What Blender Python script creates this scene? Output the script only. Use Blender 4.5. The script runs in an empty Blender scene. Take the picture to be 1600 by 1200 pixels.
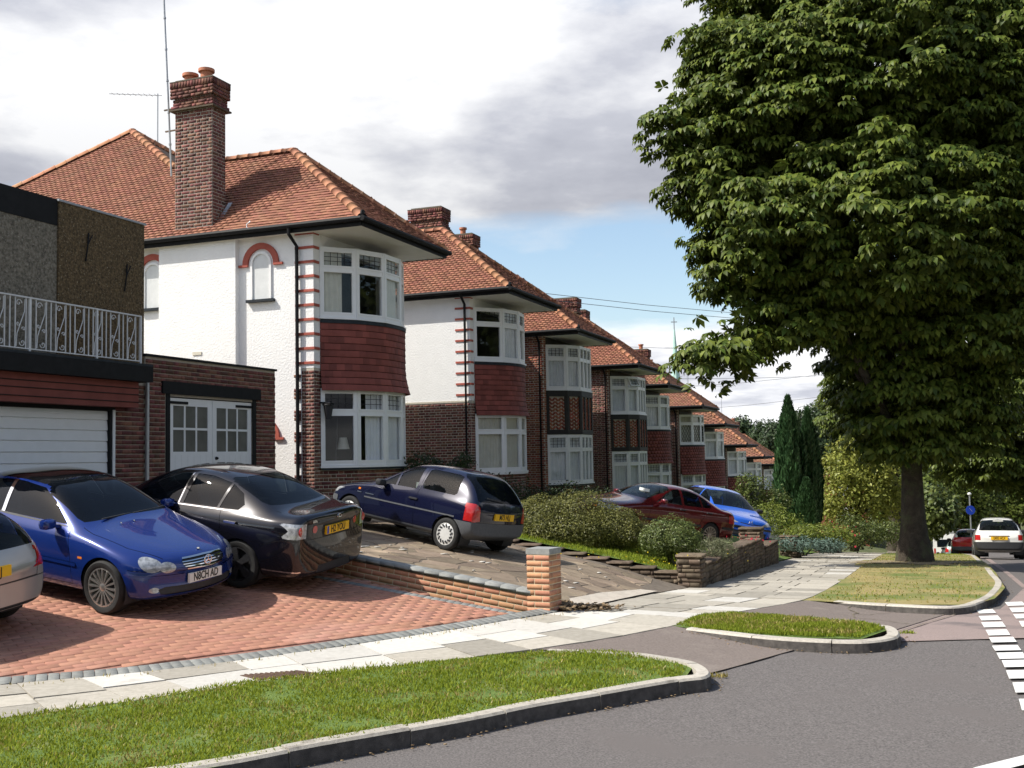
import bpy, bmesh, math, random
import numpy as np
from mathutils import Matrix, Vector, noise
rad = math.radians
random.seed(7); RNG = np.random.default_rng(7)
SC = bpy.context.scene
COL = SC.collection

# ------------------------------------------------------------------ camera, sky, sun, exposure
F = 1700.0; PITCH = rad(3.87); ROLL = rad(1.1); EYE = 2.0
cam_d = bpy.data.cameras.new('camera'); cam = bpy.data.objects.new('camera', cam_d); COL.objects.link(cam)
cam_d.sensor_width = 36.0; cam_d.lens = 36.0 * F / 1600.0; cam_d.clip_start = 0.1; cam_d.clip_end = 3000
cam.matrix_world = Matrix.Translation((0, 0, EYE)) @ Matrix.Rotation(rad(90) + PITCH, 4, 'X') @ Matrix.Rotation(-ROLL, 4, 'Z')
SC.camera = cam
SUN_AZ = rad(77); SUN_EL = rad(50)          # shadows fall towards (sin az, cos az)
world = bpy.data.worlds.new('World'); SC.world = world; world.use_nodes = True
def build_world():
    nt = world.node_tree; N = nt.nodes; K = nt.links; N.clear()
    def n(t, **kw):
        x = N.new(t)
        for k, v in kw.items(): setattr(x, k, v)
        return x
    def mth(op, a, b=None, clamp=False):
        m = n('ShaderNodeMath', operation=op, use_clamp=clamp)
        for i, q in enumerate((a, b)):
            if q is None: continue
            if isinstance(q, (int, float)): m.inputs[i].default_value = q
            else: K.new(q, m.inputs[i])
        return m.outputs[0]
    def ramp(val, pts):
        r = n('ShaderNodeValToRGB'); K.new(val, r.inputs[0])
        while len(r.color_ramp.elements) < len(pts): r.color_ramp.elements.new(0.5)
        for e, (p, c) in zip(r.color_ramp.elements, pts): e.position = p; e.color = (*c, 1)
        return r.outputs[0]
    out = n('ShaderNodeOutputWorld'); bg = n('ShaderNodeBackground'); bg.inputs[1].default_value = 0.1
    sky = n('ShaderNodeTexSky', sky_type='NISHITA', sun_disc=False, sun_elevation=SUN_EL, sun_rotation=rad(180) + SUN_AZ)
    sky.air_density = 1.0; sky.dust_density = 1.6; sky.ozone_density = 1.6; sky.altitude = 50
    tc = n('ShaderNodeTexCoord'); sep = n('ShaderNodeSeparateXYZ'); K.new(tc.outputs['Generated'], sep.inputs[0])
    z = sep.outputs[2]
    den = mth('ADD', mth('MAXIMUM', z, 0.0), 0.16)
    cmb = n('ShaderNodeCombineXYZ')
    K.new(mth('DIVIDE', sep.outputs[0], den), cmb.inputs[0]); K.new(mth('DIVIDE', sep.outputs[1], den), cmb.inputs[1]); K.new(mth('MULTIPLY', z, 2.2), cmb.inputs[2])
    def nz(scale, detail, rough, off):
        mp = n('ShaderNodeMapping'); mp.inputs['Location'].default_value = off; K.new(cmb.outputs[0], mp.inputs[0])
        t = n('ShaderNodeTexNoise'); t.inputs['Scale'].default_value = scale; t.inputs['Detail'].default_value = detail; t.inputs['Roughness'].default_value = rough
        K.new(mp.outputs[0], t.inputs['Vector']); return t.outputs['Fac']
    big = nz(0.85, 7, 0.52, (3.1, 1.7, 0.4)); fine = nz(2.6, 8, 0.6, (9.2, 4.4, 2.0)); shade = nz(1.1, 5, 0.5, (6.0, 2.0, 7.3))
    # cloud decks by elevation: low cumulus, a blue gap, then a broad grey-white deck
    band = ramp(mth('MULTIPLY', z, 2.0), [(0.0, (.95,)*3), (0.15, (.80,)*3), (0.225, (.50,)*3), (0.28, (.24,)*3), (0.41, (.24,)*3), (0.50, (.74,)*3), (0.64, (.93,)*3), (.85, (.46,)*3), (1.0, (.26,)*3)])
    m = mth('ADD', mth('ADD', mth('MULTIPLY', big, 0.95), mth('MULTIPLY', fine, 0.42)), band)
    mask = ramp(mth('MULTIPLY', mth('SUBTRACT', m, 0.98), 3.0), [(0.0, (0,)*3), (0.28, (.3,)*3), (0.75, (1,)*3)])
    lit = mth('ADD', mth('MULTIPLY', shade, 0.75), mth('MULTIPLY', fine, 0.35))
    deckshade = ramp(mth('MULTIPLY', z, 2.0), [(0.0, (1.12,)*3), (0.3, (1.05,)*3), (0.42, (.80,)*3), (0.60, (.96,)*3), (0.8, (1.08,)*3), (1.0, (.92,)*3)])
    cc = ramp(lit, [(0.38, (3.5, 3.65, 4.3)), (0.50, (5.1, 5.25, 5.85)), (0.61, (8.6, 8.65, 8.8))])
    cm = n('ShaderNodeMix', data_type='RGBA', blend_type='MULTIPLY'); cm.inputs[0].default_value = 1.0
    K.new(cc, cm.inputs[6]); K.new(deckshade, cm.inputs[7])
    tint = n('ShaderNodeMix', data_type='RGBA', blend_type='MULTIPLY'); tint.inputs[0].default_value = 1.0
    K.new(sky.outputs[0], tint.inputs[6]); tint.inputs[7].default_value = (1.75, 1.7, 1.58, 1)
    mix = n('ShaderNodeMix', data_type='RGBA'); K.new(mask, mix.inputs[0]); K.new(tint.outputs[2], mix.inputs[6]); K.new(cm.outputs[2], mix.inputs[7])
    K.new(mix.outputs[2], bg.inputs[0]); K.new(bg.outputs[0], out.inputs[0])
build_world()
sun_d = bpy.data.lights.new('sun', 'SUN'); sun_d.energy = 5.0; sun_d.angle = rad(0.5); sun_d.color = (1.0, .955, .87)
sun = bpy.data.objects.new('sun', sun_d); COL.objects.link(sun)
sdir = Vector((math.sin(SUN_AZ) * math.cos(SUN_EL), math.cos(SUN_AZ) * math.cos(SUN_EL), -math.sin(SUN_EL)))
sun.rotation_euler = sdir.to_track_quat('-Z', 'Y').to_euler(); sun.location = (-20, -10, 40)
vs = SC.view_settings; vs.view_transform = 'Standard'; vs.look = 'None'; vs.gamma = 1.0; vs.exposure = 0.30; vs.use_curve_mapping = False
SC.cycles.max_bounces = 6; SC.cycles.transparent_max_bounces = 12; SC.cycles.use_denoising = True

# ------------------------------------------------------------------ plan helpers
TH = rad(21.0)
U = np.array([math.sin(TH), math.cos(TH)])       # along the row of houses, away from the camera
V = np.array([-math.cos(TH), math.sin(TH)])      # from the street into the plots
W = -V
RZ = rad(90) - TH                                # object rotation that turns local x into U and local y into V
def ray(px, py):
    x = (px - 800) / F; y = (600 - py) / F; c, s = math.cos(ROLL), math.sin(ROLL)
    xr = x * c + y * s; yr = -x * s + y * c; cp, sp = math.cos(PITCH), math.sin(PITCH)
    return np.array([xr, cp - yr * sp, sp + yr * cp])
def at(px, py, Y):                               # a point of the place seen in that direction at depth Y
    r = ray(px, py); t = Y / r[1]; return Vector((r[0] * t, Y, EYE + r[2] * t))
PROF = np.array([[-40, .2], [0, .05], [8, 0], [13.5, 0], [20, -.42], [30, -.97], [41, -1.66], [55, -2.85], [62, -3.75], [70, -4.9], [78, -5.7], [90, -6.6], [120, -7.6], [165, -6.5], [260, -3], [420, 5], [900, 14]])
def pz(x, y): return np.interp(np.asarray(x) * U[0] + np.asarray(y) * U[1], PROF[:, 0], PROF[:, 1])
FRONT = np.array([(-40, -1), (-14, 7.0), (-8, 8.95), (-4.77, 10.19), (-3.31, 10.85), (-1.75, 12.05), (-.8, 12.88), (.06, 13.75), (.55, 14.25), (3.2, 20.0), (5.2, 25.1), (5.2 + .358 * 150, 25.1 + .934 * 150)])
EDGE = np.array([(-40, -7), (-14, 4.2), (-8, 6.9), (-4.1, 8.76), (-3.46, 9.21), (-2.42, 10.1), (-1.17, 10.76), (.15, 11.45), (1.12, 12.2), (2.0, 12.97), (4.36, 16.57), (6.5, 21.9), (6.5 + .358 * 150, 21.9 + .934 * 150)])
def sdist(x, y, line):                           # signed distance from a polyline, positive on its left side
    x = np.atleast_1d(np.asarray(x, float)); y = np.atleast_1d(np.asarray(y, float))
    best = np.full(x.shape, 1e9); sg = np.ones(x.shape)
    for a, b in zip(line[:-1], line[1:]):
        dx, dy = b - a; L2 = dx * dx + dy * dy
        t = np.clip(((x - a[0]) * dx + (y - a[1]) * dy) / L2, 0, 1)
        ex = x - a[0] - t * dx; ey = y - a[1] - t * dy; d = np.hypot(ex, ey)
        c = np.where(dx * ey - dy * ex >= 0, 1.0, -1.0); up = d < best - 1e-9
        best = np.where(up, d, best); sg = np.where(up, c, sg)
    return best * sg
def zplot(x, y):                                 # front gardens and drives rise towards the houses
    s = np.asarray(x) * U[0] + np.asarray(y) * U[1]
    m = np.interp(s, [11, 16, 24, 60], [.14, .168, .195, .19])
    d = sdist(x, y, FRONT)
    return pz(x, y) + m * np.clip(d, 0, 7.4)
def zroad(x, y):
    e = -sdist(x, y, EDGE); return pz(x, y) - .02 - .10 * np.clip(e / 1.2, 0, 1)
def zground(x, y): return np.where(sdist(x, y, FRONT) > 0, zplot(x, y), zroad(x, y))
def zp1(x, y): return float(zplot(x, y)[0])
def zr1(x, y): return float(zroad(x, y)[0])
def on_pave(px, py, off=0.0):
    r = ray(px, py); t = 3.0
    for _ in range(60):
        t += .7 * ((float(pz(r[0] * t, r[1] * t)) + off - EYE) / r[2] - t)
    return np.array([r[0] * t, r[1] * t])

# ------------------------------------------------------------------ materials
MATS = {}
def nodes_of(name):
    m = bpy.data.materials.new(name); m.use_nodes = True; MATS[name] = m
    nt = m.node_tree; b = nt.nodes['Principled BSDF']; return m, nt, b
def pm(name, c1, c2=None, scale=6.0, rough=0.7, bump=0.0, bscale=None, var=0.0, spec=0.4, metal=0.0, coat=0.0, detail=6.0, hue=0.0, c3=None, s3=1.0, t3=(.5, .65), bdist=.01, coord='Object', sheen=0.0):
    """procedural surface: two-tone noise, optional blotches of a third colour, per-piece variation, fine relief"""
    m, nt, b = nodes_of(name); N, K = nt.nodes, nt.links
    b.inputs['Roughness'].default_value = rough; b.inputs['Specular IOR Level'].default_value = spec
    b.inputs['Metallic'].default_value = metal; b.inputs['Coat Weight'].default_value = coat; b.inputs['Coat Roughness'].default_value = .03
    tc = N.new('ShaderNodeTexCoord'); src = tc.outputs[coord]
    if coord == 'World':
        pass
    if var and coord == 'Object': src = N.new('ShaderNodeNewGeometry').outputs['Position']
    t = N.new('ShaderNodeTexNoise'); t.inputs['Scale'].default_value = scale; t.inputs['Detail'].default_value = detail; t.inputs['Roughness'].default_value = .6
    K.new(src, t.inputs['Vector'])
    r = N.new('ShaderNodeValToRGB'); r.color_ramp.elements[0].position = .32; r.color_ramp.elements[1].position = .68
    r.color_ramp.elements[0].color = (*c1, 1); r.color_ramp.elements[1].color = (*(c2 or c1), 1); K.new(t.outputs['Fac'], r.inputs[0]); col = r.outputs[0]
    if c3:
        t3n = N.new('ShaderNodeTexNoise'); t3n.inputs['Scale'].default_value = s3; t3n.inputs['Detail'].default_value = 7; t3n.inputs['Roughness'].default_value = .65; K.new(src, t3n.inputs['Vector'])
        r3 = N.new('ShaderNodeMapRange'); r3.inputs[1].default_value = t3[0]; r3.inputs[2].default_value = t3[1]; K.new(t3n.outputs['Fac'], r3.inputs[0])
        mx = N.new('ShaderNodeMix'); mx.data_type = 'RGBA'; K.new(r3.outputs[0], mx.inputs[0]); K.new(col, mx.inputs[6]); mx.inputs[7].default_value = (*c3, 1); col = mx.outputs[2]
    if var:
        g = N.new('ShaderNodeNewGeometry'); oi = N.new('ShaderNodeObjectInfo'); a = N.new('ShaderNodeMath'); a.operation = 'ADD'
        K.new(g.outputs['Random Per Island'], a.inputs[0]); K.new(oi.outputs['Random'], a.inputs[1])
        fr = N.new('ShaderNodeMath'); fr.operation = 'FRACT'; K.new(a.outputs[0], fr.inputs[0])
        wn = N.new('ShaderNodeTexWhiteNoise'); wn.noise_dimensions = '1D'; K.new(fr.outputs[0], wn.inputs['W'])
        hs = N.new('ShaderNodeHueSaturation'); mr = N.new('ShaderNodeMapRange'); mr.inputs[3].default_value = 1 - var; mr.inputs[4].default_value = 1 + var
        K.new(fr.outputs[0], mr.inputs[0]); K.new(mr.outputs[0], hs.inputs['Value'])
        if hue:
            mh = N.new('ShaderNodeMapRange'); mh.inputs[3].default_value = .5 - hue; mh.inputs[4].default_value = .5 + hue; K.new(wn.outputs['Value'], mh.inputs[0]); K.new(mh.outputs[0], hs.inputs['Hue'])
        K.new(col, hs.inputs['Color']); col = hs.outputs[0]
    K.new(col, b.inputs['Base Color'])
    if bump:
        tb = N.new('ShaderNodeTexNoise'); tb.inputs['Scale'].default_value = bscale or scale * 4; tb.inputs['Detail'].default_value = 4; K.new(src, tb.inputs['Vector'])
        bp = N.new('ShaderNodeBump'); bp.inputs['Strength'].default_value = bump; bp.inputs['Distance'].default_value = bdist; K.new(tb.outputs['Fac'], bp.inputs['Height']); K.new(bp.outputs[0], b.inputs['Normal'])
    return m
def foliage(name, c1, c2, var=.35, hue=.02, trans=.35, rough=.45, spec=.35):
    m, nt, b = nodes_of(name); N, K = nt.nodes, nt.links
    g = N.new('ShaderNodeNewGeometry'); oi = N.new('ShaderNodeObjectInfo'); a = N.new('ShaderNodeMath'); a.operation = 'ADD'
    K.new(g.outputs['Random Per Island'], a.inputs[0]); K.new(oi.outputs['Random'], a.inputs[1])
    fr = N.new('ShaderNodeMath'); fr.operation = 'FRACT'; K.new(a.outputs[0], fr.inputs[0])
    mx = N.new('ShaderNodeMix'); mx.data_type = 'RGBA'; K.new(fr.outputs[0], mx.inputs[0]); mx.inputs[6].default_value = (*c1, 1); mx.inputs[7].default_value = (*c2, 1)
    wn = N.new('ShaderNodeTexWhiteNoise'); wn.noise_dimensions = '1D'; K.new(fr.outputs[0], wn.inputs['W'])
    hs = N.new('ShaderNodeHueSaturation'); mr = N.new('ShaderNodeMapRange'); mr.inputs[3].default_value = 1 - var; mr.inputs[4].default_value = 1 + var
    K.new(wn.outputs['Value'], mr.inputs[0]); K.new(mr.outputs[0], hs.inputs['Value']); K.new(mx.outputs[2], hs.inputs['Color'])
    b.inputs['Roughness'].default_value = rough; b.inputs['Specular IOR Level'].default_value = spec
    K.new(hs.outputs[0], b.inputs['Base Color'])
    tr = N.new('ShaderNodeBsdfTranslucent'); hs2 = N.new('ShaderNodeHueSaturation'); hs2.inputs['Hue'].default_value = .485; hs2.inputs['Value'].default_value = 1.3; K.new(hs.outputs[0], hs2.inputs['Color']); K.new(hs2.outputs[0], tr.inputs[0])
    ms = N.new('ShaderNodeMixShader'); ms.inputs[0].default_value = trans; K.new(b.outputs[0], ms.inputs[1]); K.new(tr.outputs[0], ms.inputs[2])
    K.new(ms.outputs[0], nt.nodes['Material Output'].inputs[0]); return m
def glass(name, tint=(.5, .55, .55), refl=.05, opac=.35, dark=(.02, .024, .026), ior=1.5):
    """a pane: partly see-through, partly dark, with fresnel reflection"""
    m, nt, b = nodes_of(name); N, K = nt.nodes, nt.links
    tr = N.new('ShaderNodeBsdfTransparent'); tr.inputs[0].default_value = (*tint, 1)
    b.inputs['Base Color'].default_value = (*dark, 1); b.inputs['Roughness'].default_value = .3; b.inputs['Specular IOR Level'].default_value = .0
    ms = N.new('ShaderNodeMixShader'); ms.inputs[0].default_value = opac; K.new(tr.outputs[0], ms.inputs[1]); K.new(b.outputs[0], ms.inputs[2])
    gl = N.new('ShaderNodeBsdfGlossy'); gl.inputs['Roughness'].default_value = .01
    fr = N.new('ShaderNodeFresnel'); fr.inputs[0].default_value = ior
    ad = N.new('ShaderNodeMath'); ad.operation = 'ADD'; ad.use_clamp = True; ad.inputs[1].default_value = refl; K.new(fr.outputs[0], ad.inputs[0])
    ge = N.new('ShaderNodeNewGeometry'); bf = N.new('ShaderNodeMath'); bf.operation = 'SUBTRACT'; bf.inputs[0].default_value = 1.0; K.new(ge.outputs['Backfacing'], bf.inputs[1])
    mu = N.new('ShaderNodeMath'); mu.operation = 'MULTIPLY'; K.new(ad.outputs[0], mu.inputs[0]); K.new(bf.outputs[0], mu.inputs[1])
    m2 = N.new('ShaderNodeMixShader'); K.new(mu.outputs[0], m2.inputs[0]); K.new(ms.outputs[0], m2.inputs[1]); K.new(gl.outputs[0], m2.inputs[2])
    K.new(m2.outputs[0], nt.nodes['Material Output'].inputs[0]); return m
pm('asphalt', (.066, .060, .057), (.19, .172, .164), 62, .9, .7, 160, c3=(.128, .114, .108), s3=.7, bdist=.008)
pm('asphalt_old', (.215, .165, .15), (.31, .245, .225), 60, .9, .4, 200, c3=(.15, .125, .12), s3=.9, bdist=.006)
pm('asphalt_apron', (.135, .11, .095), (.21, .175, .155), 40, .9, .5, 200, c3=(.25, .215, .185), s3=1.3, t3=(.55, .72), bdist=.008)
pm('road_paint', (.66, .655, .62), (.78, .775, .74), 30, .6, .3, 160, c3=(.34, .32, .30), s3=22, t3=(.63, .70))
pm('slab', (.31, .285, .235), (.40, .37, .315), 14, .9, .3, 120, var=.22, c3=(.25, .23, .19), s3=2.4, t3=(.56, .75), bdist=.004)
pm('slab_new', (.47, .45, .405), (.55, .53, .485), 14, .9, .2, 120, var=.1, c3=(.38, .36, .32), s3=3, t3=(.55, .75), bdist=.003)
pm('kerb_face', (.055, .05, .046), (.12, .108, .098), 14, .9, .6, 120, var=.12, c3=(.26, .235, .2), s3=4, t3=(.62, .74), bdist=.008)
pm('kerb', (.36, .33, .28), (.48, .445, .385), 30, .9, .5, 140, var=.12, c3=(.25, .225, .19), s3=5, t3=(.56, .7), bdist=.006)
pm('soil', (.17, .13, .08), (.30, .245, .15), 9, .95, .6, 60, bdist=.02)
pm('turf', (.075, .13, .022), (.135, .19, .04), 7, .95, .6, 90, c3=(.30, .26, .11), s3=1.6, t3=(.58, .78), bdist=.02)
pm('turf_dry', (.24, .195, .075), (.34, .275, .115), 5, .95, .6, 90, c3=(.12, .16, .035), s3=.7, t3=(.42, .60), bdist=.02)
pm('ground', (.055, .075, .025), (.11, .12, .045), .6, .95, .3, 6)
pm('block_red', (.325, .155, .104), (.39, .19, .128), 8, .85, .3, 120, var=.10, c3=(.46, .26, .20), s3=.8, t3=(.50, .8), bdist=.003, hue=.005)
pm('sett_grey', (.17, .175, .165), (.24, .245, .23), 20, .85, .3, 120, var=.18, bdist=.003)
pm('joint_sand', (.25, .12, .09), (.32, .16, .12), 8, .95)
pm('joint_dark', (.12, .10, .075), (.19, .16, .115), 9, .95, .4, 60)
pm('crazy', (.165, .125, .088), (.25, .195, .14), 5, .85, .4, 90, var=.28, c3=(.36, .28, .19), s3=1.1, t3=(.56, .7), bdist=.006, hue=.01)
pm('crazy_joint', (.11, .09, .07), (.17, .14, .11), 9, .95)
pm('cement', (.42, .37, .31), (.52, .47, .40), 7, .9, .5, 60)
pm('brick_new', (.42, .20, .11), (.51, .255, .15), 14, .85, .3, 120, var=.18, bdist=.004, hue=.012)
pm('mortar_new', (.60, .50, .33), (.68, .58, .40), 20, .95)
pm('coping_blue', (.19, .20, .195), (.28, .285, .27), 12, .8, .3, 90, var=.15, bdist=.004)
pm('brick_old', (.105, .042, .034), (.20, .078, .055), 14, .85, .4, 120, var=.45, bdist=.004, hue=.022)
pm('brick_red', (.22, .07, .04), (.32, .11, .06), 14, .85, .4, 120, var=.38, bdist=.004, hue=.016)
pm('mortar', (.46, .42, .34), (.58, .53, .44), 20, .95)
pm('mortar_dark', (.36, .31, .25), (.46, .41, .33), 20, .95)
pm('stucco', (.82, .815, .80), (.86, .855, .84), 3, .9, .45, 24, bdist=.025, c3=(.74, .725, .69), s3=.5, t3=(.55, .85))
pm('stucco_smooth', (.79, .785, .755), (.83, .825, .80), 3, .9, .15, 40)
pm('paint_red', (.34, .075, .05), (.40, .095, .065), 6, .7, .1, 40, var=.1)
pm('hung_tile', (.18, .046, .034), (.24, .064, .048), 3, .75, .2, 40, var=.24, bdist=.004)
pm('roof_tile', (.225, .090, .055), (.305, .128, .078), 2.5, .85, .4, 60, var=.15, hue=.008, c3=(.20, .12, .075), s3=.9, t3=(.56, .85), bdist=.006)
pm('roof_under', (.035, .022, .016), (.05, .032, .022), 3, .9)
pm('roof_tile_brown', (.235, .11, .07), (.305, .145, .09), 2.5, .85, .4, 60, var=.15, hue=.012, c3=(.13, .085, .05), s3=.9, t3=(.54, .75), bdist=.006)
pm('ridge_tile', (.42, .18, .095), (.52, .245, .135), 5, .8, .2, 60, var=.13, bdist=.004, hue=.008, c3=(.46, .35, .22), s3=3, t3=(.62, .75))
pm('pot', (.42, .155, .085), (.52, .21, .12), 7, .8)
pm('black_paint', (.010, .010, .011), (.016, .016, .017), 10, .6, .1, 60, spec=.15)
pm('slate_band', (.018, .022, .026), (.032, .038, .044), 10, .6, spec=.2)
pm('white_paint', (.78, .78, .765), (.82, .82, .81), 6, .35, .05, 30)
pm('soffit', (.70, .68, .63), (.76, .74, .69), 3, .7)
pm('curtain', (.74, .74, .77), (.84, .84, .86), 5, .9)
pm('curtain_cream', (.62, .58, .48), (.70, .66, .56), 5, .9)
pm('room', (.09, .085, .075), (.15, .14, .12), 1.2, .9)
pm('lead', (.30, .31, .33), (.42, .43, .45), 9, .5)
pm('lead_white', (.62, .62, .60), (.74, .74, .72), 9, .6)
pm('came', (.025, .025, .028), None, 9, .6)
glass('pane', (.97, .98, .98), .0, .03); glass('pane_clear', (.8, .83, .82), .04, .12)
pm('pane_obscured', (.10, .098, .085), (.16, .155, .135), 3, .3)
pm('pane_frost', (.62, .63, .62), (.70, .71, .70), 6, .25)
pm('pebble_brown', (.045, .030, .015), (.19, .13, .065), 26, .95, 1.0, 30, c3=(.42, .36, .25), s3=34, t3=(.60, .64), bdist=.03, detail=3)
pm('pebble_grey', (.09, .078, .058), (.27, .24, .19), 26, .95, .8, 30, c3=(.40, .37, .31), s3=34, t3=(.60, .64), bdist=.03, detail=3)
pm('iron_white', (.62, .62, .63), (.72, .72, .72), 12, .35)
pm('stone_wall', (.085, .062, .042), (.16, .12, .084), 10, .9, .6, 70, var=.32, bdist=.01, c3=(.30, .26, .19), s3=6, t3=(.62, .74), hue=.012)
pm('stone_joint', (.11, .09, .068), (.16, .135, .10), 10, .95)
pm('timber_black', (.014, .012, .011), (.024, .021, .018), 6, .6, .2, 60)
pm('copper_green', (.36, .56, .50), (.44, .62, .56), .8, .7)
pm('metal_grey', (.33, .34, .35), (.43, .44, .45), 9, .35, metal=.6)
pm('wire', (.12, .12, .13), None, 9, .6)
pm('litter', (.10, .06, .03), (.30, .22, .13), 30, .9, var=.4)
pm('bark', (.030, .024, .017), (.075, .060, .043), 6, .95, .9, 22, c3=(.075, .085, .04), s3=2.0, bdist=.05)
def M(n): return MATS[n]

# ------------------------------------------------------------------ object helpers
def tag(o, label=None, cat=None, group=None, kind=None):
    if label: o['label'] = label
    if cat: o['category'] = cat
    if group: o['group'] = group
    if kind: o['kind'] = kind
    return o
def empty(name, loc=(0, 0, 0), rz=0.0, parent=None):
    o = bpy.data.objects.new(name, None); COL.objects.link(o); o.location = loc; o.rotation_euler = (0, 0, rz); o.parent = parent; o.empty_display_size = .2
    return o
def mesh_obj(name, me, parent=None, mat=None):
    o = bpy.data.objects.new(name, me); COL.objects.link(o); o.parent = parent
    if mat and not me.materials: me.materials.append(M(mat) if isinstance(mat, str) else mat)
    return o
def raw(name, v, f, mat=None, parent=None, smooth=False):
    me = bpy.data.meshes.new(name); me.from_pydata([tuple(p) for p in v], [], [tuple(q) for q in f])
    if smooth: me.polygons.foreach_set('use_smooth', [True] * len(me.polygons))
    me.update(); return mesh_obj(name, me, parent, mat)
def np_mesh(name, v, f):                          # v (n,3), f (m,k) arrays, fast
    me = bpy.data.meshes.new(name); m, k = f.shape
    me.vertices.add(len(v)); me.vertices.foreach_set('co', np.ascontiguousarray(v, np.float32).ravel())
    me.loops.add(m * k); me.loops.foreach_set('vertex_index', np.ascontiguousarray(f, np.int32).ravel())
    me.polygons.add(m); me.polygons.foreach_set('loop_start', np.arange(0, m * k, k, dtype=np.int32)); me.polygons.foreach_set('loop_total', np.full(m, k, np.int32))
    me.update(calc_edges=True); return me
class MB:
    """collects shapes of one part"""
    def __init__(s): s.v = []; s.f = []
    def add(s, v, f, T=None):
        n = len(s.v); s.v += [tuple(T @ Vector(p)) if T is not None else tuple(p) for p in v]; s.f += [tuple(i + n for i in q) for q in f]; return s
    def box(s, a, b, T=None):
        (x0, y0, z0), (x1, y1, z1) = a, b
        x0, x1 = min(x0, x1), max(x0, x1); y0, y1 = min(y0, y1), max(y0, y1); z0, z1 = min(z0, z1), max(z0, z1)
        return s.add([(x0, y0, z0), (x1, y0, z0), (x1, y1, z0), (x0, y1, z0), (x0, y0, z1), (x1, y0, z1), (x1, y1, z1), (x0, y1, z1)],
                     [(0, 3, 2, 1), (4, 5, 6, 7), (0, 1, 5, 4), (1, 2, 6, 5), (2, 3, 7, 6), (3, 0, 4, 7)], T)
    def bar(s, p, q, w, h, up=(0, 0, 1)):          # rectangular bar from p to q
        p, q = Vector(p), Vector(q); d = (q - p).normalized(); r = d.cross(Vector(up))
        if r.length < 1e-4: r = d.cross(Vector((1, 0, 0)))
        r.normalize(); u = r.cross(d); r = r * (w / 2); u = u * (h / 2); P = []
        for c in (p, q): P += [c - r - u, c + r - u, c + r + u, c - r + u]
        return s.add(P, [(0, 3, 2, 1), (4, 5, 6, 7), (0, 1, 5, 4), (1, 2, 6, 5), (2, 3, 7, 6), (3, 0, 4, 7)])
    def tube(s, pts, r, n=8, caps=True):
        pts = [Vector(p) for p in pts]; rs = r if isinstance(r, (list, tuple)) else [r] * len(pts); base = len(s.v); prev = None
        for i, p in enumerate(pts):
            d = (pts[min(i + 1, len(pts) - 1)] - pts[max(i - 1, 0)])
            d = d.normalized() if d.length > 1e-9 else Vector((0, 0, 1))
            a = prev if prev is not None else (Vector((0, 0, 1)) if abs(d.z) < .9 else Vector((1, 0, 0)))
            x = d.cross(a)
            if x.length < 1e-5: x = d.cross(Vector((.3, .9, .1)))
            x.normalize(); y = x.cross(d); prev = y if False else a
            for k in range(n):
                t = 2 * math.pi * k / n; s.v.append(tuple(p + (x * math.cos(t) + y * math.sin(t)) * rs[i]))
        for i in range(len(pts) - 1):
            for k in range(n):
                a = base + i * n + k; b = base + i * n + (k + 1) % n; s.f.append((a, b, b + n, a + n))
        if caps: s.f.append(tuple(base + k for k in range(n - 1, -1, -1))); e = base + (len(pts) - 1) * n; s.f.append(tuple(e + k for k in range(n)))
        return s
    def prism(s, poly, z0, z1, T=None):            # plan polygon (counter-clockwise) between two heights
        n = len(poly); v = [(x, y, z0) for x, y in poly] + [(x, y, z1) for x, y in poly]
        f = [tuple(range(n - 1, -1, -1)), tuple(range(n, 2 * n))] + [(i, (i + 1) % n, (i + 1) % n + n, i + n) for i in range(n)]
        return s.add(v, f, T)
    def extrude(s, poly, d, T=None):               # 3-d polygon pushed along d
        n = len(poly); d = Vector(d); v = [Vector(p) for p in poly] + [Vector(p) + d for p in poly]
        return s.add(v, [tuple(range(n - 1, -1, -1)), tuple(range(n, 2 * n))] + [(i, (i + 1) % n, (i + 1) % n + n, i + n) for i in range(n)], T)
    def lathe(s, prof, n=16, T=None):              # (r, z) profile about z
        v = []; f = []
        for r, z in prof:
            for k in range(n): t = 2 * math.pi * k / n; v.append((r * math.cos(t), r * math.sin(t), z))
        for i in range(len(prof) - 1):
            for k in range(n): a = i * n + k; b = i * n + (k + 1) % n; f.append((a, b, b + n, a + n))
        return s.add(v, f, T)
    def build(s, name, mat, parent=None, smooth=False):
        o = raw(name, s.v, s.f, mat, parent, False)
        if smooth:
            o.data.polygons.foreach_set('use_smooth', [True] * len(o.data.polygons))
            if hasattr(o.data, 'set_sharp_from_angle'): o.data.set_sharp_from_angle(angle=rad(38))
        return o
def unit_box(bev=0.0):
    """unit box centred on the origin; optionally chamfered"""
    if not bev: m = MB().box((-.5, -.5, -.5), (.5, .5, .5)); return np.array(m.v), m.f
    return None
BOXV = np.array([(-.5, -.5, -.5), (.5, -.5, -.5), (.5, .5, -.5), (-.5, .5, -.5), (-.5, -.5, .5), (.5, -.5, .5), (.5, .5, .5), (-.5, .5, .5)])
BOXF = np.array([(0, 3, 2, 1), (4, 5, 6, 7), (0, 1, 5, 4), (1, 2, 6, 5), (2, 3, 7, 6), (3, 0, 4, 7)])
def shared_mesh(name, v, f, mat):
    me = np_mesh(name, np.asarray(v, float), np.asarray(f)); me.materials.append(M(mat)); return me
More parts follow.
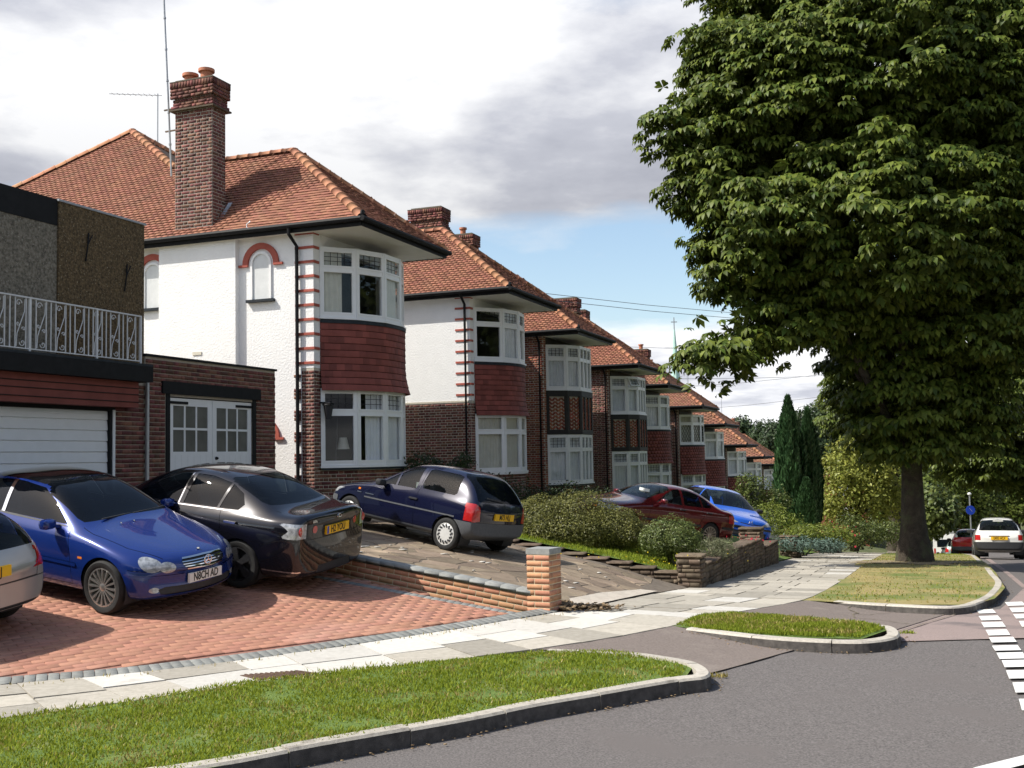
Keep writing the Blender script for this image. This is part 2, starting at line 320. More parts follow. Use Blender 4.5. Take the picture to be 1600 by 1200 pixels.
def pieces(name, mats, mat, parent, v=BOXV, f=BOXF, limit=300, stuff_name=None, world=None, label=None):
    """alike pieces: the `limit` nearest to the camera are objects sharing one mesh, the rest one joined part"""
    mats = np.asarray(mats, float)
    if len(mats) == 0: return
    world = np.array(world) if world is not None else (np.array(parent.matrix_world) if parent else np.eye(4))
    if parent is not None:
        world = np.array(Matrix.LocRotScale(parent.location, parent.rotation_euler, parent.scale))
        if parent.parent is not None: pp = parent.parent; world = np.array(Matrix.LocRotScale(pp.location, pp.rotation_euler, pp.scale)) @ world
    c = (mats[:, :3, 3] @ world[:3, :3].T) + world[:3, 3]; d = np.linalg.norm(c - np.array([0, 0, EYE]), axis=1)
    order = np.argsort(d); me = None
    if limit > 0:
        me = shared_mesh(name, v, f, mat)
        for i in order[:limit]:
            o = bpy.data.objects.new(name, me); COL.objects.link(o); o.parent = parent; o.matrix_basis = Matrix(mats[i].tolist())
    rest = order[limit:]
    if len(rest):
        vv = np.einsum('nij,kj->nki', mats[rest][:, :3, :3], np.asarray(v, float)) + mats[rest][:, None, :3, 3]
        nv = len(v); ff = np.asarray(f)[None] + (np.arange(len(rest)) * nv)[:, None, None]
        me2 = np_mesh(stuff_name or name + '_field', vv.reshape(-1, 3), ff.reshape(-1, ff.shape[-1])); me2.materials.append(M(mat))
        o = mesh_obj(stuff_name or name + '_field', me2, parent); o['kind'] = 'stuff'
def TRS(loc, sx=1, sy=1, sz=1, X=None, Y=None, Z=None):
    """matrix with given axes (orthonormal vectors) scaled, at loc"""
    m = np.eye(4); m[:3, 0] = np.array(X if X is not None else (1, 0, 0)) * sx; m[:3, 1] = np.array(Y if Y is not None else (0, 1, 0)) * sy; m[:3, 2] = np.array(Z if Z is not None else (0, 0, 1)) * sz; m[:3, 3] = loc
    return m
def brick_face(org, ux, nx, width, height, holes=(), course=.075, length=.225, joint=.015, proud=.005, depth=.05, start=0, rnd=None, bond='flemish', clip=None):
    """bricks lying on one wall face: org lower left corner on the mortar plane, ux along, nx outward"""
    out = []; rnd = rnd or random; ux = np.array(ux, float); nx = np.array(nx, float); org = np.array(org, float); rows = int(height / course + .01)
    for r in range(rows):
        z0 = r * course; x = -(length * .5 if (r + start) % 2 else 0.0)
        if bond == 'flemish': x = -(.17 if (r + start) % 2 else 0.0)
        k = 0
        while x < width - .01:
            L = length if bond != 'flemish' else (.225 if (k % 2 == 0) else .1125); k += 1
            a, b = max(x, 0), min(x + L, width); x += L
            if b - a < .045: continue
            cx, cz = (a + b) / 2, z0 + course / 2
            segs = [(a, b)]
            for (h0, h1, g0, g1) in holes:
                if cz > g0 and cz < g1:
                    ns = []
                    for (p, q) in segs:
                        if q <= h0 or p >= h1: ns.append((p, q)); continue
                        if p < h0: ns.append((p, h0))
                        if q > h1: ns.append((h1, q))
                    segs = ns
            for (p, q) in segs:
                if q - p < .04: continue
                if clip and not clip((p + q) / 2, cz): continue
                dd = depth + rnd.uniform(-.002, .003)
                c = org + ux * (p + q) / 2 + np.array((0, 0, cz)) + nx * (proud - dd / 2 + rnd.uniform(-.0015, .0015))
                out.append(TRS(c, q - p - joint, dd, course - joint, ux, -nx, (0, 0, 1)))
    return out
def clip_poly(poly, x0, x1, y0, y1):
    for ax, lim, keep in ((0, x0, 1), (0, x1, -1), (1, y0, 1), (1, y1, -1)):
        out = []; n = len(poly)
        for i in range(n):
            p, q = poly[i], poly[(i + 1) % n]; a = (p[ax] - lim) * keep; b = (q[ax] - lim) * keep
            if a >= 0: out.append(p)
            if (a > 0 and b < 0) or (a < 0 and b > 0): t = a / (a - b); out.append((p[0] + (q[0] - p[0]) * t, p[1] + (q[1] - p[1]) * t))
        poly = out
        if len(poly) < 3: return []
    return poly
def sheet(name, poly, zf, res, mat, off=0.0, parent=None, kind='structure'):
    """plan polygon laid over the terrain, cut into a grid so that it follows the slope"""
    P = np.array(poly, float); v = {}; V3 = []; fs = []
    def vid(p):
        k = (round(p[0], 4), round(p[1], 4))
        if k not in v: v[k] = len(V3); V3.append(p)
        return v[k]
    x0, y0 = P.min(0); x1, y1 = P.max(0); nx = max(1, int((x1 - x0) / res)); ny = max(1, int((y1 - y0) / res))
    pl = [tuple(p) for p in P]
    for i in range(nx):
        col = clip_poly(pl, x0 + (x1 - x0) * i / nx, x0 + (x1 - x0) * (i + 1) / nx, y0, y1)
        if not col: continue
        for j in range(ny):
            q = clip_poly(col, x0, x1, y0 + (y1 - y0) * j / ny, y0 + (y1 - y0) * (j + 1) / ny)
            if len(q) < 3: continue
            ids = []; [ids.append(vid(p)) for p in q if not ids or vid(p) != ids[-1]]
            if len(set(ids)) >= 3:
                if ids[0] == ids[-1]: ids = ids[:-1]
                if len(set(ids)) == len(ids): fs.append(ids)
    A = np.array(V3); z = np.asarray(zf(A[:, 0], A[:, 1])) + off
    ar = sum(pl[i][0] * pl[(i + 1) % len(pl)][1] - pl[(i + 1) % len(pl)][0] * pl[i][1] for i in range(len(pl)))
    if ar < 0: fs = [q[::-1] for q in fs]
    o = raw(name, np.column_stack([A, z]), fs, mat, parent)
    if kind and parent is None: o['kind'] = kind
    return o
# ------------------------------------------------------------------ ground, road, pavement, verges, drives
def ground_sheet():
    xs = np.unique(np.concatenate([np.linspace(-600, -40, 15), np.linspace(-40, 60, 101), np.linspace(60, 700, 17)]))
    ys = np.unique(np.concatenate([np.linspace(-60, 0, 7), np.linspace(0, 110, 111), np.linspace(110, 900, 40)]))
    X, Y = np.meshgrid(xs, ys); x, y = X.ravel(), Y.ravel(); z = zground(x, y) - .14
    z = np.where(sdist(x, y, FRONT) > 12, z + .0, z)
    n = len(xs); idx = np.arange(len(x)).reshape(X.shape)
    f = np.stack([idx[:-1, :-1], idx[:-1, 1:], idx[1:, 1:], idx[1:, :-1]], -1).reshape(-1, 4)
    me = np_mesh('ground', np.column_stack([x, y, z]), f); o = mesh_obj('ground', me, None, 'ground'); o['kind'] = 'structure'
ground_sheet()
def along(P, k): return tuple(np.array(P) + U * k)
FAR = 150
edge_pts = [tuple(p) for p in EDGE[1:-1]] + [along((6.5, 21.9), 100)]
sheet('road', [(-20, 1.5)] + [(-14, 4.2), (-8, 6.9)] + edge_pts[2:] + [along((22, 18), 100), (40, 15), (40, -6), (-20, -6)], zroad, .6, 'asphalt')
# older pink carriageway beyond the resurfaced junction
K2far = on_pave(1056, 1003, -.1)
pink = [on_pave(1350, 1006, -.1), on_pave(1400, 1004, -.12), on_pave(1700, 998, -.12), along(on_pave(1700, 998, -.12), 110), along((10.6, 22.0), 110), along((10.2, 22.0), 0), (7.2, 16.4), (5.4, 15.4), (4.6, 14.2), (4.3, 12.9)]
sheet('old_carriageway', pink, zroad, .6, 'asphalt_old', .012)
apA = [(.05, 11.62), (1.0, 12.25), (1.95, 13.0), (2.7, 12.35), (3.9, 11.75), on_pave(1250, 1012, -.1), on_pave(1150, 1042, -.11), on_pave(1100, 1055, -.11), (1.75, 10.5), (1.2, 11.15), (.4, 11.5)]
sheet('drive_apron', apA, zroad, .3, 'asphalt_apron', .016)
apB = [(2.4, 13.55), (4.36, 16.57), (4.9, 16.7), (6.3, 15.7), on_pave(1480, 960, -.11), on_pave(1400, 985, -.11), (4.2, 12.95), (3.0, 13.3)]
sheet('drive_apron', apB, zroad, .3, 'asphalt_apron', .020)
# cracks and joints in the apron are thin dark tar lines
def tar_line(pts, w, off, name='tar_joint', mat='joint_dark'):
    v, f = [], []
    P = [np.array(p, float) for p in pts]
    for i, p in enumerate(P):
        d = P[min(i + 1, len(P) - 1)] - P[max(i - 1, 0)]; d /= np.linalg.norm(d); nrm = np.array([-d[1], d[0]]) * w / 2 * random.uniform(.5, 1.4)
        for q in (p - nrm, p + nrm): v.append((q[0], q[1], zr1(q[0], q[1]) + off))
    for i in range(len(P) - 1): f.append((2 * i, 2 * i + 2, 2 * i + 3, 2 * i + 1))
    o = raw(name, v, f, mat); o['kind'] = 'structure'; return o
def wob(a, b, n, amp): return [np.array(a) + (np.array(b) - np.array(a)) * i / n + RNG.normal(0, amp, 2) * (0 < i < n) for i in range(n + 1)]
tar_line(wob(on_pave(1400, 990, -.11), on_pave(1545, 945, -.11), 10, .012), .025, .027)
tar_line(wob(on_pave(1330, 945, -.1), on_pave(1335, 965, -.1), 8, .05), .025, .027)
tar_line(wob(on_pave(1335, 965, -.1), on_pave(1420, 975, -.1), 9, .05), .025, .027)
tar_line(wob(on_pave(1340, 962, -.1), on_pave(1480, 951, -.1), 9, .05), .02, .027)

# painted give-way dashes, two rows across the mouth of the side road
def paint(cs, off=.022, name='road_marking', label=None):
    q = [on_pave(*c, off=-.12) for c in cs]; v = []; f = []; n = 4
    for j in range(n + 1):
        for e in (0, 1):
            a = q[0] + (q[3] - q[0]) * j / n if e == 0 else q[1] + (q[2] - q[1]) * j / n
            v.append((a[0], a[1], zr1(a[0], a[1]) + off))
    f = [(2 * j, 2 * j + 1, 2 * j + 3, 2 * j + 2) for j in range(n)]
    o = raw(name, v, f, 'road_paint'); o['kind'] = 'structure'; return o
ladder = [(1525, 1551, 954, 960), (1529, 1559, 964, 971), (1533, 1566, 974, 982), (1540, 1573, 986, 995), (1545, 1583, 998, 1006), (1550, 1590, 1011, 1019), (1557, 1598, 1022, 1032), (1565, 1608, 1034, 1045), (1572, 1620, 1050, 1063), (1582, 1634, 1069, 1085), (1592, 1650, 1095, 1113)]
for l, r, t, b in ladder: paint([(l, t + 1), (r, t), (r + 6, b), (l + 5, b + 1)])
for l, r, t, b in [(1570, 1597, 942, 948), (1577, 1608, 951, 958), (1583, 1618, 961, 968), (1592, 1630, 972, 981), (1602, 1640, 984, 994)]: paint([(l, t + 1), (r, t), (r + 6, b), (l + 5, b + 1)])
paint([(1520, 1205), (1660, 1170), (1670, 1182), (1560, 1210)])
# ---- kerbs: each stone is swept along its own stretch of the kerb line
def smooth_line(pts, n=8):
    P = [np.array(p, float) for p in pts]; out = []
    for i in range(len(P) - 1):
        p0, p1, p2, p3 = P[max(i - 1, 0)], P[i], P[i + 1], P[min(i + 2, len(P) - 1)]
        for k in range(n):
            t = k / n; out.append(.5 * ((2 * p1) + (-p0 + p2) * t + (2 * p0 - 5 * p1 + 4 * p2 - p3) * t * t + (-p0 + 3 * p1 - 3 * p2 + p3) * t ** 3))
    out.append(P[-1]); return np.array(out)
def resample(L, step):
    d = np.concatenate([[0], np.cumsum(np.linalg.norm(np.diff(L, axis=0), axis=1))]); n = max(2, int(d[-1] / step)); q = np.linspace(0, d[-1], n + 1)
    return np.column_stack([np.interp(q, d, L[:, 0]), np.interp(q, d, L[:, 1])]), d[-1]
def kerb(pts, name, width=.14, top=.015, stone=.92, drop=None, inner=1):
    L, tot = resample(smooth_line(pts), .08); root = empty(name, (L[0][0], L[0][1], float(pz(*L[0])))); root['kind'] = 'structure'
    n = int(round(tot / stone)); per = len(L) / n
    for k in range(n):
        i0, i1 = int(k * per), min(int((k + 1) * per) + 1, len(L)); S = L[i0:i1]
        if len(S) < 2: continue
        v, f = [], []; tilt = random.uniform(-.005, .005)
        for j, p in enumerate(S):
            a = S[min(j + 1, len(S) - 1)] - S[max(j - 1, 0)]; a = a / np.linalg.norm(a); nrm = np.array([-a[1], a[0]]) * inner
            sh = .006 if j == 0 else (-.006 if j == len(S) - 1 else 0); p = p + a * sh
            zt = float(pz(*p)) + top + tilt - (drop(p) if drop else 0); zb = zr1(*p) - .06
            for w_, z_ in ((0.0, zb), (0.012, zt - .02), (.03, zt), (width, zt + .003), (width + .01, zb)): q = p + nrm * w_; v.append((q[0] - L[0][0], q[1] - L[0][1], z_ - root.location.z))
        m = 5
        for j in range(len(S) - 1):
            for c in range(m - 1): a = j * m + c; f.append((a, a + m, a + m + 1, a + 1) if inner > 0 else (a, a + 1, a + m + 1, a + m))
        f.append(tuple(range(m)) if inner < 0 else tuple(range(m - 1, -1, -1))); e = (len(S) - 1) * m; f.append(tuple(e + c for c in range(m)))
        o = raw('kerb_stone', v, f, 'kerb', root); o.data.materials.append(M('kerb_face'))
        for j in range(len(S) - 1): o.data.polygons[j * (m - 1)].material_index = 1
    return root
K1 = [on_pave(x, y, .015) for x, y in [(150, 1226), (311, 1198), (500, 1163), (717, 1125), (836, 1101), (935, 1084), (1010, 1071), (1070, 1061), (1103, 1057), (1112, 1048), (1090, 1034), (1037, 1024), (985, 1018), (860, 1012)]]
K1[0:1] = [(-9.5, 3.1), (-6.0, 4.95), (-3.6, 6.45)]
K2 = [on_pave(x, y, .015) for x, y in [(1070, 980), (1180, 993), (1262, 999), (1345, 1001), (1397, 995), (1408, 986), (1393, 976), (1350, 972), (1270, 966), (1180, 958)]]
K3 = [on_pave(x, y, .015) for x, y in [(1300, 938), (1375, 943), (1491, 947), (1540, 937), (1562, 921), (1567, 908), (1556, 896)]] + [along((11.0, 25.2), k) for k in (3, 8, 14, 22, 34, 50, 80)]
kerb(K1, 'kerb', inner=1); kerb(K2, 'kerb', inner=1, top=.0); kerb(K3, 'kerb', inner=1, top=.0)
# ---- grass verges
GI1 = [on_pave(x, y) for x, y in [(0, 1127), (110, 1110), (250, 1090), (400, 1066), (520, 1052), (620, 1042), (740, 1030), (850, 1021), (950, 1020), (1030, 1033), (1060, 1043), (1050, 1056), (1000, 1066), (900, 1082), (800, 1100), (700, 1120), (590, 1141), (470, 1163), (350, 1186), (240, 1206)]]
GI1 = [(-8.4, 3.85), (-9, 6.4), (-6.2, 7.7)] + GI1 + [(-3.5, 6.65), (-5.9, 5.2)]
GI2 = [on_pave(x, y) for x, y in [(1073, 977), (1105, 965), (1150, 961), (1240, 967), (1337, 976), (1364, 982), (1330, 994), (1262, 992), (1187, 988), (1112, 981)]]
GI3 = [on_pave(x, y) for x, y in [(1262, 937), (1330, 912)]] + [along((6.5, 21.9), k) for k in (2, 8, 20, 40, 60)] + [along((10.75, 25.2), k) for k in (60, 30, 12, 4, 0)] + [on_pave(x, y) for x, y in [(1541, 902), (1548, 917), (1528, 934), (1490, 943), (1375, 942)]]
def zverge(x, y):
    return pz(x, y) + .004 + .05 * np.clip(1 - np.hypot(np.asarray(x) - 11.1, np.asarray(y) - 30) / 3.2, 0, 1)
def grow(poly, d):
    P = np.array(poly, float); n = len(P); ar = sum(P[i][0] * P[(i + 1) % n][1] - P[(i + 1) % n][0] * P[i][1] for i in range(n)); out = []
    for i in range(n):
        e = P[(i + 1) % n] - P[i - 1]; e = e / np.linalg.norm(e); out.append(tuple(P[i] + np.array((e[1], -e[0])) * d * (1 if ar > 0 else -1)))
    return out
sheet('verge', grow(GI1, .13), zverge, .4, 'turf', -.009); sheet('verge', grow(GI2, .17), zverge, .3, 'turf', -.009); sheet('verge', grow(GI3, .24), zverge, .5, 'turf_dry', -.009)
tr = at(1430, 868, 30); rg = np.random.default_rng(2)
bare = [(tr.x + math.cos(t) * (1.35 + .5 * math.sin(t * 2 + 1) + rg.normal(0, .12)), tr.y + math.sin(t) * (1.5 + .4 * math.sin(t * 3) + rg.normal(0, .12))) for t in np.linspace(0, 6.283, 30)[:-1]]
sheet('bare_soil', bare, zverge, .3, 'soil', .006)
# ---- pavement flags between the plots and the verges
def pavement():
    base = [tuple(p) for p in FRONT[1:-1]] + [along((5.2, 25.1), 90)] + [along((6.5, 21.9), 92)] + [tuple(p) for p in EDGE[1:-1]][::-1]
    sheet('pavement', base, pz, 1.0, 'joint_dark', -.022)
    LI, ti = resample(FRONT[1:-1].tolist() and np.vstack([FRONT[1:-1], along((5.2, 25.1), 60)]), .05); LO, to = resample(np.vstack([EDGE[1:-1], along((6.5, 21.9), 62)]), .05)
    root = empty('paving', (0, 12, 0)); root['kind'] = 'structure'; k = 0
    def P(a, b):
        i = a * (len(LI) - 1); j = a * (len(LO) - 1)
        # match stations by distance along the row beyond the pier so that joints run square
        p = LI[min(int(i), len(LI) - 1)]; q = LO[min(int(j), len(LO) - 1)]; return p + (q - p) * b
    # stations: pair inner and outer lines by nearest projection
    n = len(LI); inner = LI; outer = np.array([LO[np.argmin(np.sum((LO - p) ** 2, 1))] for p in inner])
    outer = np.array([outer[max(0, i - 12):i + 13].mean(0) for i in range(n)])
    i = 0; row = 0; cnt = 0
    while i < n - 30:
        dist = np.linalg.norm(inner[i])
        step = int(random.choice([.6, .6, .75, .9]) / .05); i2 = min(i + step, n - 1)
        wid = np.linalg.norm(outer[i] - inner[i]); m = max(2, int(round(wid / (.62 if row % 2 else .78)))); off = random.uniform(-.12, .12) / m
        bs = [0] + [min(max(c / m + off, .05), .95) for c in range(1, m)] + [1]
        for b0, b1 in zip(bs[:-1], bs[1:]):
            gi, gb = 0.010, 0.010 / max(wid, .3)
            def pt(ii, b): return inner[ii] + (outer[ii] - inner[ii]) * b
            q = [pt(i, b0 + gb), pt(i, b1 - gb), pt(i2, b1 - gb), pt(i2, b0 + gb)]; c = sum(q) / 4
            q = [c + (p - c) * .985 for p in q]
            tz = random.uniform(-.004, .004); tx, ty = random.uniform(-.006, .006), random.uniform(-.006, .006)
            top = [(p[0] - c[0], p[1] - c[1], float(pz(*p)) + tz + tx * (p[0] - c[0]) + ty * (p[1] - c[1])) for p in q]; zc = sum(t[2] for t in top) / 4
            v = [(x, y, z - zc - .045) for x, y, z in top] + [(x, y, z - zc) for x, y, z in top]
            d = np.linalg.norm(c - np.array((0, 0))); near_new = c[1] < 15.2 and c[0] > -3.2
            mt = 'slab_new' if (near_new and random.random() < .45) or random.random() < .05 else 'slab'
            o = raw('paving_slab', v, [(0, 1, 2, 3), (7, 6, 5, 4), (0, 4, 5, 1), (1, 5, 6, 2), (2, 6, 7, 3), (3, 7, 4, 0)], mt, root); o.location = (c[0], c[1] - 12, zc); cnt += 1
        i = i2; row += 1
pavement()
# ---- red block drive with a border of grey setts
HOUSE1 = np.array([-4.12, 22.6])                  # front corner of the first house; frame origin for the buildings beside it
def hloc(lx, ly): return HOUSE1 + U * lx + V * ly
red = [(-13.5, 7.15)] + [tuple(p) for p in FRONT[2:7]] + [(-.05, 13.6), (.0, 13.95), tuple(np.array((.2, 14.15)) + V * 3.2), tuple(np.array((.2, 14.15)) + V * 3.2 + U * 3.0), tuple(hloc(-.2, -.1)), tuple(hloc(-.2, 3)), tuple(hloc(-1.3, 3)), tuple(hloc(-1.3, .12)), tuple(hloc(-9.5, .12)), (-15.5, 13)]
sheet('block_drive', red, zplot, .6, 'joint_sand', -.012)
def tangent_frame(x, y, dx, dy, zf):
    e = .05; zx = (float(zf(x + e, y)[0]) - float(zf(x - e, y)[0])) / (2 * e); zy = (float(zf(x, y + e)[0]) - float(zf(x, y - e)[0])) / (2 * e)
    n = np.array([-zx, -zy, 1.0]); n /= np.linalg.norm(n); X = np.array([dx, dy, 0.0]); X -= n * X.dot(n); X /= np.linalg.norm(X); return X, np.cross(n, X), n
def inside(poly, x, y):
    P = np.array(poly); r = np.zeros(np.shape(x), bool); j = len(P) - 1
    for i in range(len(P)):
        c = ((P[i, 1] > y) != (P[j, 1] > y)) & (x < (P[j, 0] - P[i, 0]) * (y - P[i, 1]) / (P[j, 1] - P[i, 1] + 1e-12) + P[i, 0]); r ^= c; j = i
    return r
PAVE = np.column_stack([BOXV[:, 0], BOXV[:, 1], BOXV[:, 2]]); PAVE = np.vstack([PAVE[:4], PAVE[4:] * [1, 1, .86], PAVE[4:] * [.975, .95, 1]])
PAVEF = np.array([(0, 1, 5, 4), (1, 2, 6, 5), (2, 3, 7, 6), (3, 0, 4, 7), (4, 5, 9, 8), (5, 6, 10, 9), (6, 7, 11, 10), (7, 4, 8, 11), (8, 9, 10, 11)])
def block_drive():
    root = empty('block_paving', (-3, 14, 0)); root['kind'] = 'structure'
    dx, dy = np.array((.80, .60)) ; L, wd = .205, .104; mats = []
    ex = np.array((dx, dy)); ey = np.array((-dy, dx)); org = np.array((-4.0, 10.5))
    I, J = np.meshgrid(np.arange(-60, 60), np.arange(-60, 120)); I = I.ravel(); J = J.ravel()
    a = (I + .5 * (J % 2)) * L; b = J * wd; x = org[0] + a * ex[0] + b * ey[0]; y = org[1] + a * ex[1] + b * ey[1]
    # only the stretch of drive the photograph can see
    ok = inside(red, x, y) & (sdist(x, y, FRONT) > .24) & (y < 19.5) & (x > -8.2 - .0 * y) & (x > -.55 * y)
    x, y = x[ok], y[ok]; z = zplot(x, y)
    e = .05; zx = (zplot(x + e, y) - zplot(x - e, y)) / .1; zy = (zplot(x, y + e) - zplot(x, y - e)) / .1
    for xx, yy, zz, gx, gy in zip(x, y, z, zx, zy):
        n = np.array([-gx, -gy, 1.]); n /= np.linalg.norm(n); X = np.array([ex[0], ex[1], 0.]); X -= n * X.dot(n); X /= np.linalg.norm(X)
        mats.append(TRS((xx + 3, yy - 14, zz - .027 + random.uniform(-.0015, .0025)), L - .004, wd - .004, .06, X, np.cross(n, X), n))
    pieces('paving_block', mats, 'block_red', root, PAVE, PAVEF, 300, 'paving_blocks_rest', world=np.array(Matrix.Translation((-3, 14, 0))))
    setts = []
    Ls, tot = resample(smooth_line(FRONT[2:9], 6), .104)
    for p, q in zip(Ls[:-1], Ls[1:]):
        d = (q - p) / np.linalg.norm(q - p); c = (p + q) / 2 + np.array((-d[1], d[0])) * .115
        X, Y, n = tangent_frame(c[0], c[1], d[0], d[1], zplot); setts.append(TRS((c[0] + 3, c[1] - 14, zp1(*c) - .024), .098, .20, .06, X, Y, n))
    a, b = np.array((.0, 14.0)), np.array((.0, 14.0)) + V * 3.0
    for k in range(int(3.0 / .104)):
        c = a + V * (.104 * (k + .5)) - U * .07; X, Y, n = tangent_frame(c[0], c[1], V[0], V[1], zplot); setts.append(TRS((c[0] + 3, c[1] - 14, zp1(*c) - .022), .098, .12, .06, X, Y, n))
    pieces('edging_sett', setts, 'sett_grey', root, PAVE, PAVEF, 300, world=np.array(Matrix.Translation((-3, 14, 0))))
block_drive()
# ---- crazy-paved drive of the next plot
pier = np.array((.36, 14.42))
CR = [tuple(pier + np.array((.33, -.05))), (2.0, 17.45), (3.08, 19.75)] + [tuple(np.array((3.08, 19.75)) + V * k) for k in (2.5, 5.2, 7.2)] + [tuple(pier + V * 7.4 + U * .2), tuple(pier + V * 4.4 + U * .12), tuple(pier + U * .12)]
def zcrazy(x, y): return zplot(x, y) + .13 * np.clip((sdist(x, y, FRONT) - .25) / 1.3, 0, 1)
def zc1(x, y): return float(zcrazy(x, y)[0])
def crazy():
    root = empty('crazy_paving', (.5, 17, 0)); root['kind'] = 'structure'
    sheet('drive_bed', CR, zcrazy, .5, 'crazy_joint', .004)
    P = np.array(CR); x0, y0 = P.min(0); x1, y1 = P.max(0); pts = []
    rng = np.random.default_rng(3)
    while len(pts) < 260:
        q = rng.uniform((x0, y0), (x1, y1))
        if inside(CR, q[0:1], q[1:2])[0] and all(np.hypot(*(q - r)) > .30 for r in pts[-400:]): pts.append(q)
        if rng.random() < .0004: break
    pts = np.array(pts)
    for i, p in enumerate(pts):
        cell = [(p[0] - .8, p[1] - .8), (p[0] + .8, p[1] - .8), (p[0] + .8, p[1] + .8), (p[0] - .8, p[1] + .8)]
        d = np.hypot(*(pts - p).T); nb = np.argsort(d)[1:14]
        lines = [((p + pts[k]) / 2 - (pts[k] - p) / d[k] * .012, (pts[k] - p) / d[k]) for k in nb]
        for c, nr in lines:
            out = []
            for a, b in zip(cell, cell[1:] + cell[:1]):
                fa = (a[0] - c[0]) * nr[0] + (a[1] - c[1]) * nr[1]; fb = (b[0] - c[0]) * nr[0] + (b[1] - c[1]) * nr[1]
                if fa <= 0: out.append(a)
                if fa * fb < 0: t = fa / (fa - fb); out.append((a[0] + (b[0] - a[0]) * t, a[1] + (b[1] - a[1]) * t))
            cell = out
            if len(cell) < 3: break
        if len(cell) < 3: continue
        cx = [(c[0], c[1]) for c in cell if inside(CR, np.array([c[0]]), np.array([c[1]]))[0]]
        if len(cx) < 3: continue
        h = .012 + random.uniform(-.003, .004); zc = zc1(*p); n = len(cx)
        v = [(c[0] - p[0], c[1] - p[1], zc1(*c) - zc) for c in cx] + [((c[0] - p[0]) * .97, (c[1] - p[1]) * .97, zc1(*c) - zc + h) for c in cx]
        o = raw('paving_stone', v, [tuple(range(n, 2 * n))] + [(k, (k + 1) % n, (k + 1) % n + n, k + n) for k in range(n)], 'crazy', root); o.location = (p[0] - .5, p[1] - 17, zc)
    cem = [tuple(pier + np.array((.42, .05))), (1.55, 16.4), (2.35, 18.25), (2.05, 18.1), (1.3, 16.75), (.75, 15.5)]
    sheet('cement_ramp', cem, zcrazy, .3, 'cement', .022)
crazy()
# garden beds, lawns
LAWN = [tuple(np.array((3.22, 20.05)) + V * .1), (3.25, 20.1)] + [tuple(np.array((3.25, 20.1)) + U * 4.6), tuple(np.array((3.25, 20.1)) + U * 4.6 + V * 7.6), tuple(np.array((3.22, 20.05)) + V * 7.6)]
def zlawn(x, y): return zplot(x, y) + .06 + .17 * np.clip((sdist(x, y, FRONT) + .2) / .8, 0, 1)
sheet('lawn', LAWN, zlawn, .5, 'turf', .0)
D2 = [tuple(np.array((3.2, 20.0)) + U * 4.7), tuple(np.array((3.2, 20.0)) + U * 9.5), tuple(np.array((3.2, 20.0)) + U * 9.5 + V * 7.6), tuple(np.array((3.2, 20.0)) + U * 4.7 + V * 7.6)]
sheet('paved_forecourt', D2, zplot, .6, 'cement', .015)
D3 = [tuple(np.array((3.2, 20.0)) + U * 9.6), tuple(np.array((3.2, 20.0)) + U * 60), tuple(np.array((3.2, 20.0)) + U * 60 + V * 7.6), tuple(np.array((3.2, 20.0)) + U * 9.6 + V * 7.6)]
sheet('front_garden', D3, zplot, 1.0, 'turf', .01)
# ------------------------------------------------------------------ houses
def half_tube(r=.115, L=.31, n=7, th=.016):
    v, f = [], []
    for x, k in ((-.5, 1.0), (.42, 1.0), (.42, 1.10), (.5, 1.10)):
        for i in range(n): t = math.pi * i / (n - 1); v.append((x * L, math.cos(t) * r * k, math.sin(t) * r * k * .9))
    for a in range(3):
        for i in range(n - 1): p = a * n + i; f.append((p, p + n, p + n + 1, p + 1))
    return np.array(v), np.array(f)
HTV, HTF = half_tube()
def ridge_mats(p, q, step=.30, lift=.0, up=(0, 0, 1)):
    p, q = np.array(p, float), np.array(q, float); L = np.linalg.norm(q - p); n = max(1, int(L / step)); X = (q - p) / L
    Z = np.array(up, float); Z -= X * Z.dot(X); Z /= np.linalg.norm(Z); Y = np.cross(Z, X)
    return [TRS(p + X * ((i + .5) * L / n) + Z * lift + np.array((0, 0, random.uniform(-.006, .006))), L / n / .31, 1, 1, X, Y, Z) for i in range(n)]
def slope_tiles(poly, gauge=.10, tw=.165, th=.020, inset=.0):
    """tiles lying in courses on a roof plane; poly 3-d with its first edge along the eaves"""
    P = np.array(poly, float); e = P[1] - P[0]; e[2] = 0; e /= np.linalg.norm(e); n = None
    for i in range(2, len(P)):
        c = np.cross(P[1] - P[0], P[i] - P[0])
        if np.linalg.norm(c) > 1e-6: n = c / np.linalg.norm(c); break
    if n[2] < 0: n = -n
    g = np.cross(n, e)
    if g[2] < 0: g = -g
    q = np.column_stack([(P - P[0]) @ e, (P - P[0]) @ g]); x0, y0 = q.min(0); x1, y1 = q.max(0); out = []
    rows = int((y1 - y0) / gauge) + 1; cols = int((x1 - x0) / tw) + 2; tilt = math.atan2(th * .9, gauge); gt = g * math.cos(tilt) - n * math.sin(tilt) * -1
    gt = g * math.cos(tilt) + n * (-math.sin(tilt)); nt = np.cross(e, gt); nt = nt if nt[2] > 0 else -nt
    J, I = np.meshgrid(np.arange(rows), np.arange(cols), indexing='ij'); J = J.ravel(); I = I.ravel()
    cx = x0 + (I + .5 * (J % 2)) * tw; cy = y0 + (J + .5) * gauge; ok = inside(q, cx, cy)
    for x, y in zip(cx[ok], cy[ok]):
        dz = random.uniform(-.003, .004); c = P[0] + e * (x + random.uniform(-.003, .003)) + g * (y + random.uniform(-.003, .003)) + n * (.022 + dz)
        out.append(TRS(c, tw - .003, gauge * .86, th, e, gt, nt))
    return out
def poly_obj(name, pts, mat, parent, th=0.0, n=None):
    m = MB()
    if th: m.extrude(pts, Vector(n or (0, 0, -1)) * th)
    else: m.add(pts, [tuple(range(len(pts)))])
    return m.build(name, mat, parent)
ZE = 5.9
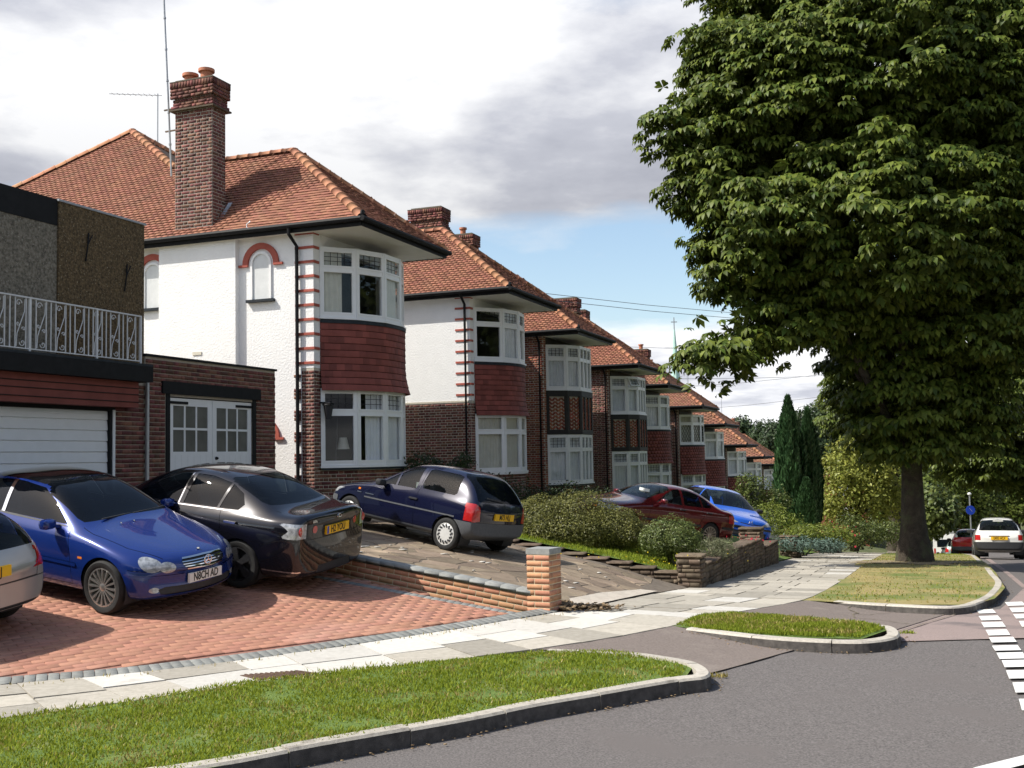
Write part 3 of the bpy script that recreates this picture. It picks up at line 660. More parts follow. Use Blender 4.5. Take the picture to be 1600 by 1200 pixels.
def bay_points(facets, x0, y0=0.0):
    P = [np.array((x0, y0))]
    for b, w, n in facets: P.append(P[-1] + np.array((math.cos(rad(b)), -math.sin(rad(b)))) * w)
    return P
def inset_poly(P, d):
    out = []
    for i, p in enumerate(P):
        a = P[i] - P[i - 1] if i > 0 else P[1] - P[0]; b = P[i + 1] - P[i] if i < len(P) - 1 else P[i] - P[i - 1]
        na = np.array((a[1], -a[0])) / np.linalg.norm(a); nb = np.array((b[1], -b[0])) / np.linalg.norm(b); m = na + nb; m /= np.linalg.norm(m)
        out.append(p - m * d / max(.4, m.dot(na)))
    return out
def bay_window(root, P, facets, z0, z1, trans=.31, lead=True, clear=(), open_light=None, diamond=False, mullions=1, pane='pane', sill=True, sillmat='white_paint'):
    m = MB(); h = z1 - z0; zt = z1 - h * trans; panes = []; leads = MB()
    for i, (b, w, n) in enumerate(facets):
        p, q = P[i], P[i + 1]; d = (q - p) / w; nr = np.array((d[1], -d[0]))
        T = Matrix(((d[0], nr[0], 0, p[0]), (d[1], nr[1], 0, p[1]), (0, 0, 1, 0), (0, 0, 0, 1)))   # local: x along, y outward, z up
        def bx(x0, x1, y0, y1, a, c): m.box((x0, y0, a), (x1, y1, c), T)
        bx(0, w, -.07, .012, z0, z0 + .07); bx(0, w, -.07, .012, z1 - .07, z1); bx(0, w, -.07, .010, zt - .035, zt + .035)
        bx(0, .05, -.07, .020, z0, z1); bx(w - .05, w, -.07, .020, z0, z1)
        if sill and i < 99: bx(-.02, w + .02, -.05, .06, z0 - .045, z0 - .002)
        lw = w / n
        for k in range(n):
            if k: bx(k * lw - .03, k * lw + .03, -.07, .016, z0, z1)
            for (a, c, top) in ((z0 + .07, zt - .035, False), (zt + .035, z1 - .07, True)):
                x0, x1 = k * lw + .05, (k + 1) * lw - .05
                if n > 1: x0, x1 = k * lw + (.05 if k == 0 else .03), (k + 1) * lw - (.05 if k == n - 1 else .03)
                fr = .038 if n == 1 else .026; TT = T
                if open_light == (i, k, top):
                    TT = T @ Matrix.Translation((0, .03, c)) @ Matrix.Rotation(rad(24), 4, 'X') @ Matrix.Translation((0, -.0, -c))
                for s in ((x0, x1, a, a + fr), (x0, x1, c - fr, c), (x0, x0 + fr, a + fr, c - fr), (x1 - fr, x1, a + fr, c - fr)): m.box((s[0], -.05, s[2]), (s[1], .022 if n == 1 else .006, s[3]), TT)
                panes.append((TT, x0 + fr, x1 - fr, a + fr, c - fr, top, i, k))
    win = m.build('bay_window', 'white_paint', root)
    for TT, x0, x1, a, c, top, i, k in panes:
        o = MB().box((x0 - .004, -.030, a - .004), (x1 + .004, -.022, c + .004), TT).build('pane', 'pane_clear' if (i, k, top) in clear else pane, win)
        if lead and top and not diamond:
            nx = max(2, int((x1 - x0) / .13)); nz = 3
            for j in range(1, nx): leads.box((x0 + (x1 - x0) * j / nx - .006, -.021, a), (x0 + (x1 - x0) * j / nx + .006, -.016, c), TT)
            for j in range(1, nz): leads.box((x0, -.0205, a + (c - a) * j / nz - .006), (x1, -.0155, a + (c - a) * j / nz + .006), TT)
        if diamond and not top:
            st = .16; L = x1 - x0; Hh = c - a
            for s in (-1, 1):
                kk = -int(Hh / st) - 2
                while kk * st < L + Hh:
                    pts = []
                    u0 = kk * st
                    for t in (0, Hh):
                        pts.append((u0 + (t * .6 if s > 0 else (Hh - t) * .6), t))
                    (xa, za), (xb, zb) = pts
                    for _ in (0,):
                        # clip to the light
                        if xb != xa:
                            lo, hi = min(xa, xb), max(xa, xb)
                            if hi > 0 and lo < L:
                                def zat(x): return za + (zb - za) * (x - xa) / (xb - xa)
                                A = (max(lo, 0), zat(max(lo, 0))); B = (min(hi, L), zat(min(hi, L)))
                                leads.bar(TT @ Vector((x0 + A[0], -.018, a + A[1])), TT @ Vector((x0 + B[0], -.018, a + B[1])), .014, .010)
                    kk += 1
    if leads.v: leads.build('leading', 'came', win)
    return win
def curtain(root, P, facets, z0, z1, cover, mat='curtain', depth=.085, amp=.012):
    """net curtains hanging behind the lights: cover = list of (facet, from, to) fractions"""
    Q = inset_poly(P, depth)
    for i, a, b in cover:
        p, q = Q[i], Q[i + 1]; L = np.linalg.norm(q - p); n = max(8, int(L * (b - a) / .02)); v, f = [], []; d = (q - p) / L; nr = np.array((d[1], -d[0])); ph = random.uniform(0, 6)
        for k in range(n + 1):
            t = a + (b - a) * k / n; c = p + (q - p) * t + nr * amp * math.sin(t * L * 62 + ph + .8 * math.sin(t * 9))
            v += [(c[0], c[1], z0), (c[0], c[1], z1)]
        f = [(2 * k, 2 * k + 2, 2 * k + 3, 2 * k + 1) for k in range(n)]
        raw('curtain', v, f, mat, root, True)
def smooth_arc(P, n=6):
    S = smooth_line([P[0] + (P[0] - P[1]) * .0] + list(P[1:]), n); return [np.array(s) for s in S]
def tile_apron(root, P, z0, z1, limit, rows=10, band=True):
    S = smooth_arc(P, 6); L, tot = resample(np.array(S), .03); L = [np.array(q) for q in L]
    core = inset_poly(L, .03); m = MB(); m.prism([tuple(c) for c in core][::-1] if False else [tuple(c) for c in core], z0 + .02, z1); m.build('apron_core', 'black_paint', root)
    gh = (z1 - z0 - (.12 if band else 0)) / rows; mats = []
    for r in range(rows):
        zc = z0 + gh * (r + .5); fl = .11 * max(0, 1 - (r + .5) / 4.5) ** 2; off = inset_poly(L, -.012 - fl); A, tl = resample(np.array(off), .17); sl = fl * .55 if r < 4 else 0
        A = A if r % 2 else (A[:-1] + A[1:]) / 2
        pts = list(A) if r % 2 else [off[0]] + list(A) + [off[-1]]
        for p, q in zip(pts[:-1], pts[1:]):
            w = np.linalg.norm(q - p)
            if w < .03: continue
            d = (q - p) / w; nr = np.array((d[1], -d[0], 0)); slope = .085 + (.30 * max(0, 1 - (r + .5) / 4.5)); Z = np.array((0, 0, 1.)) - nr * slope; Z /= np.linalg.norm(Z); Y = np.cross(Z, np.array((d[0], d[1], 0)))
            c = (p + q) / 2; mats.append(TRS((c[0], c[1], zc - .004), w - .0015, .020, gh * .93, (d[0], d[1], 0), Y, Z))
    pieces('hung_tile', mats, 'hung_tile', root, limit=limit, stuff_name='hung_tiles_rest')
    if band:
        B = inset_poly(L, -.035); m = MB(); m.prism([tuple(c) for c in B], z1 - .13, z1 - .05); m.build('lead_band', 'slate_band', root)
def herring_apron(root, P, facets, z0, z1, limit):
    core = inset_poly(P, .012); MB().prism([tuple(c) for c in core], z0 + .01, z1 - .01).build('apron_core', 'mortar', root)
    t = MB(); mats = []
    for i, (b, w, n) in enumerate(facets):
        p, q = P[i], P[i + 1]; d = (q - p) / w; nr = np.array((d[1], -d[0])); T = Matrix(((d[0], nr[0], 0, p[0]), (d[1], nr[1], 0, p[1]), (0, 0, 1, 0), (0, 0, 0, 1)))
        t.box((-.01, -.02, z0), (w + .01, .045, z0 + .14), T); t.box((-.01, -.02, z1 - .20), (w + .01, .05, z1), T)
        t.box((-.01, -.02, z0 + .14), (.09, .040, z1 - .2), T); t.box((w - .09, -.02, z0 + .14), (w + .01, .041, z1 - .2), T)
        for k in range(1, n): t.box((k * w / n - .05, -.02, z0 + .14), (k * w / n + .05, .036, z1 - .2), T)
        X = np.array((d[0], d[1], 0)); Z = np.array((0, 0, 1.)); N = np.array((nr[0], nr[1], 0)); o = np.array((p[0], p[1], 0)); a45 = math.radians(45)
        lw = w / n
        for k in range(n):
            x0, x1 = k * lw + (.09 if k == 0 else .05), (k + 1) * lw - (.09 if k == n - 1 else .05); zz0, zz1 = z0 + .14, z1 - .2
            bw, bl = .062, .17; ncol = max(1, int(round((x1 - x0) / (bl * .707)))); cw = (x1 - x0) / ncol
            for c in range(ncol):
                s = 1 if c % 2 else -1; zc = zz0 - .05
                while zc < zz1 + .05:
                    Xa = X * math.cos(a45) + Z * math.sin(a45) * s; Za = np.cross(Xa, -N)
                    cx = x0 + (c + .5) * cw
                    if zc > zz0 + .045 and zc < zz1 - .045: mats.append(TRS(o + X * cx + Z * zc + N * -.004, cw / .707 - .022, .03, bw, Xa, -N, Za))
                    zc += (bw + .022) / .707
    pieces('herringbone_brick', mats, 'brick_red', root, limit=limit, stuff_name='herringbone_bricks_rest')
    t.build('timber_frame', 'timber_black', root)
def chimney(root, x0, x1, y0, y1, zb, zt, pots, limit, moss=True):
    ch = MB(); ch.box((x0, y0, zb), (x1, y1, zt - .62)); ch.box((x0 - .012, y0 - .012, zt - .62), (x1 + .012, y1 + .012, zt - .03)); st = ch.build('chimney', 'mortar', root)
    mats = []
    hb = zt - .62 - zb
    for (org, ux, nx, wd) in (((x0, y1, zb), (0, -1, 0), (-1, 0, 0), y1 - y0), ((x0, y0, zb), (1, 0, 0), (0, -1, 0), x1 - x0), ((x1, y0, zb), (0, 1, 0), (1, 0, 0), y1 - y0)):
        mats += brick_face(org, ux, nx, wd, hb)
        ux, nx, org = np.array(ux, float), np.array(nx, float), np.array(org, float)
        for (e, za, hh) in ((.045, zt - .62, .08), (.015, zt - .54, .15), (.06, zt - .39, .23)):
            mats += brick_face(org - ux * (e + .03) + np.array((0, 0, za - zb)) + nx * (e + .012), ux, nx, wd + 2 * (e + .03), hh)
        if nx[0] < 0 or nx[1] < 0:   # soldier course under the cap
            pass
    for k in range(2): pass
    s_w = []
    for (org, ux, nx, wd) in (((x0, y1), (0, -1), (-1, 0), y1 - y0), ((x0, y0), (1, 0), (0, -1), x1 - x0), ((x1, y0), (0, 1), (1, 0), y1 - y0)):
        ux, nx, org = np.array(ux, float), np.array(nx, float), np.array(org, float); n = max(2, int((wd + .18) / .075))
        for k in range(n):
            c = org - ux * .09 + ux * ((k + .5) * (wd + .18) / n) + nx * .055
            s_w.append(TRS((c[0], c[1], zt - .085), (wd + .18) / n - .01, .06, .145, (ux[0], ux[1], 0), (-nx[0], -nx[1], 0), (0, 0, 1)))
    pieces('brick', mats + s_w, 'brick_old', st, limit=limit, stuff_name='bricks_rest')
    m = MB(); m.extrude([(x0 - .09, y0 - .09, zt - .02), (x1 + .09, y0 - .09, zt - .02), (x1 + .09, y1 + .09, zt - .02), (x0 - .09, y1 + .09, zt - .02)], (0, 0, .02)); m.extrude([(x0, y0, zt), (x1, y0, zt), (x1, y1, zt), (x0, y1, zt)], (0, 0, .05)); m.build('flaunching', 'stone_joint', st)
    if moss: MB().box((x0 - .10, y0 - .10, zt - .665), (x1 + .10, y1 + .10, zt - .63)).build('drip_course', 'stone_wall', st)
    for (px, py, hh, r) in pots:
        MB().lathe([(r * .8, zt), (r * .82, zt + hh - .07), (r * 1.12, zt + hh - .065), (r * 1.12, zt + hh), (r * .9, zt + hh), (r * .75, zt + hh - .1)], 14, Matrix.Translation((px, py, 0))).build('chimney_pot', 'pot', st, True)
    return st
def gutter(root, pts, name='gutter', r=.06):
    MB().tube(pts, r, 8).build(name, 'black_paint', root, True)

BOW = [(42, .80, 1), (21, .80, 1), (0, .80, 1), (-21, .60, 1), (-60, .60, 1)]
BOW2 = [(40, .92, 1), (16, .78, 1), (-8, .73, 1), (-28, .73, 1), (-46, .60, 1)]
CANT = [(50, .73, 1), (27, .66, 1), (0, 1.24, 3), (-27, .64, 1), (-50, .70, 1)]
HOUSES = [  # distance along the row, ground height, wall style, apron, bay plan, chimney side
    dict(k=0.0, z=1.05, wall='white', apron='tile', bay=BOW, ch='near', det=2, look='white rendered house with tall chimney, nearest of the row, beside the brick garage'),
    dict(k=8.27, z=.77, wall='white', apron='tile', bay=BOW2, ch='far', det=2, look='white rendered house with brick lower wall behind the navy hatchback'),
    dict(k=14.46, z=.26, wall='brick', apron='herring', bay=CANT, ch='near', det=2, look='brick house with black timbered herringbone bay, nearer of the two, behind the big bush'),
    dict(k=22.25, z=-.31, wall='brick', apron='herring', bay=CANT, ch='far', det=1, open=(1, 0, True), look='brick house with herringbone bay and an open top window, behind the dark red saloon'),
    dict(k=27.4, z=-.82, wall='brick', apron='tile', bay=BOW2, ch='near', det=1, look='brick house with red tile bay, right after the herringbone bays'),
    dict(k=34.9, z=-1.48, wall='brick', apron='tile', bay=BOW, ch='far', det=1, diamond=True, look='brick house with diamond leaded windows above a red tile bay'),
    dict(k=41.2, z=-2.26, wall='brick', apron='tile', bay=BOW2, ch='near', det=0, look='seventh house of the row counting from the tall chimney, brick with red tile bay'),
    dict(k=48.5, z=-3.37, wall='brick', apron='tile', bay=BOW, ch='far', det=0, look='eighth house of the row, its bay just above the blue hatchback roof'),
    dict(k=55.7, z=-4.15, wall='brick', apron='timber', bay=BOW2, ch='near', det=0, look='farthest but one house of the row, white bay over dark base'),
    dict(k=64.0, z=-4.75, wall='brick', apron='timber', bay=BOW, ch='far', det=0, look='farthest house of the row, partly hidden by the tall cypress'),
]
def house(i, h):
    c = HOUSE1 + U * h['k']; root = empty('house', (c[0], c[1], h['z']), RZ); tag(root, h['look'], 'house', 'houses along the street')
    det = h['det']; lim = 300 if det == 2 else 0; white = h['wall'] == 'white'; roof = 'roof_tile' if i < 4 else 'roof_tile_brown'
    WX, FX, YB = 3.66, 6.4, 13.2
    near_up = 'stucco' if white else 'mortar_dark'; zb = 2.8
    bx0 = .25 if h['bay'] is BOW else (.28 if h['bay'] is BOW2 else .22); P = bay_points(h['bay'], bx0); bx1 = P[-1][0]; bend = P[-1][1]
    P[-1] = np.array((bx1, min(bend, -.0)))
    # --- walls
    m = MB()
    if white:
        z_low = -1.2 if i == 0 else zb
        if i: m.box((0, .0, z_low), (.25, YB, ZE - .06))                 # near side
        else: m.box((0, .30, z_low), (.25, YB, ZE - .06)); m.box((0, 0, 2.9), (.25, .302, ZE - .06))
        if i == 0: m.box((-.13, 1.85, -1.2), (0.01, 3.86, ZE - .10))     # chimney breast
        m.box((.25, 0, 2.9), (bx0 + .04, .25, ZE - .06)); m.box((bx1 - .04, 0, 2.9), (WX, .25, ZE - .06)); m.box((WX - .25, .25, 2.8), (WX, 1.9, ZE - .06)); m.box((WX, 1.7, -1.2), (FX, 1.95, ZE - .06)); m.box((FX - .25, 1.95, -1.2), (FX, YB, ZE - .06)); m.box((.25, YB - .25, -1.2), (FX - .25, YB, ZE - .06))
        m.box((bx0 + .04, -.02, 5.49), (bx1 - .04, .2, ZE - .06))
        m.build('wall', 'stucco', root)
        lo = MB()
        if i > 0: lo.box((0.004, .004, -1.2), (.246, YB, zb)); lo.box((-.012, -.012, zb), (.26, YB, zb + .05))
        lo.box((.25 if i else .004, .006, -1.2), (bx0 + .04, .246 if i else .298, 2.9)); MB().box((bx1 - .04, .006, -1.2), (WX - .004, .246, 2.9)).box((WX - .25, .25, -1.2), (WX - .004, 1.9, 2.8)).build('lower_wall', 'mortar', root)
        wl = lo.build('lower_wall', 'mortar', root)
        b = brick_face((0.004, .006, 0), (1, 0, 0), (0, -1, 0), bx0 + .03, 2.9 if i == 0 else zb, start=1, length=.19, bond='stretcher')
        if i == 0:
            b += brick_face((0.004, .30, 0), (0, -1, 0), (-1, 0, 0), .30, 2.85)
            for r in range(38):
                w_ = .34 if (r // 3) % 2 == 0 else .0
                if w_ and r * .075 < 2.75:
                    b.append(TRS((-.018, .31 + .075, r * .075 + .037), .05, .15, .062))
            b += [TRS((.03, .03, r * .075 + .037), .10, .10, .064) for r in range(0)]
        else: b += brick_face((.004, 4.5, 0), (0, -1, 0), (-1, 0, 0), 4.496, zb)
        pieces('brick', b, 'brick_old', wl, limit=lim, stuff_name='bricks_rest')
        # red quoin strips
        for r in range(10):
            z = 2.98 + r * .305
            q = MB().box((-.022, -.022, z), (.20 if i else .205, .012, z + .055)); q.box((-.022, .012, z), (.01, .44, z + .055)); q.build('quoin_strip', 'paint_red', root)
    else:
        m.box((0, 0, -1.2), (.25, YB, ZE - .06)); m.box((.25, 0, -1.2), (bx0 + .04, .25, ZE - .06)); m.box((bx1 - .04, 0, -1.2), (WX, .25, ZE - .06)); m.box((WX - .25, .25, -1.2), (WX, 1.9, ZE - .06)); m.box((WX, 1.7, -1.2), (FX, 1.95, ZE - .06)); m.box((FX - .25, 1.95, -1.2), (FX, YB, ZE - .06)); m.box((.25, YB - .25, -1.2), (FX - .25, YB, ZE - .06))
        wl = m.build('wall', 'mortar', root)
        b = brick_face((0, .0, 0), (1, 0, 0), (0, -1, 0), bx0, ZE - .1, start=1) + brick_face((0, 2.4, 0), (0, -1, 0), (-1, 0, 0), 2.4, ZE - .1) + brick_face((WX, 1.7, 0), (1, 0, 0), (0, -1, 0), FX - WX, ZE - .1)
        pieces('brick', b, 'brick_red' if i % 2 == 0 else 'brick_old', wl, limit=lim if i < 3 else 0, stuff_name='bricks_rest')
        MB().box((bx0 + .02, -.03, 5.46), (bx1 - .02, .2, ZE - .06)).build('bay_lintel', 'timber_black', root)
    # rooms behind the bay
    rm = MB()
    for a, c_ in ((.3, 2.75), (3.3, 5.75)):
        rm.add([(.26, .1, a), (WX - .26, .1, a), (WX - .26, 3.2, a), (.26, 3.2, a), (.26, .1, c_), (WX - .26, .1, c_), (WX - .26, 3.2, c_), (.26, 3.2, c_)], [(0, 1, 2, 3), (7, 6, 5, 4), (1, 5, 6, 2), (2, 6, 7, 3), (3, 7, 4, 0)])
    rm.build('room', 'room', root)
    # --- bay
    base = inset_poly(P, .03); bw = MB(); bw.prism([tuple(c_) for c_ in base], -1.2, .80); bb = bw.build('bay_base', 'mortar', root); bricks = []
    for j, (b_, w, n) in enumerate(h['bay']):
        if j > 3 or det == 0: continue
        p, q = P[j], P[j + 1]; d = (q - p) / np.linalg.norm(q - p); bricks += brick_face((p[0] - d[1] * -.0, p[1], 0), (d[0], d[1], 0), (d[1], -d[0], 0), np.linalg.norm(q - p), .76, proud=-.018)
    pieces('brick', bricks, 'brick_old', bb, limit=lim, stuff_name='bricks_rest')
    MB().prism([tuple(c_) for c_ in inset_poly(P, -.05)], .76, .815).build('bay_sill', 'slate_band' if i == 0 or not white else 'white_paint', root)
    clear = set()
    lw = bay_window(root, P, h['bay'], .85, 2.48, lead=det > 0 and i != 1, open_light=None, diamond=False)
    uw = bay_window(root, P, h['bay'], 4.0, 5.50, lead=det > 0, open_light=h.get('open'), diamond=h.get('diamond', False))
    if h['apron'] == 'tile': tile_apron(root, P, 2.43, 4.0, 300 if det == 2 else 0)
    elif h['apron'] == 'herring': herring_apron(root, P, h['bay'], 2.50, 3.96, 300 if det == 2 else 0)
    else: MB().prism([tuple(c_) for c_ in inset_poly(P, .0)], 2.46, 3.97).build('apron', 'timber_black' if i == 8 else 'hung_tile', root)
    cov_l = {0: [(0, 0.0, .16), (1, .35, 1.0), (2, 0, 1), (3, 0, 1)], 1: [(0, 0, 1), (1, 0, 1), (2, 0, 1)]}.get(i, [(j, 0, 1) for j in range(4)])
    cov_u = {0: [(0, 0.0, .66), (2, .1, .9), (3, 0, 1)], 1: [(0, 0, .1), (1, 0, 1), (2, 0, 1)]}.get(i, [(j, 0, 1) for j in range(4)])
    curtain(lw, P, h['bay'], .93, 2.43, cov_l, 'curtain_cream' if i == 1 else 'curtain'); curtain(uw, P, h['bay'], 4.08, 5.44, cov_u, 'curtain_cream' if i in (0, 5) else 'curtain')
    # --- roof planes
    A, B, R, J, Pk = (-.25, -1.3, ZE), (3.91, -1.3, ZE), (1.83, 1.6, ZE + 2.24), (1.83, 4.98, ZE + 2.24), (3.35, 7.55, ZE + 3.88)
    D, V0, FC, BK = (-.25, 13.66, ZE), (3.91, 1.45, ZE), (6.65, 1.45, ZE), (6.65, 13.66, ZE)
    rf = MB()
    for q in ((D, A, R, J, Pk), (A, B, R), (B, V0, J, R), (V0, FC, Pk, J), (FC, BK, Pk), (BK, D, Pk)): rf.add(q, [tuple(range(len(q)))])
    rfo = rf.build('roof', 'roof_under', root)
    g, tw = (.10, .165) if det == 2 else ((.10, .165) if det else (.115, .33))
    t = slope_tiles([D, A, R, J, Pk], g, tw) + slope_tiles([A, B, R], g, tw)
    if det: t += slope_tiles([B, V0, J, R], g * 1.2, .35)
    pieces('roof_tile', t, roof, rfo, limit=300 if i == 0 else 0, stuff_name='roof_tiles_rest')
    hips = ridge_mats(A, R) + ridge_mats(B, R) + ridge_mats(R, J) + ridge_mats(J, Pk) + ridge_mats(D, Pk) + ridge_mats(FC, Pk)
    pieces('ridge_tile', hips, 'ridge_tile', rfo, HTV, HTF, limit=300 if i < 5 else 0, stuff_name='ridge_tiles')
    MB().lathe([(.10, -.01), (.10, .02), (.0, .02)], 10, Matrix.Translation((A[0] - .02, A[1] - .03, ZE + .05)) @ Matrix.Rotation(rad(90), 4, 'X')).build('hip_end', 'black_paint', rfo)
    # --- eaves
    fx = MB(); zf0, zf1 = ZE - .17, ZE - .01
    for p, q in ((D, A), (A, B), (B, V0), (V0, FC)):
        fx.bar((p[0] + (.012 if p[0] < 0 else -.012), p[1] + .012, (zf0 + zf1) / 2), (q[0] + (.012 if q[0] < 0 else -.012), q[1] + .012, (zf0 + zf1) / 2), .025, zf1 - zf0)
    fx.build('fascia', 'black_paint' if i in (0, 1) else 'timber_black', root)
    poly_obj('soffit', [(-.24, -1.29, zf0 + .02), (3.90, -1.29, zf0 + .02), (3.90, 1.5, zf0 + .02), (6.6, 1.5, zf0 + .02), (6.6, 1.9, zf0 + .02), (3.6, 1.9, zf0 + .02), (3.6, .2, zf0 + .02), (.1, .2, zf0 + .02), (.1, 13.4, zf0 + .02), (-.24, 13.4, zf0 + .02)][::-1], 'soffit', root)
    gutter(root, [(-.31, 13.6, ZE - .03), (-.31, -1.33, ZE - .03)]); gutter(root, [(-.36, -1.36, ZE - .03), (3.97, -1.36, ZE - .04)]); gutter(root, [(3.97, -1.3, ZE - .04), (3.97, 1.4, ZE - .05)])
    # --- downpipe
    if i == 0: MB().tube([(-.31, .40, ZE - .08), (-.31, .40, ZE - .2), (-.07, .36, ZE - .42), (-.07, .36, 1.5), (-.07, .36, -.9)], .038, 8).build('downpipe', 'black_paint', root, True)
    else: MB().tube([(-.29, .16, ZE - .08), (-.07, .12, ZE - .35), (-.07, .12, -.9)], .038, 8).build('downpipe', 'black_paint', root, True)
    # --- entrance beside the bay
    d = MB(); d.box((WX + .5, 1.66, 0), (WX + 1.5, 1.72, 2.1)); d.build('front_door', 'timber_black', root)
    # --- chimney
    if h['ch'] == 'near': chimney(root, -.10, .38, 2.47, 3.45, ZE - .15 if i == 0 else ZE, 9.42, [(.08, 2.75, .27, .16), (.08, 3.18, .22, .16)] if i == 0 else [(.14, 2.9, .3, .12)], 300 if i == 0 else 0)
    else: chimney(root, 3.2, 3.7, 2.3, 3.35, ZE + .3, 9.22, [] if i in (1, 3) else [(3.45, 2.7, .32, .13)], 0)
    return root
ROOTS = [house(i, h) for i, h in enumerate(HOUSES)]
# --- details of the nearest house
def house1_extras():
    r = ROOTS[0]; A = MB()
    m = MB(); m.box((-.14, 2.40, ZE - .16), (-.085, 3.52, ZE + .02)); m.extrude([(-.2, 2.40, ZE - .02), (-.2, 3.52, ZE - .02), (-.09, 3.52, ZE + .16), (-.09, 2.40, ZE + .16)], (.0, 0, .02)); m.build('lead_flashing', 'lead_white', r)
    MB().extrude([(-.10, 2.44, ZE + .14), (.45, 2.44, ZE + .80), (.45, 2.34, ZE + .80), (-.10, 2.34, ZE + .14)], (0, 0, .03)).build('lead_flashing', 'lead', r)
    for yc, zs, hgt in ((1.28, 4.42, 1.0), (4.12, 4.42, 1.0), (1.28, .55, 1.15)):
        w = .21; zr = zs + hgt - w - .02
        arc = [(0.0 - .002, yc + math.cos(t) * w, zr + math.sin(t) * w) for t in np.linspace(0, math.pi, 13)]
        fr = MB()
        ring_o = [(yc + math.cos(t) * (w + .05), zr + math.sin(t) * (w + .05)) for t in np.linspace(0, math.pi, 13)]; ring_i = [(yc + math.cos(t) * w, zr + math.sin(t) * w) for t in np.linspace(0, math.pi, 13)]
        ring_o = [(yc + w + .05, zs)] + ring_o + [(yc - w - .05, zs)]; ring_i = [(yc + w, zs)] + ring_i + [(yc - w, zs)]
        n = len(ring_o); v = [(-.035, a, b) for a, b in ring_o] + [(-.035, a, b) for a, b in ring_i] + [(.0, a, b) for a, b in ring_o] + [(.0, a, b) for a, b in ring_i]; f = []
        for k in range(n - 1): f += [(k, k + 1, n + k + 1, n + k), (k, 2 * n + k, 2 * n + k + 1, k + 1), (n + k, n + k + 1, 3 * n + k + 1, 3 * n + k)]
        fr.add(v, f); win = fr.build('arched_window', 'white_paint', r)
        pv = [(-.006, a, b) for a, b in ring_i]; raw('pane', pv, [tuple(range(len(pv)))], 'pane_frost', win)
        ho, hi = w + .24, w + .11; hd = MB(); oo = [(yc + math.cos(t) * ho, zr + math.sin(t) * ho) for t in np.linspace(0, math.pi, 17)]; ii = [(yc + math.cos(t) * hi, zr + math.sin(t) * hi) for t in np.linspace(0, math.pi, 17)]
        n = 17; v = [(-.05, a, b) for a, b in oo] + [(-.05, a, b) for a, b in ii] + [(.01, a, b) for a, b in oo] + [(.01, a, b) for a, b in ii]; f = []
        for k in range(n - 1): f += [(k, k + 1, n + k + 1, n + k), (k, 2 * n + k, 2 * n + k + 1, k + 1), (n + k, n + k + 1, 3 * n + k + 1, 3 * n + k)]
        hd.add(v, f); hd.box((-.05, yc + hi - .0, zr - .05), (.01, yc + ho + .10, zr)); hd.box((-.05, yc - ho - .10, zr - .05), (.01, yc - hi, zr)); hd.build('arch_hood', 'paint_red', r)
        MB().box((-.09, yc - .34, zs - .06), (.01, yc + .34, zs)).build('sill', 'slate_band', r)
    vb = MB().box((-.147, 2.72, 3.30), (-.128, 2.95, 3.37)); vb.build('air_brick', 'curtain_cream', r)
    MB().tube([(-.30, 1.35, ZE + .16), (-.33, 1.42, ZE + .10), (-.36, 1.40, ZE + .02), (-.30, 1.28, ZE - .06)], .014, 6).build('loose_cable', 'iron_white', r)
    # lantern by the bay
    l = MB(); l.box((.12, -.30, 2.12), (.30, -.12, 2.16)); l.box((.20, -.14, 2.16), (.23, .0, 2.19)); l.build('lantern_bracket', 'black_paint', r)
    MB().lathe([(.06, 1.82), (.10, 2.10), (.12, 2.115), (.03, 2.2)], 6, Matrix.Translation((.21, -.21, 0))).build('wall_lantern', 'came', r)
    # lamp and twig standing in the lower window
    MB().lathe([(.14, 1.20), (.08, 1.45)], 16, Matrix.Translation((.95, -.13, 0))).build('lampshade', 'curtain_cream', r, True)
    MB().tube([(.75, -.05, .9), (.78, -.08, 1.5), (.74, -.1, 1.8), (.8, -.12, 2.25)], .018, 6).build('twig_ornament', 'came', r)
house1_extras()

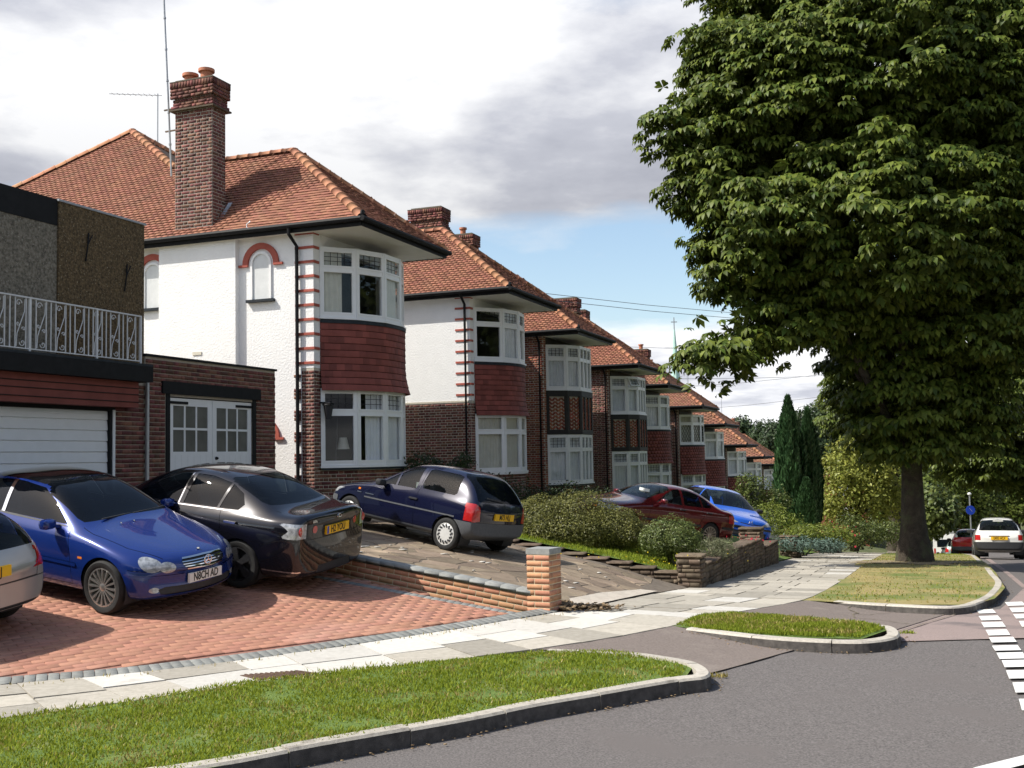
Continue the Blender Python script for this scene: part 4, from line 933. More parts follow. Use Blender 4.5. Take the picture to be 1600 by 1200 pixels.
# ------------------------------------------------------------------ garages left of the first house
def garages():
    zb = 1.05; g = empty('brick_garage', (*hloc(-5.1, .1), zb), RZ); tag(g, 'flat roofed brick garage with white glazed double doors beside the white house', 'garage')
    w, H = 3.8, 2.75; d0, d1, dz = .61, 3.03, 2.08
    m = MB(); m.box((0, 0, -.6), (d0, .22, H)); m.box((d1, 0, -.6), (w, .22, H)); m.box((d0, 0, dz + .02), (d1, .22, H)); m.box((w - .22, .22, -.6), (w, 5.5, H)); m.box((0, .22, -.6), (.2, 5.5, H)); m.box((.2, 5.3, -.6), (w - .22, 5.5, H)); m.box((.2, .22, H - .3), (w - .22, 5.3, H - .22))
    wl = m.build('wall', 'mortar_dark', g)
    b = brick_face((0, 0, 0), (1, 0, 0), (0, -1, 0), w, H - .02, holes=[(d0 - .12, d1 + .12, -1, dz + .27)], proud=.014) + brick_face((w, 0, 0), (0, 1, 0), (1, 0, 0), 2.0, H - .02)
    pieces('brick', b, 'brick_old', wl, limit=300, stuff_name='bricks_rest')
    MB().box((-.02, -.035, H - .01), (w + .03, .25, H + .03)).build('coping', 'black_paint', g)
    l = MB(); l.box((d0 - .22, -.05, dz + .06), (d1 + .22, .04, dz + .27)); l.box((d0 - .10, -.02, -.1), (d0, .1, dz + .06)); l.box((d1, -.02, -.1), (d1 + .10, .1, dz + .06)); l.build('door_frame', 'black_paint', g)
    half = (d1 - d0) / 2
    for s in (0, 1):
        x0 = d0 + s * half + .006; x1 = x0 + half - .012; dm = MB()
        dm.box((x0, .02, .02), (x1, .06, 1.16)); dm.box((x0, .02, 1.16), (x0 + .12, .06, dz)); dm.box((x1 - .12, .02, 1.16), (x1, .06, dz)); dm.box((x0 + .12, .02, dz - .13), (x1 - .12, .06, dz))
        ix0, ix1, iz0, iz1 = x0 + .12, x1 - .12, 1.16, dz - .13
        for k in (1, 2): dm.box((ix0 + (ix1 - ix0) * k / 3 - .02, .025, iz0), (ix0 + (ix1 - ix0) * k / 3 + .02, .055, iz1))
        dm.box((ix0, .024, (iz0 + iz1) / 2 - .02), (ix1, .056, (iz0 + iz1) / 2 + .02)); dr = dm.build('garage_door', 'white_paint', g)
        for k in range(3):
            for j in range(2):
                a, c = ix0 + (ix1 - ix0) * k / 3, ix0 + (ix1 - ix0) * (k + 1) / 3; MB().box((a, .036, iz0 + (iz1 - iz0) * j / 2), (c, .044, iz0 + (iz1 - iz0) * (j + 1) / 2)).build('pane', 'pane_obscured', dr)
        hx = (x0, x0 + .5) if s == 0 else (x1 - .5, x1)
        MB().box((hx[0], .0, dz - .10), (hx[1], .02, dz - .055)).build('strap_hinge', 'black_paint', dr)
        if s: MB().lathe([(.0, -.02), (.03, -.02), (.03, .0), (.015, .03)], 10, Matrix.Translation((x0 + .1, .0, 1.04)) @ Matrix.Rotation(rad(90), 4, 'X')).build('door_knob', 'black_paint', dr)
        for k in range(1, 7): MB().box((x0 + (x1 - x0) * k / 7 - .003, .0185, .05), (x0 + (x1 - x0) * k / 7 + .003, .0195, 1.1)).build('board_groove', 'lead_white', dr)
    MB().box((d0, .3, 0), (d1, .32, dz)).build('dark_interior', 'room', g)
    # ---- left garage with balcony and pebble-dashed upper storey
    q = empty('garage_block', (*hloc(-9.6, .1), zb), RZ); tag(q, 'garage with white panelled door under a balcony and pebbledash upper storey', 'garage')
    w = 4.5; d1 = 3.72; dz = 1.82; m = MB(); m.box((d1 + .06, 0, -.6), (w, .22, 2.5)); m.box((0, 0, dz), (d1 + .06, .22, 2.5)); m.box((w - .2, .22, -.6), (w - .002, 6, 2.5)); wl = m.build('wall', 'mortar_dark', q)
    pieces('brick', brick_face((d1 + .06, 0, 0), (1, 0, 0), (0, -1, 0), w - d1 - .06, 2.3, proud=.014), 'brick_old', wl, limit=300)
    dd = MB().box((d1 - .05, -.01, -.1), (d1 + .06, .12, dz + .05)); dd.box((0, -.008, dz - .02), (d1 - .05, .1, dz + .05)); dd.build('door_frame', 'black_paint', q)
    MB().box((d1 + .0, -.03, -.1), (d1 + .05, -.01, dz + .0)).build('frame_trim', 'white_paint', q)
    dr = MB().box((0, .06, 0), (d1 - .05, .08, dz - .02)).build('garage_door', 'white_paint', q)
    n = 11
    for k in range(n): MB().extrude([(0, .06, k * dz / n), (0, .035, k * dz / n + .012), (0, .045, (k + 1) * dz / n - .012), (0, .06, (k + 1) * dz / n)], (d1 - .05, 0, 0)).build('door_panel', 'white_paint', dr)
    fb = MB()
    MB().box((-.3, -.22, dz + .04), (w - .42, .0, dz + .45)).build('shutter_box', 'hung_tile', q)
    for z in (.12, .24, .34): fb.box((-.3, -.232, dz + z), (w - .42, -.221, dz + z + .012))
    fb.build('box_groove', 'black_paint', q)
    MB().box((-.3, -.36, dz + .453), (w - .24, .0, dz + .70)).build('balcony_fascia', 'black_paint', q)
    MB().box((-.3, -.36, dz + .703), (w - .24, .0, dz + .74)).build('balcony_edge', 'slate_band', q)
    u = MB(); u.box((2.6, .03, 2.52), (w, .25, 4.92)); u.box((w - .25, .25, 2.5), (w, 6, 4.9)); u.build('pebbledash_wall', 'pebble_brown', q)
    MB().box((-.3, .06, 2.52), (2.598, .25, 4.55)).build('pebbledash_wall', 'pebble_grey', q); MB().box((-.3, .05, 4.553), (2.596, .3, 4.95)).build('parapet_band', 'black_paint', q); MB().box((2.58, .01, 4.923), (w + .03, .3, 4.955)).build('parapet_trim', 'lead', q)
    for x, z in ((3.15, 4.1), (4.02, 3.75)):
        MB().tube([(x, .02, z), (x, -.02, z + .25), (x + .06, .02, z + .45)], .012, 6).tube([(x, -.02, z + .25), (x + .12, -.0, z + .43)], .010, 6).build('wire_bracket', 'black_paint', q)
    # railing: posts, two rails, scroll panels
    y = -.30; z0, z1 = dz + .78, dz + 1.50; rail = MB(); rail.bar((-.3, y, z1), (w - .47, y, z1), .04, .02); rail.bar((-.3, y, z0), (w - .47, y, z0), .025, .016); rl = rail.build('railing', 'iron_white', q)
    for x in (.1, 1.72, 3.04, w - .48): MB().bar((x, y, z0 - .07), (x, y, z1), .034, .034, up=(0, 1, 0)).build('railing_post', 'iron_white', rl)
    xs = np.arange(.34, w - .70, .375)
    for x in xs:
        p = MB(); p.bar((x, y, z0), (x, y, z1), .014, .014, up=(0, 1, 0)); p.bar((x + .19, y, z0), (x + .19, y, z1), .014, .014, up=(0, 1, 0))
        def spiral(cx, cz, r, a0, turns, s): return [(cx + math.cos(a0 + s * t) * r * (1 - t / (turns * 6.9)), y, cz + math.sin(a0 + s * t) * r * (1 - t / (turns * 6.9))) for t in np.linspace(0, turns * 6.283, 14)]
        p.tube(spiral(x + .06, z1 - .09, .055, 0, 1.2, 1), .007, 5); p.tube(spiral(x + .13, z0 + .08, .055, math.pi, 1.2, 1), .007, 5); p.tube(spiral(x + .05, z0 + .34, .035, 0, 1.1, -1), .007, 5); p.tube(spiral(x + .15, z0 + .27, .035, math.pi, 1.1, -1), .007, 5)
        p.tube([(x + .17, y, z1 - .03), (x + .165, y, z1 - .2), (x + .1, y, z0 + .36), (x + .035, y, z0 + .2), (x + .02, y, z0 + .02)], .007, 5)
        p.build('scroll_panel', 'iron_white', rl)
    for x in np.arange(.34 + .28, w - .6, .375): MB().bar((x, y, z0), (x, y, z1), .014, .014, up=(0, 1, 0)).build('baluster', 'iron_white', rl)
    MB().tube([(w - .02, -.06, -.3), (w - .02, -.06, dz + .5)], .035, 8).build('drainpipe', 'metal_grey', q, True)
    MB().box((-.3, .25, 2.45), (w - .25, 6, 2.5)).build('terrace', 'slate_band', q)
garages()
# ------------------------------------------------------------------ cars
def paint(name, c, metal=.0, rough=.25):
    return pm(name, c, tuple(min(1, x * 1.08) for x in c), 3, rough, coat=1.0, spec=.15, metal=metal)
paint('car_blue', (.007, .026, .16), .2, .2); paint('car_black', (.006, .006, .010), .2, .2); paint('car_silver', (.36, .36, .355), .45, .28); paint('car_navy', (.006, .008, .028), .1, .2)
paint('car_maroon', (.095, .008, .010), .2, .25); paint('car_bright', (.02, .12, .62), .3, .25); paint('car_white', (.74, .74, .72), 0, .25); paint('car_red', (.5, .03, .03), 0, .25); paint('car_green', (.28, .36, .34), .4, .25)
pm('rubber', (.012, .012, .012), (.022, .022, .022), 20, .8, .2, 90); pm('alloy', (.52, .51, .48), (.60, .59, .56), 20, .28, metal=.85); pm('alloy_dark', (.05, .05, .055), (.08, .08, .085), 20, .3, metal=.6)
pm('cover_silver', (.62, .62, .60), (.70, .70, .68), 9, .35, metal=.25); pm('chrome', (.75, .75, .76), None, 9, .08, metal=1.0); pm('plastic', (.022, .023, .026), (.035, .036, .04), 30, .55, .1, 200); pm('plastic_grey', (.075, .08, .088), (.10, .105, .115), 30, .6, .1, 200)
pm('black_gloss', (.006, .006, .007), None, 9, .08, coat=1.0); pm('cabin', (.014, .014, .015), (.024, .024, .024), 20, .9); pm('seat_fabric', (.035, .038, .044), (.055, .058, .065), 30, .95)
pm('lens_red', (.36, .012, .012), (.46, .02, .02), 20, .12, coat=1.0); pm('lens_clear', (.20, .21, .22), (.50, .52, .54), 22, .10, coat=1.0, metal=.25); pm('lens_amber', (.75, .20, .02), None, 9, .12, coat=1.0)
pm('plate_white', (.76, .76, .72), None, 9, .4); pm('plate_yellow', (.80, .46, .01), None, 9, .4); pm('plate_text', (.012, .012, .012), None, 9, .5); pm('plate_blue', (.01, .05, .4), None, 9, .4); pm('paper', (.72, .74, .70), None, 9, .7); pm('pinstripe', (.72, .72, .72), None, 9, .4)
glass('car_glass', (.30, .36, .38), .0, .6, (.004, .006, .010), 1.33); glass('car_glass_light', (.62, .68, .67), .0, .3, (.010, .012, .014), 1.36)
TMP = bpy.data.scenes.new('workbench'); TMPL = TMP.view_layers[0]
def evaluated(o):                                # mesh of an object with its modifiers, in a scene of its own
    TMP.collection.objects.link(o); TMPL.update(); me = bpy.data.meshes.new_from_object(o.evaluated_get(TMPL.depsgraph)); bpy.data.objects.remove(o); return me
def text_mesh(body, size):
    cu = bpy.data.curves.new('t', 'FONT'); cu.body = body; cu.size = size; cu.align_x = 'CENTER'; cu.align_y = 'CENTER'; cu.extrude = .0012; cu.offset = size * .014; cu.resolution_u = 3
    return evaluated(bpy.data.objects.new('t', cu))
def cage_mesh(sp, level):
    xs = sp['xs']; L = sp['L']
    def ip(key, x): a = np.array(sp[key], float); return float(np.interp(x, a[:, 0], a[:, 1]))
    rings = []
    for x in xs:
        zb, zs, zt, wb, wt = ip('bot', x), ip('belt', x), ip('top', x), ip('wid', x), ip('roofw', x); ws = wb - ip('inset', x); cr = ip('crown', x)
        mid = zb + sp.get('midf', .5) * (zs - zb)
        rings.append([(0, zb), (wb * .80, zb), (wb * .965, zb + .05), (wb, mid), (wb - .012, zs - .075), (ws, zs), (wt, max(zt - cr, zs + .004)), (wt * .55, zt - cr * .25), (0, zt)])
    n = len(xs); v = []; f = []
    sw = sp.get('sweep', (.16, .10))
    for s in (1, -1):
        base = len(v)
        for i, r in enumerate(rings):
            X = L / 2 - xs[i]
            for (y, z) in r: v.append((X, y * s, z))
        for i in range(n - 1):
            for k in range(8):
                a = base + i * 9 + k; q = (a, a + 9, a + 10, a + 1); f.append(q if s > 0 else q[::-1])
        for e, i, fl in ((0, 0, 1), (1, n - 1, -1)):
            X = L / 2 - xs[i] ; bul = sw[e] * (.35) * (1 if e == 0 else -1); r = rings[i]; o = base + i * 9; c0 = len(v)
            for k in (2, 3, 4, 5): v.append((X + bul * .25, 0, r[k][1]))
            C = {2: c0, 3: c0 + 1, 4: c0 + 2, 5: c0 + 3}
            qs = [(o, o + 1, o + 2, C[2]), (C[2], o + 2, o + 3, C[3]), (C[3], o + 3, o + 4, C[4]), (C[4], o + 4, o + 5, C[5]), (C[5], o + 5, o + 6, o + 7), (C[5], o + 7, o + 8)]
            for q in qs: f.append(q if (fl * s > 0) else q[::-1])
    me = bpy.data.meshes.new('cage'); me.from_pydata(v, [], f); bm = bmesh.new(); bm.from_mesh(me); bmesh.ops.remove_doubles(bm, verts=bm.verts, dist=1e-5)
    # plan curvature of the two ends
    for q in bm.verts:
        if q.co.x > L / 2 - .75: t = (q.co.x - (L / 2 - .75)) / .75; q.co.x -= sw[0] * t * t * (abs(q.co.y) / .8) ** 2.2
        if q.co.x < -L / 2 + .55: t = (-L / 2 + .55 - q.co.x) / .55; q.co.x += sw[1] * t * t * (abs(q.co.y) / .8) ** 2.2
    bmesh.ops.recalc_face_normals(bm, faces=bm.faces); bm.to_mesh(me); bm.free()
    o = bpy.data.objects.new('cage', me); md = o.modifiers.new('s', 'SUBSURF'); md.levels = level; md.render_levels = level
    ev = evaluated(o)
    nv = len(ev.vertices); co = np.empty(nv * 3); ev.vertices.foreach_get('co', co); co = co.reshape(-1, 3); no = np.array([tuple(q.vector) for q in ev.vertex_normals]) if hasattr(ev, 'vertex_normals') else np.array([tuple(q.normal) for q in ev.vertices])
    faces = []
    for p in ev.polygons:
        ids = list(p.vertices)
        if co[ids, 1].mean() > 0: faces.append([tuple(co[i]) + tuple(no[i]) for i in ids])
    return faces, co
def lerp6(a, b, t): return tuple(a[i] + (b[i] - a[i]) * t for i in range(6))
def cut_region(faces, poly, ax, cond):
    """split faces by a convex polygon given in the projection onto axes ax; returns inside, outside"""
    poly = [tuple(p) for p in poly]
    ar = sum(poly[i][0] * poly[(i + 1) % len(poly)][1] - poly[(i + 1) % len(poly)][0] * poly[i][1] for i in range(len(poly)))
    if ar < 0: poly = poly[::-1]
    x0, x1 = min(p[0] for p in poly), max(p[0] for p in poly); y0, y1 = min(p[1] for p in poly), max(p[1] for p in poly); ins, out = [], []
    a, b = ax; edges = []
    for i in range(len(poly)):
        (px, py), (qx, qy) = poly[i], poly[(i + 1) % len(poly)]; edges.append((px, py, -(qy - py), qx - px))
    for f in faces:
        us = [q[a] for q in f]; ws = [q[b] for q in f]
        if max(us) <= x0 or min(us) >= x1 or max(ws) <= y0 or min(ws) >= y1 or not cond(f): out.append(f); continue
        cur = f; rest = []
        for (px, py, nx, ny) in edges:
            d = [(q[a] - px) * nx + (q[b] - py) * ny for q in cur]; pi, po = [], []; m = len(cur)
            for i in range(m):
                j = (i + 1) % m
                if d[i] >= -1e-9: pi.append(cur[i])
                if d[i] <= 1e-9: po.append(cur[i])
                if (d[i] > 1e-9 and d[j] < -1e-9) or (d[i] < -1e-9 and d[j] > 1e-9):
                    c = lerp6(cur[i], cur[j], d[i] / (d[i] - d[j])); pi.append(c); po.append(c)
            if len(po) >= 3 and min(d) < -1e-7: rest.append(po)
            if len(pi) < 3 or max(d) < 1e-7: cur = None; break
            cur = pi
        if cur is None: out.append(f)
        else: ins.append(cur); out += rest
    return ins, out
def faces_obj(name, faces, mat, parent, off=0.0, sides=(1, -1), rim=0.0):
    """build a body part from cut faces with the smooth normals of the whole body"""
    if not faces: return None
    v, nn, f = [], [], []; idx = {}
    for s in sides:
        for q in faces:
            ids = []
            for p in q:
                k = (round(p[0], 4), round(p[1] * s, 4), round(p[2], 4))
                if k not in idx:
                    n = Vector((p[3], p[4] * s, p[5])).normalized(); idx[k] = len(v); v.append((p[0] + n.x * off, p[1] * s + n.y * off, p[2] + n.z * off)); nn.append(tuple(n))
                if not ids or ids[-1] != idx[k]: ids.append(idx[k])
            if len(ids) > 1 and ids[0] == ids[-1]: ids = ids[:-1]
            if len(set(ids)) >= 3 and len(set(ids)) == len(ids): f.append(ids if s > 0 else ids[::-1])
    me = bpy.data.meshes.new(name); me.from_pydata(v, [], f); me.polygons.foreach_set('use_smooth', [True] * len(f)); me.update()
    me.normals_split_custom_set_from_vertices(nn)
    return mesh_obj(name, me, parent, mat)
def ell(cx, cz, rx, rz, n=18): return [(cx + math.cos(2 * math.pi * k / n) * rx, cz + math.sin(2 * math.pi * k / n) * rz) for k in range(n)]
def wheel(parent, x, y, r, width, style, rimr, side):
    T = Matrix.Translation((x, y, r)) @ Matrix.Rotation(rad(-90 * side), 4, 'X')      # lathe axis z points outward
    w = width / 2; root = MB().lathe([(rimr * .98, -w), (r - .03, -w), (r - .008, -w * .82), (r, -w * .55), (r, w * .55), (r - .008, w * .82), (r - .03, w), (rimr + .012, w * .98), (rimr, w * .9), (rimr * .985, w * .5), (rimr * .98, -w)], 36, T).build('wheel', 'rubber', parent, True)
    rm = MB(); mat = {'multi': 'alloy', 'five': 'alloy_dark', 'cover': 'cover_silver', 'mesh': 'alloy', 'plain': 'plastic_grey'}[style]
    rm.lathe([(rimr * .985, w * .5), (rimr, w * .93), (rimr * .93, w * .93), (rimr * .90, w * .6), (rimr * .90, -w * .2)], 36, T)
    if style == 'cover':
        rm.lathe([(rimr * .93, w * .86), (rimr * .84, w * .98), (rimr * .60, w * 1.02), (rimr * .3, w * 1.0), (0.0, w * 1.03)], 32, T)
    else: rm.lathe([(rimr * .24, w * .55), (rimr * .24, w * .8), (rimr * .15, w * .9), (0, w * .9)], 18, T)
    n = {'multi': 16, 'five': 5, 'mesh': 14, 'cover': 0, 'plain': 6}[style]
    for k in range(n):
        a = 2 * math.pi * k / n; d = .0; sw = {'multi': .020, 'five': .075, 'mesh': .022, 'plain': .09}[style]
        for (aa, tw) in ((a, .0),):
            p0 = Vector((math.cos(aa) * rimr * .2, math.sin(aa) * rimr * .2, w * .72)); p1 = Vector((math.cos(aa + tw) * rimr * .6, math.sin(aa + tw) * rimr * .6, w * .80)); p2 = Vector((math.cos(aa + tw) * rimr * .95, math.sin(aa + tw) * rimr * .95, w * .82)); b = MB()
            b.bar(p0, p1, sw, .03); b.bar(p1, p2, sw * 1.25, .03); rm.add(b.v, b.f, T)
    rim = rm.build('rim', mat, root, True)
    if style == 'cover':
        for k in range(14):
            a = 2 * math.pi * k / 14; p0 = Vector((math.cos(a) * rimr * .62, math.sin(a) * rimr * .62, w * 1.015)); p1 = Vector((math.cos(a + .28) * rimr * .88, math.sin(a + .28) * rimr * .88, w * .955)); b = MB(); b.bar(p0, p1, .030, .012); c = MB().add(b.v, b.f, T); c.build('cover_slot', 'plastic', root)
    else: MB().lathe([(rimr * .9, -w * .25), (0, -w * .25)], 24, T).build('brake_disc', 'plastic', root)
    return root
def car(sp, px, pz_, hd, paintm, name, label, level=3, group=None, dz=0.0, zf_=None):
    """body from a smooth cage, cut into panels, glass and lamps; wheels, plates, mirrors and cabin added"""
    L = sp['L']; hd = np.array(hd) / np.linalg.norm(hd); lf = np.array((-hd[1], hd[0]))
    def gz(x, y): return (float(zf_(x, y)[0]) if zf_ else zp1(x, y)) + dz if sdist(x, y, FRONT)[0] > 0 else zr1(x, y)
    xf, xr, tr = L / 2 - sp['axf'], L / 2 - sp['axr'], sp['track']
    def w2(x, y): return np.array(px) + hd * x + lf * y
    zz = {}
    for k, (x, y) in dict(fl=(xf, tr), fr=(xf, -tr), rl=(xr, tr), rr=(xr, -tr)).items(): q = w2(x, y); zz[k] = gz(*q) + .012
    zf, zr = (zz['fl'] + zz['fr']) / 2, (zz['rl'] + zz['rr']) / 2; zl, zR = (zz['fl'] + zz['rl']) / 2, (zz['fr'] + zz['rr']) / 2
    X = Vector((hd[0], hd[1], (zf - zr) / (xf - xr))).normalized(); Y = Vector((lf[0], lf[1], (zl - zR) / (2 * tr))).normalized(); Z = X.cross(Y).normalized(); Y = Z.cross(X)
    zc = zr + (zf - zr) * (0 - xr) / (xf - xr)
    root = empty(name, (0, 0, 0)); root.matrix_world = Matrix(((X.x, Y.x, Z.x, px[0]), (X.y, Y.y, Z.y, px[1]), (X.z, Y.z, Z.z, zc), (0, 0, 0, 1))); tag(root, label, 'car', group)
    faces, co = cage_mesh(sp, level)
    side = lambda f: sum(q[4] for q in f) > .25 * len(f)
    front = lambda f: sum(q[3] for q in f) > .12 * len(f)
    rear = lambda f: sum(q[3] for q in f) < -.12 * len(f)
    top = lambda f: sum(q[5] for q in f) > .2 * len(f)
    CON = dict(side=(side, (0, 2)), front=(front, (1, 2)), rear=(rear, (1, 2)), top=(top, (0, 1)))
    def conv(view, poly): return [(L / 2 - a, b) if view in ('side', 'top') else (a, b) for a, b in poly]
    # wheel arches are openings in the skin
    arch = sp['arch']
    for x in (xf, xr):
        _, faces = cut_region(faces, ell(x, sp['wr'] * .98, arch, arch, 28), (0, 2), side)
        _, faces = cut_region(faces, [(x - arch, 0), (x + arch, 0), (x + arch, sp['wr'] * .98), (x - arch, sp['wr'] * .98)], (0, 2), side)
        wb = float(np.interp(L / 2 - x, *np.array(sp['wid']).T)); n = 20
        ring = [(x + math.cos(t) * arch, sp['wr'] * .98 + math.sin(t) * arch) for t in np.linspace(-.45, math.pi + .45, n)]
        for s in (1, -1):
            yo, yi = s * (wb - .045), s * (wb - .32)
            v = [(a, yo, b) for a, b in ring] + [(a, yi, b) for a, b in ring]; f = [(k, k + 1, n + k + 1, n + k) for k in range(n - 1)] + [tuple(n + k for k in range(n))]
            MB().add(v, f).build('wheel_arch', 'plastic', root, True)
    parts = []
    for reg in sp['regions']:
        nm, view, polys, mat, off = reg[:5]; sides = reg[5] if len(reg) > 5 else 'lr'; cond, ax = CON[view]; got = []
        for p in polys: g, faces = cut_region(faces, conv(view, p), ax, cond); got += g
        parts.append((nm, got, mat, off, sides))
    pb = {'@': paintm}
    body = faces_obj('body', faces, paintm, root)
    for nm, got, mat, off, sides in parts:
        mat = paintm if mat == '@' else mat
        if sides == 'lr':
            faces_obj(nm, got, mat, root, off, (1,)); faces_obj(nm, got, mat, root, off, (-1,))
        else: faces_obj(nm, got, mat, root, off)
    for x in (xf, xr):
        for s in (1, -1): wheel(root, x, s * tr, sp['wr'], sp.get('ww', .2), sp['rim'], sp['rimr'], s)
    if sp.get('cabin', True):
        c = MB(); cx0, cx1 = L / 2 - sp['cab'][0], L / 2 - sp['cab'][1]; wy = sp['wid'][len(sp['wid']) // 2][1] - .10; zb, zt = .25, sp['cab'][2]
        c.add([(cx0, -wy, zb), (cx1, -wy, zb), (cx1, wy, zb), (cx0, wy, zb), (cx0, -wy, zt), (cx1, -wy, zt), (cx1, wy, zt), (cx0, wy, zt)], [(0, 1, 2, 3), (0, 4, 5, 1), (1, 5, 6, 2), (2, 6, 7, 3), (3, 7, 4, 0)])
        c.box((cx0 - .42, -wy, zt - .15), (cx0 - .02, wy, zt)); c.build('cabin_liner', 'cabin', root)
        for sx in sp['seats']:
            for s in (1, -1):
                x = L / 2 - sx; st = MB(); p = [(x + .25, .30), (x + .25, .48), (x - .22, .44), (x - .36, zt + .06), (x - .46, zt + .06), (x - .34, .30)]
                st.extrude([(a, s * .37 - .23, b) for a, b in p], (0, .46, 0)); st.box((x - .47, s * .37 - .13, zt + .08), (x - .38, s * .37 + .13, zt + .24)); st.build('seat', 'seat_fabric', root)
        sx = L / 2 - sp['cab'][0] - .52; T = Matrix.Translation((sx, -.36, zt + .02)) @ Matrix.Rotation(rad(-65), 4, 'Y')
        MB().tube([T @ Vector((math.cos(t) * .18, math.sin(t) * .18, 0)) for t in np.linspace(0, 2 * math.pi, 19)], .014, 6).build('steering_wheel', 'plastic', root, True)
    def surf(y, z, fr):
        m = (co[:, 0] > 0) if fr else (co[:, 0] < 0); c = co[m]; d = (c[:, 1] - y) ** 2 + (c[:, 2] - z) ** 2; k = np.argsort(d)[:3]; return float(c[k, 0].max() if fr else c[k, 0].min())
    for fr, z, txt, mat, size in sp.get('plates', []):
        x = surf(0, z, fr) + (.012 if fr else -.012); sg = 1 if fr else -1
        pl = MB().box((x - .012 * sg * 2, -.26, z - .0555), (x + .006 * sg, .26, z + .0555)).build('number_plate', mat, root)
        me = text_mesh(txt, size); me.materials.append(M('plate_text')); o = mesh_obj('plate_lettering', me, pl); o.matrix_basis = Matrix.Translation((x + sg * .0085, 0, z)) @ Matrix(((0, 0, sg, 0), (sg, 0, 0, 0), (0, 1, 0, 0), (0, 0, 0, 1)))
        o.scale = (.86, 1.25, 1)
        if not fr and sp.get('euro'): MB().box((x - .0075, .21, z - .05), (x - .0065, .25, z + .05)).build('plate_band', 'plate_blue', pl)
    if 'mirror' in sp:
        mx, mz, mc = sp['mirror']; wb = float(np.interp(mx, *np.array(sp['wid']).T))
        for s in (1, -1):
            b = MB(); v = []; n = 10
            for i, (u, r_) in enumerate(((-.09, .35), (-.075, .8), (-.02, 1.0), (.05, .92), (.09, .5))):
                for k in range(n): t = 2 * math.pi * k / n; v.append((L / 2 - mx + u * .75, s * (wb + .06) + math.copysign(abs(math.cos(t)) ** .6, math.cos(t)) * .10 * r_, mz + .02 + math.copysign(abs(math.sin(t)) ** .6, math.sin(t)) * .062 * r_))
            f = [(i * n + k, i * n + (k + 1) % n, (i + 1) * n + (k + 1) % n, (i + 1) * n + k) for i in range(4) for k in range(n)] + [tuple(range(n - 1, -1, -1)), tuple(4 * n + k for k in range(n))]
            b.add(v, f); b.bar((L / 2 - mx, s * (wb - .09), mz - .02), (L / 2 - mx, s * (wb + .02), mz), .07, .04); mo = b.build('wing_mirror', paintm if mc == '@' else mc, root, True)
    for hx, hz in sp.get('handles', []):
        wb = float(np.interp(hx, *np.array(sp['wid']).T))
        for s in (1, -1): MB().box((L / 2 - hx - .09, s * (wb - .03), hz - .012), (L / 2 - hx + .09, s * (wb + .012), hz + .014)).build('door_handle', sp.get('handlemat', '@') if sp.get('handlemat', '@') != '@' else paintm, root)
    return root, surf
def seam(pts, w=.007):
    """thin panel gap along a line in the side view"""
    out = []
    for (a, b), (c, d) in zip(pts[:-1], pts[1:]):
        n = math.hypot(c - a, d - b); ux, uz = (c - a) / n, (d - b) / n; e = .002
        out.append([(a - ux * e - uz * w / 2, b - uz * e + ux * w / 2), (a - ux * e + uz * w / 2, b - uz * e - ux * w / 2), (c + ux * e + uz * w / 2, d + uz * e - ux * w / 2), (c + ux * e - uz * w / 2, d + uz * e + ux * w / 2)])
    return out
def quad(a, b, c, d): return [a, b, c, d]

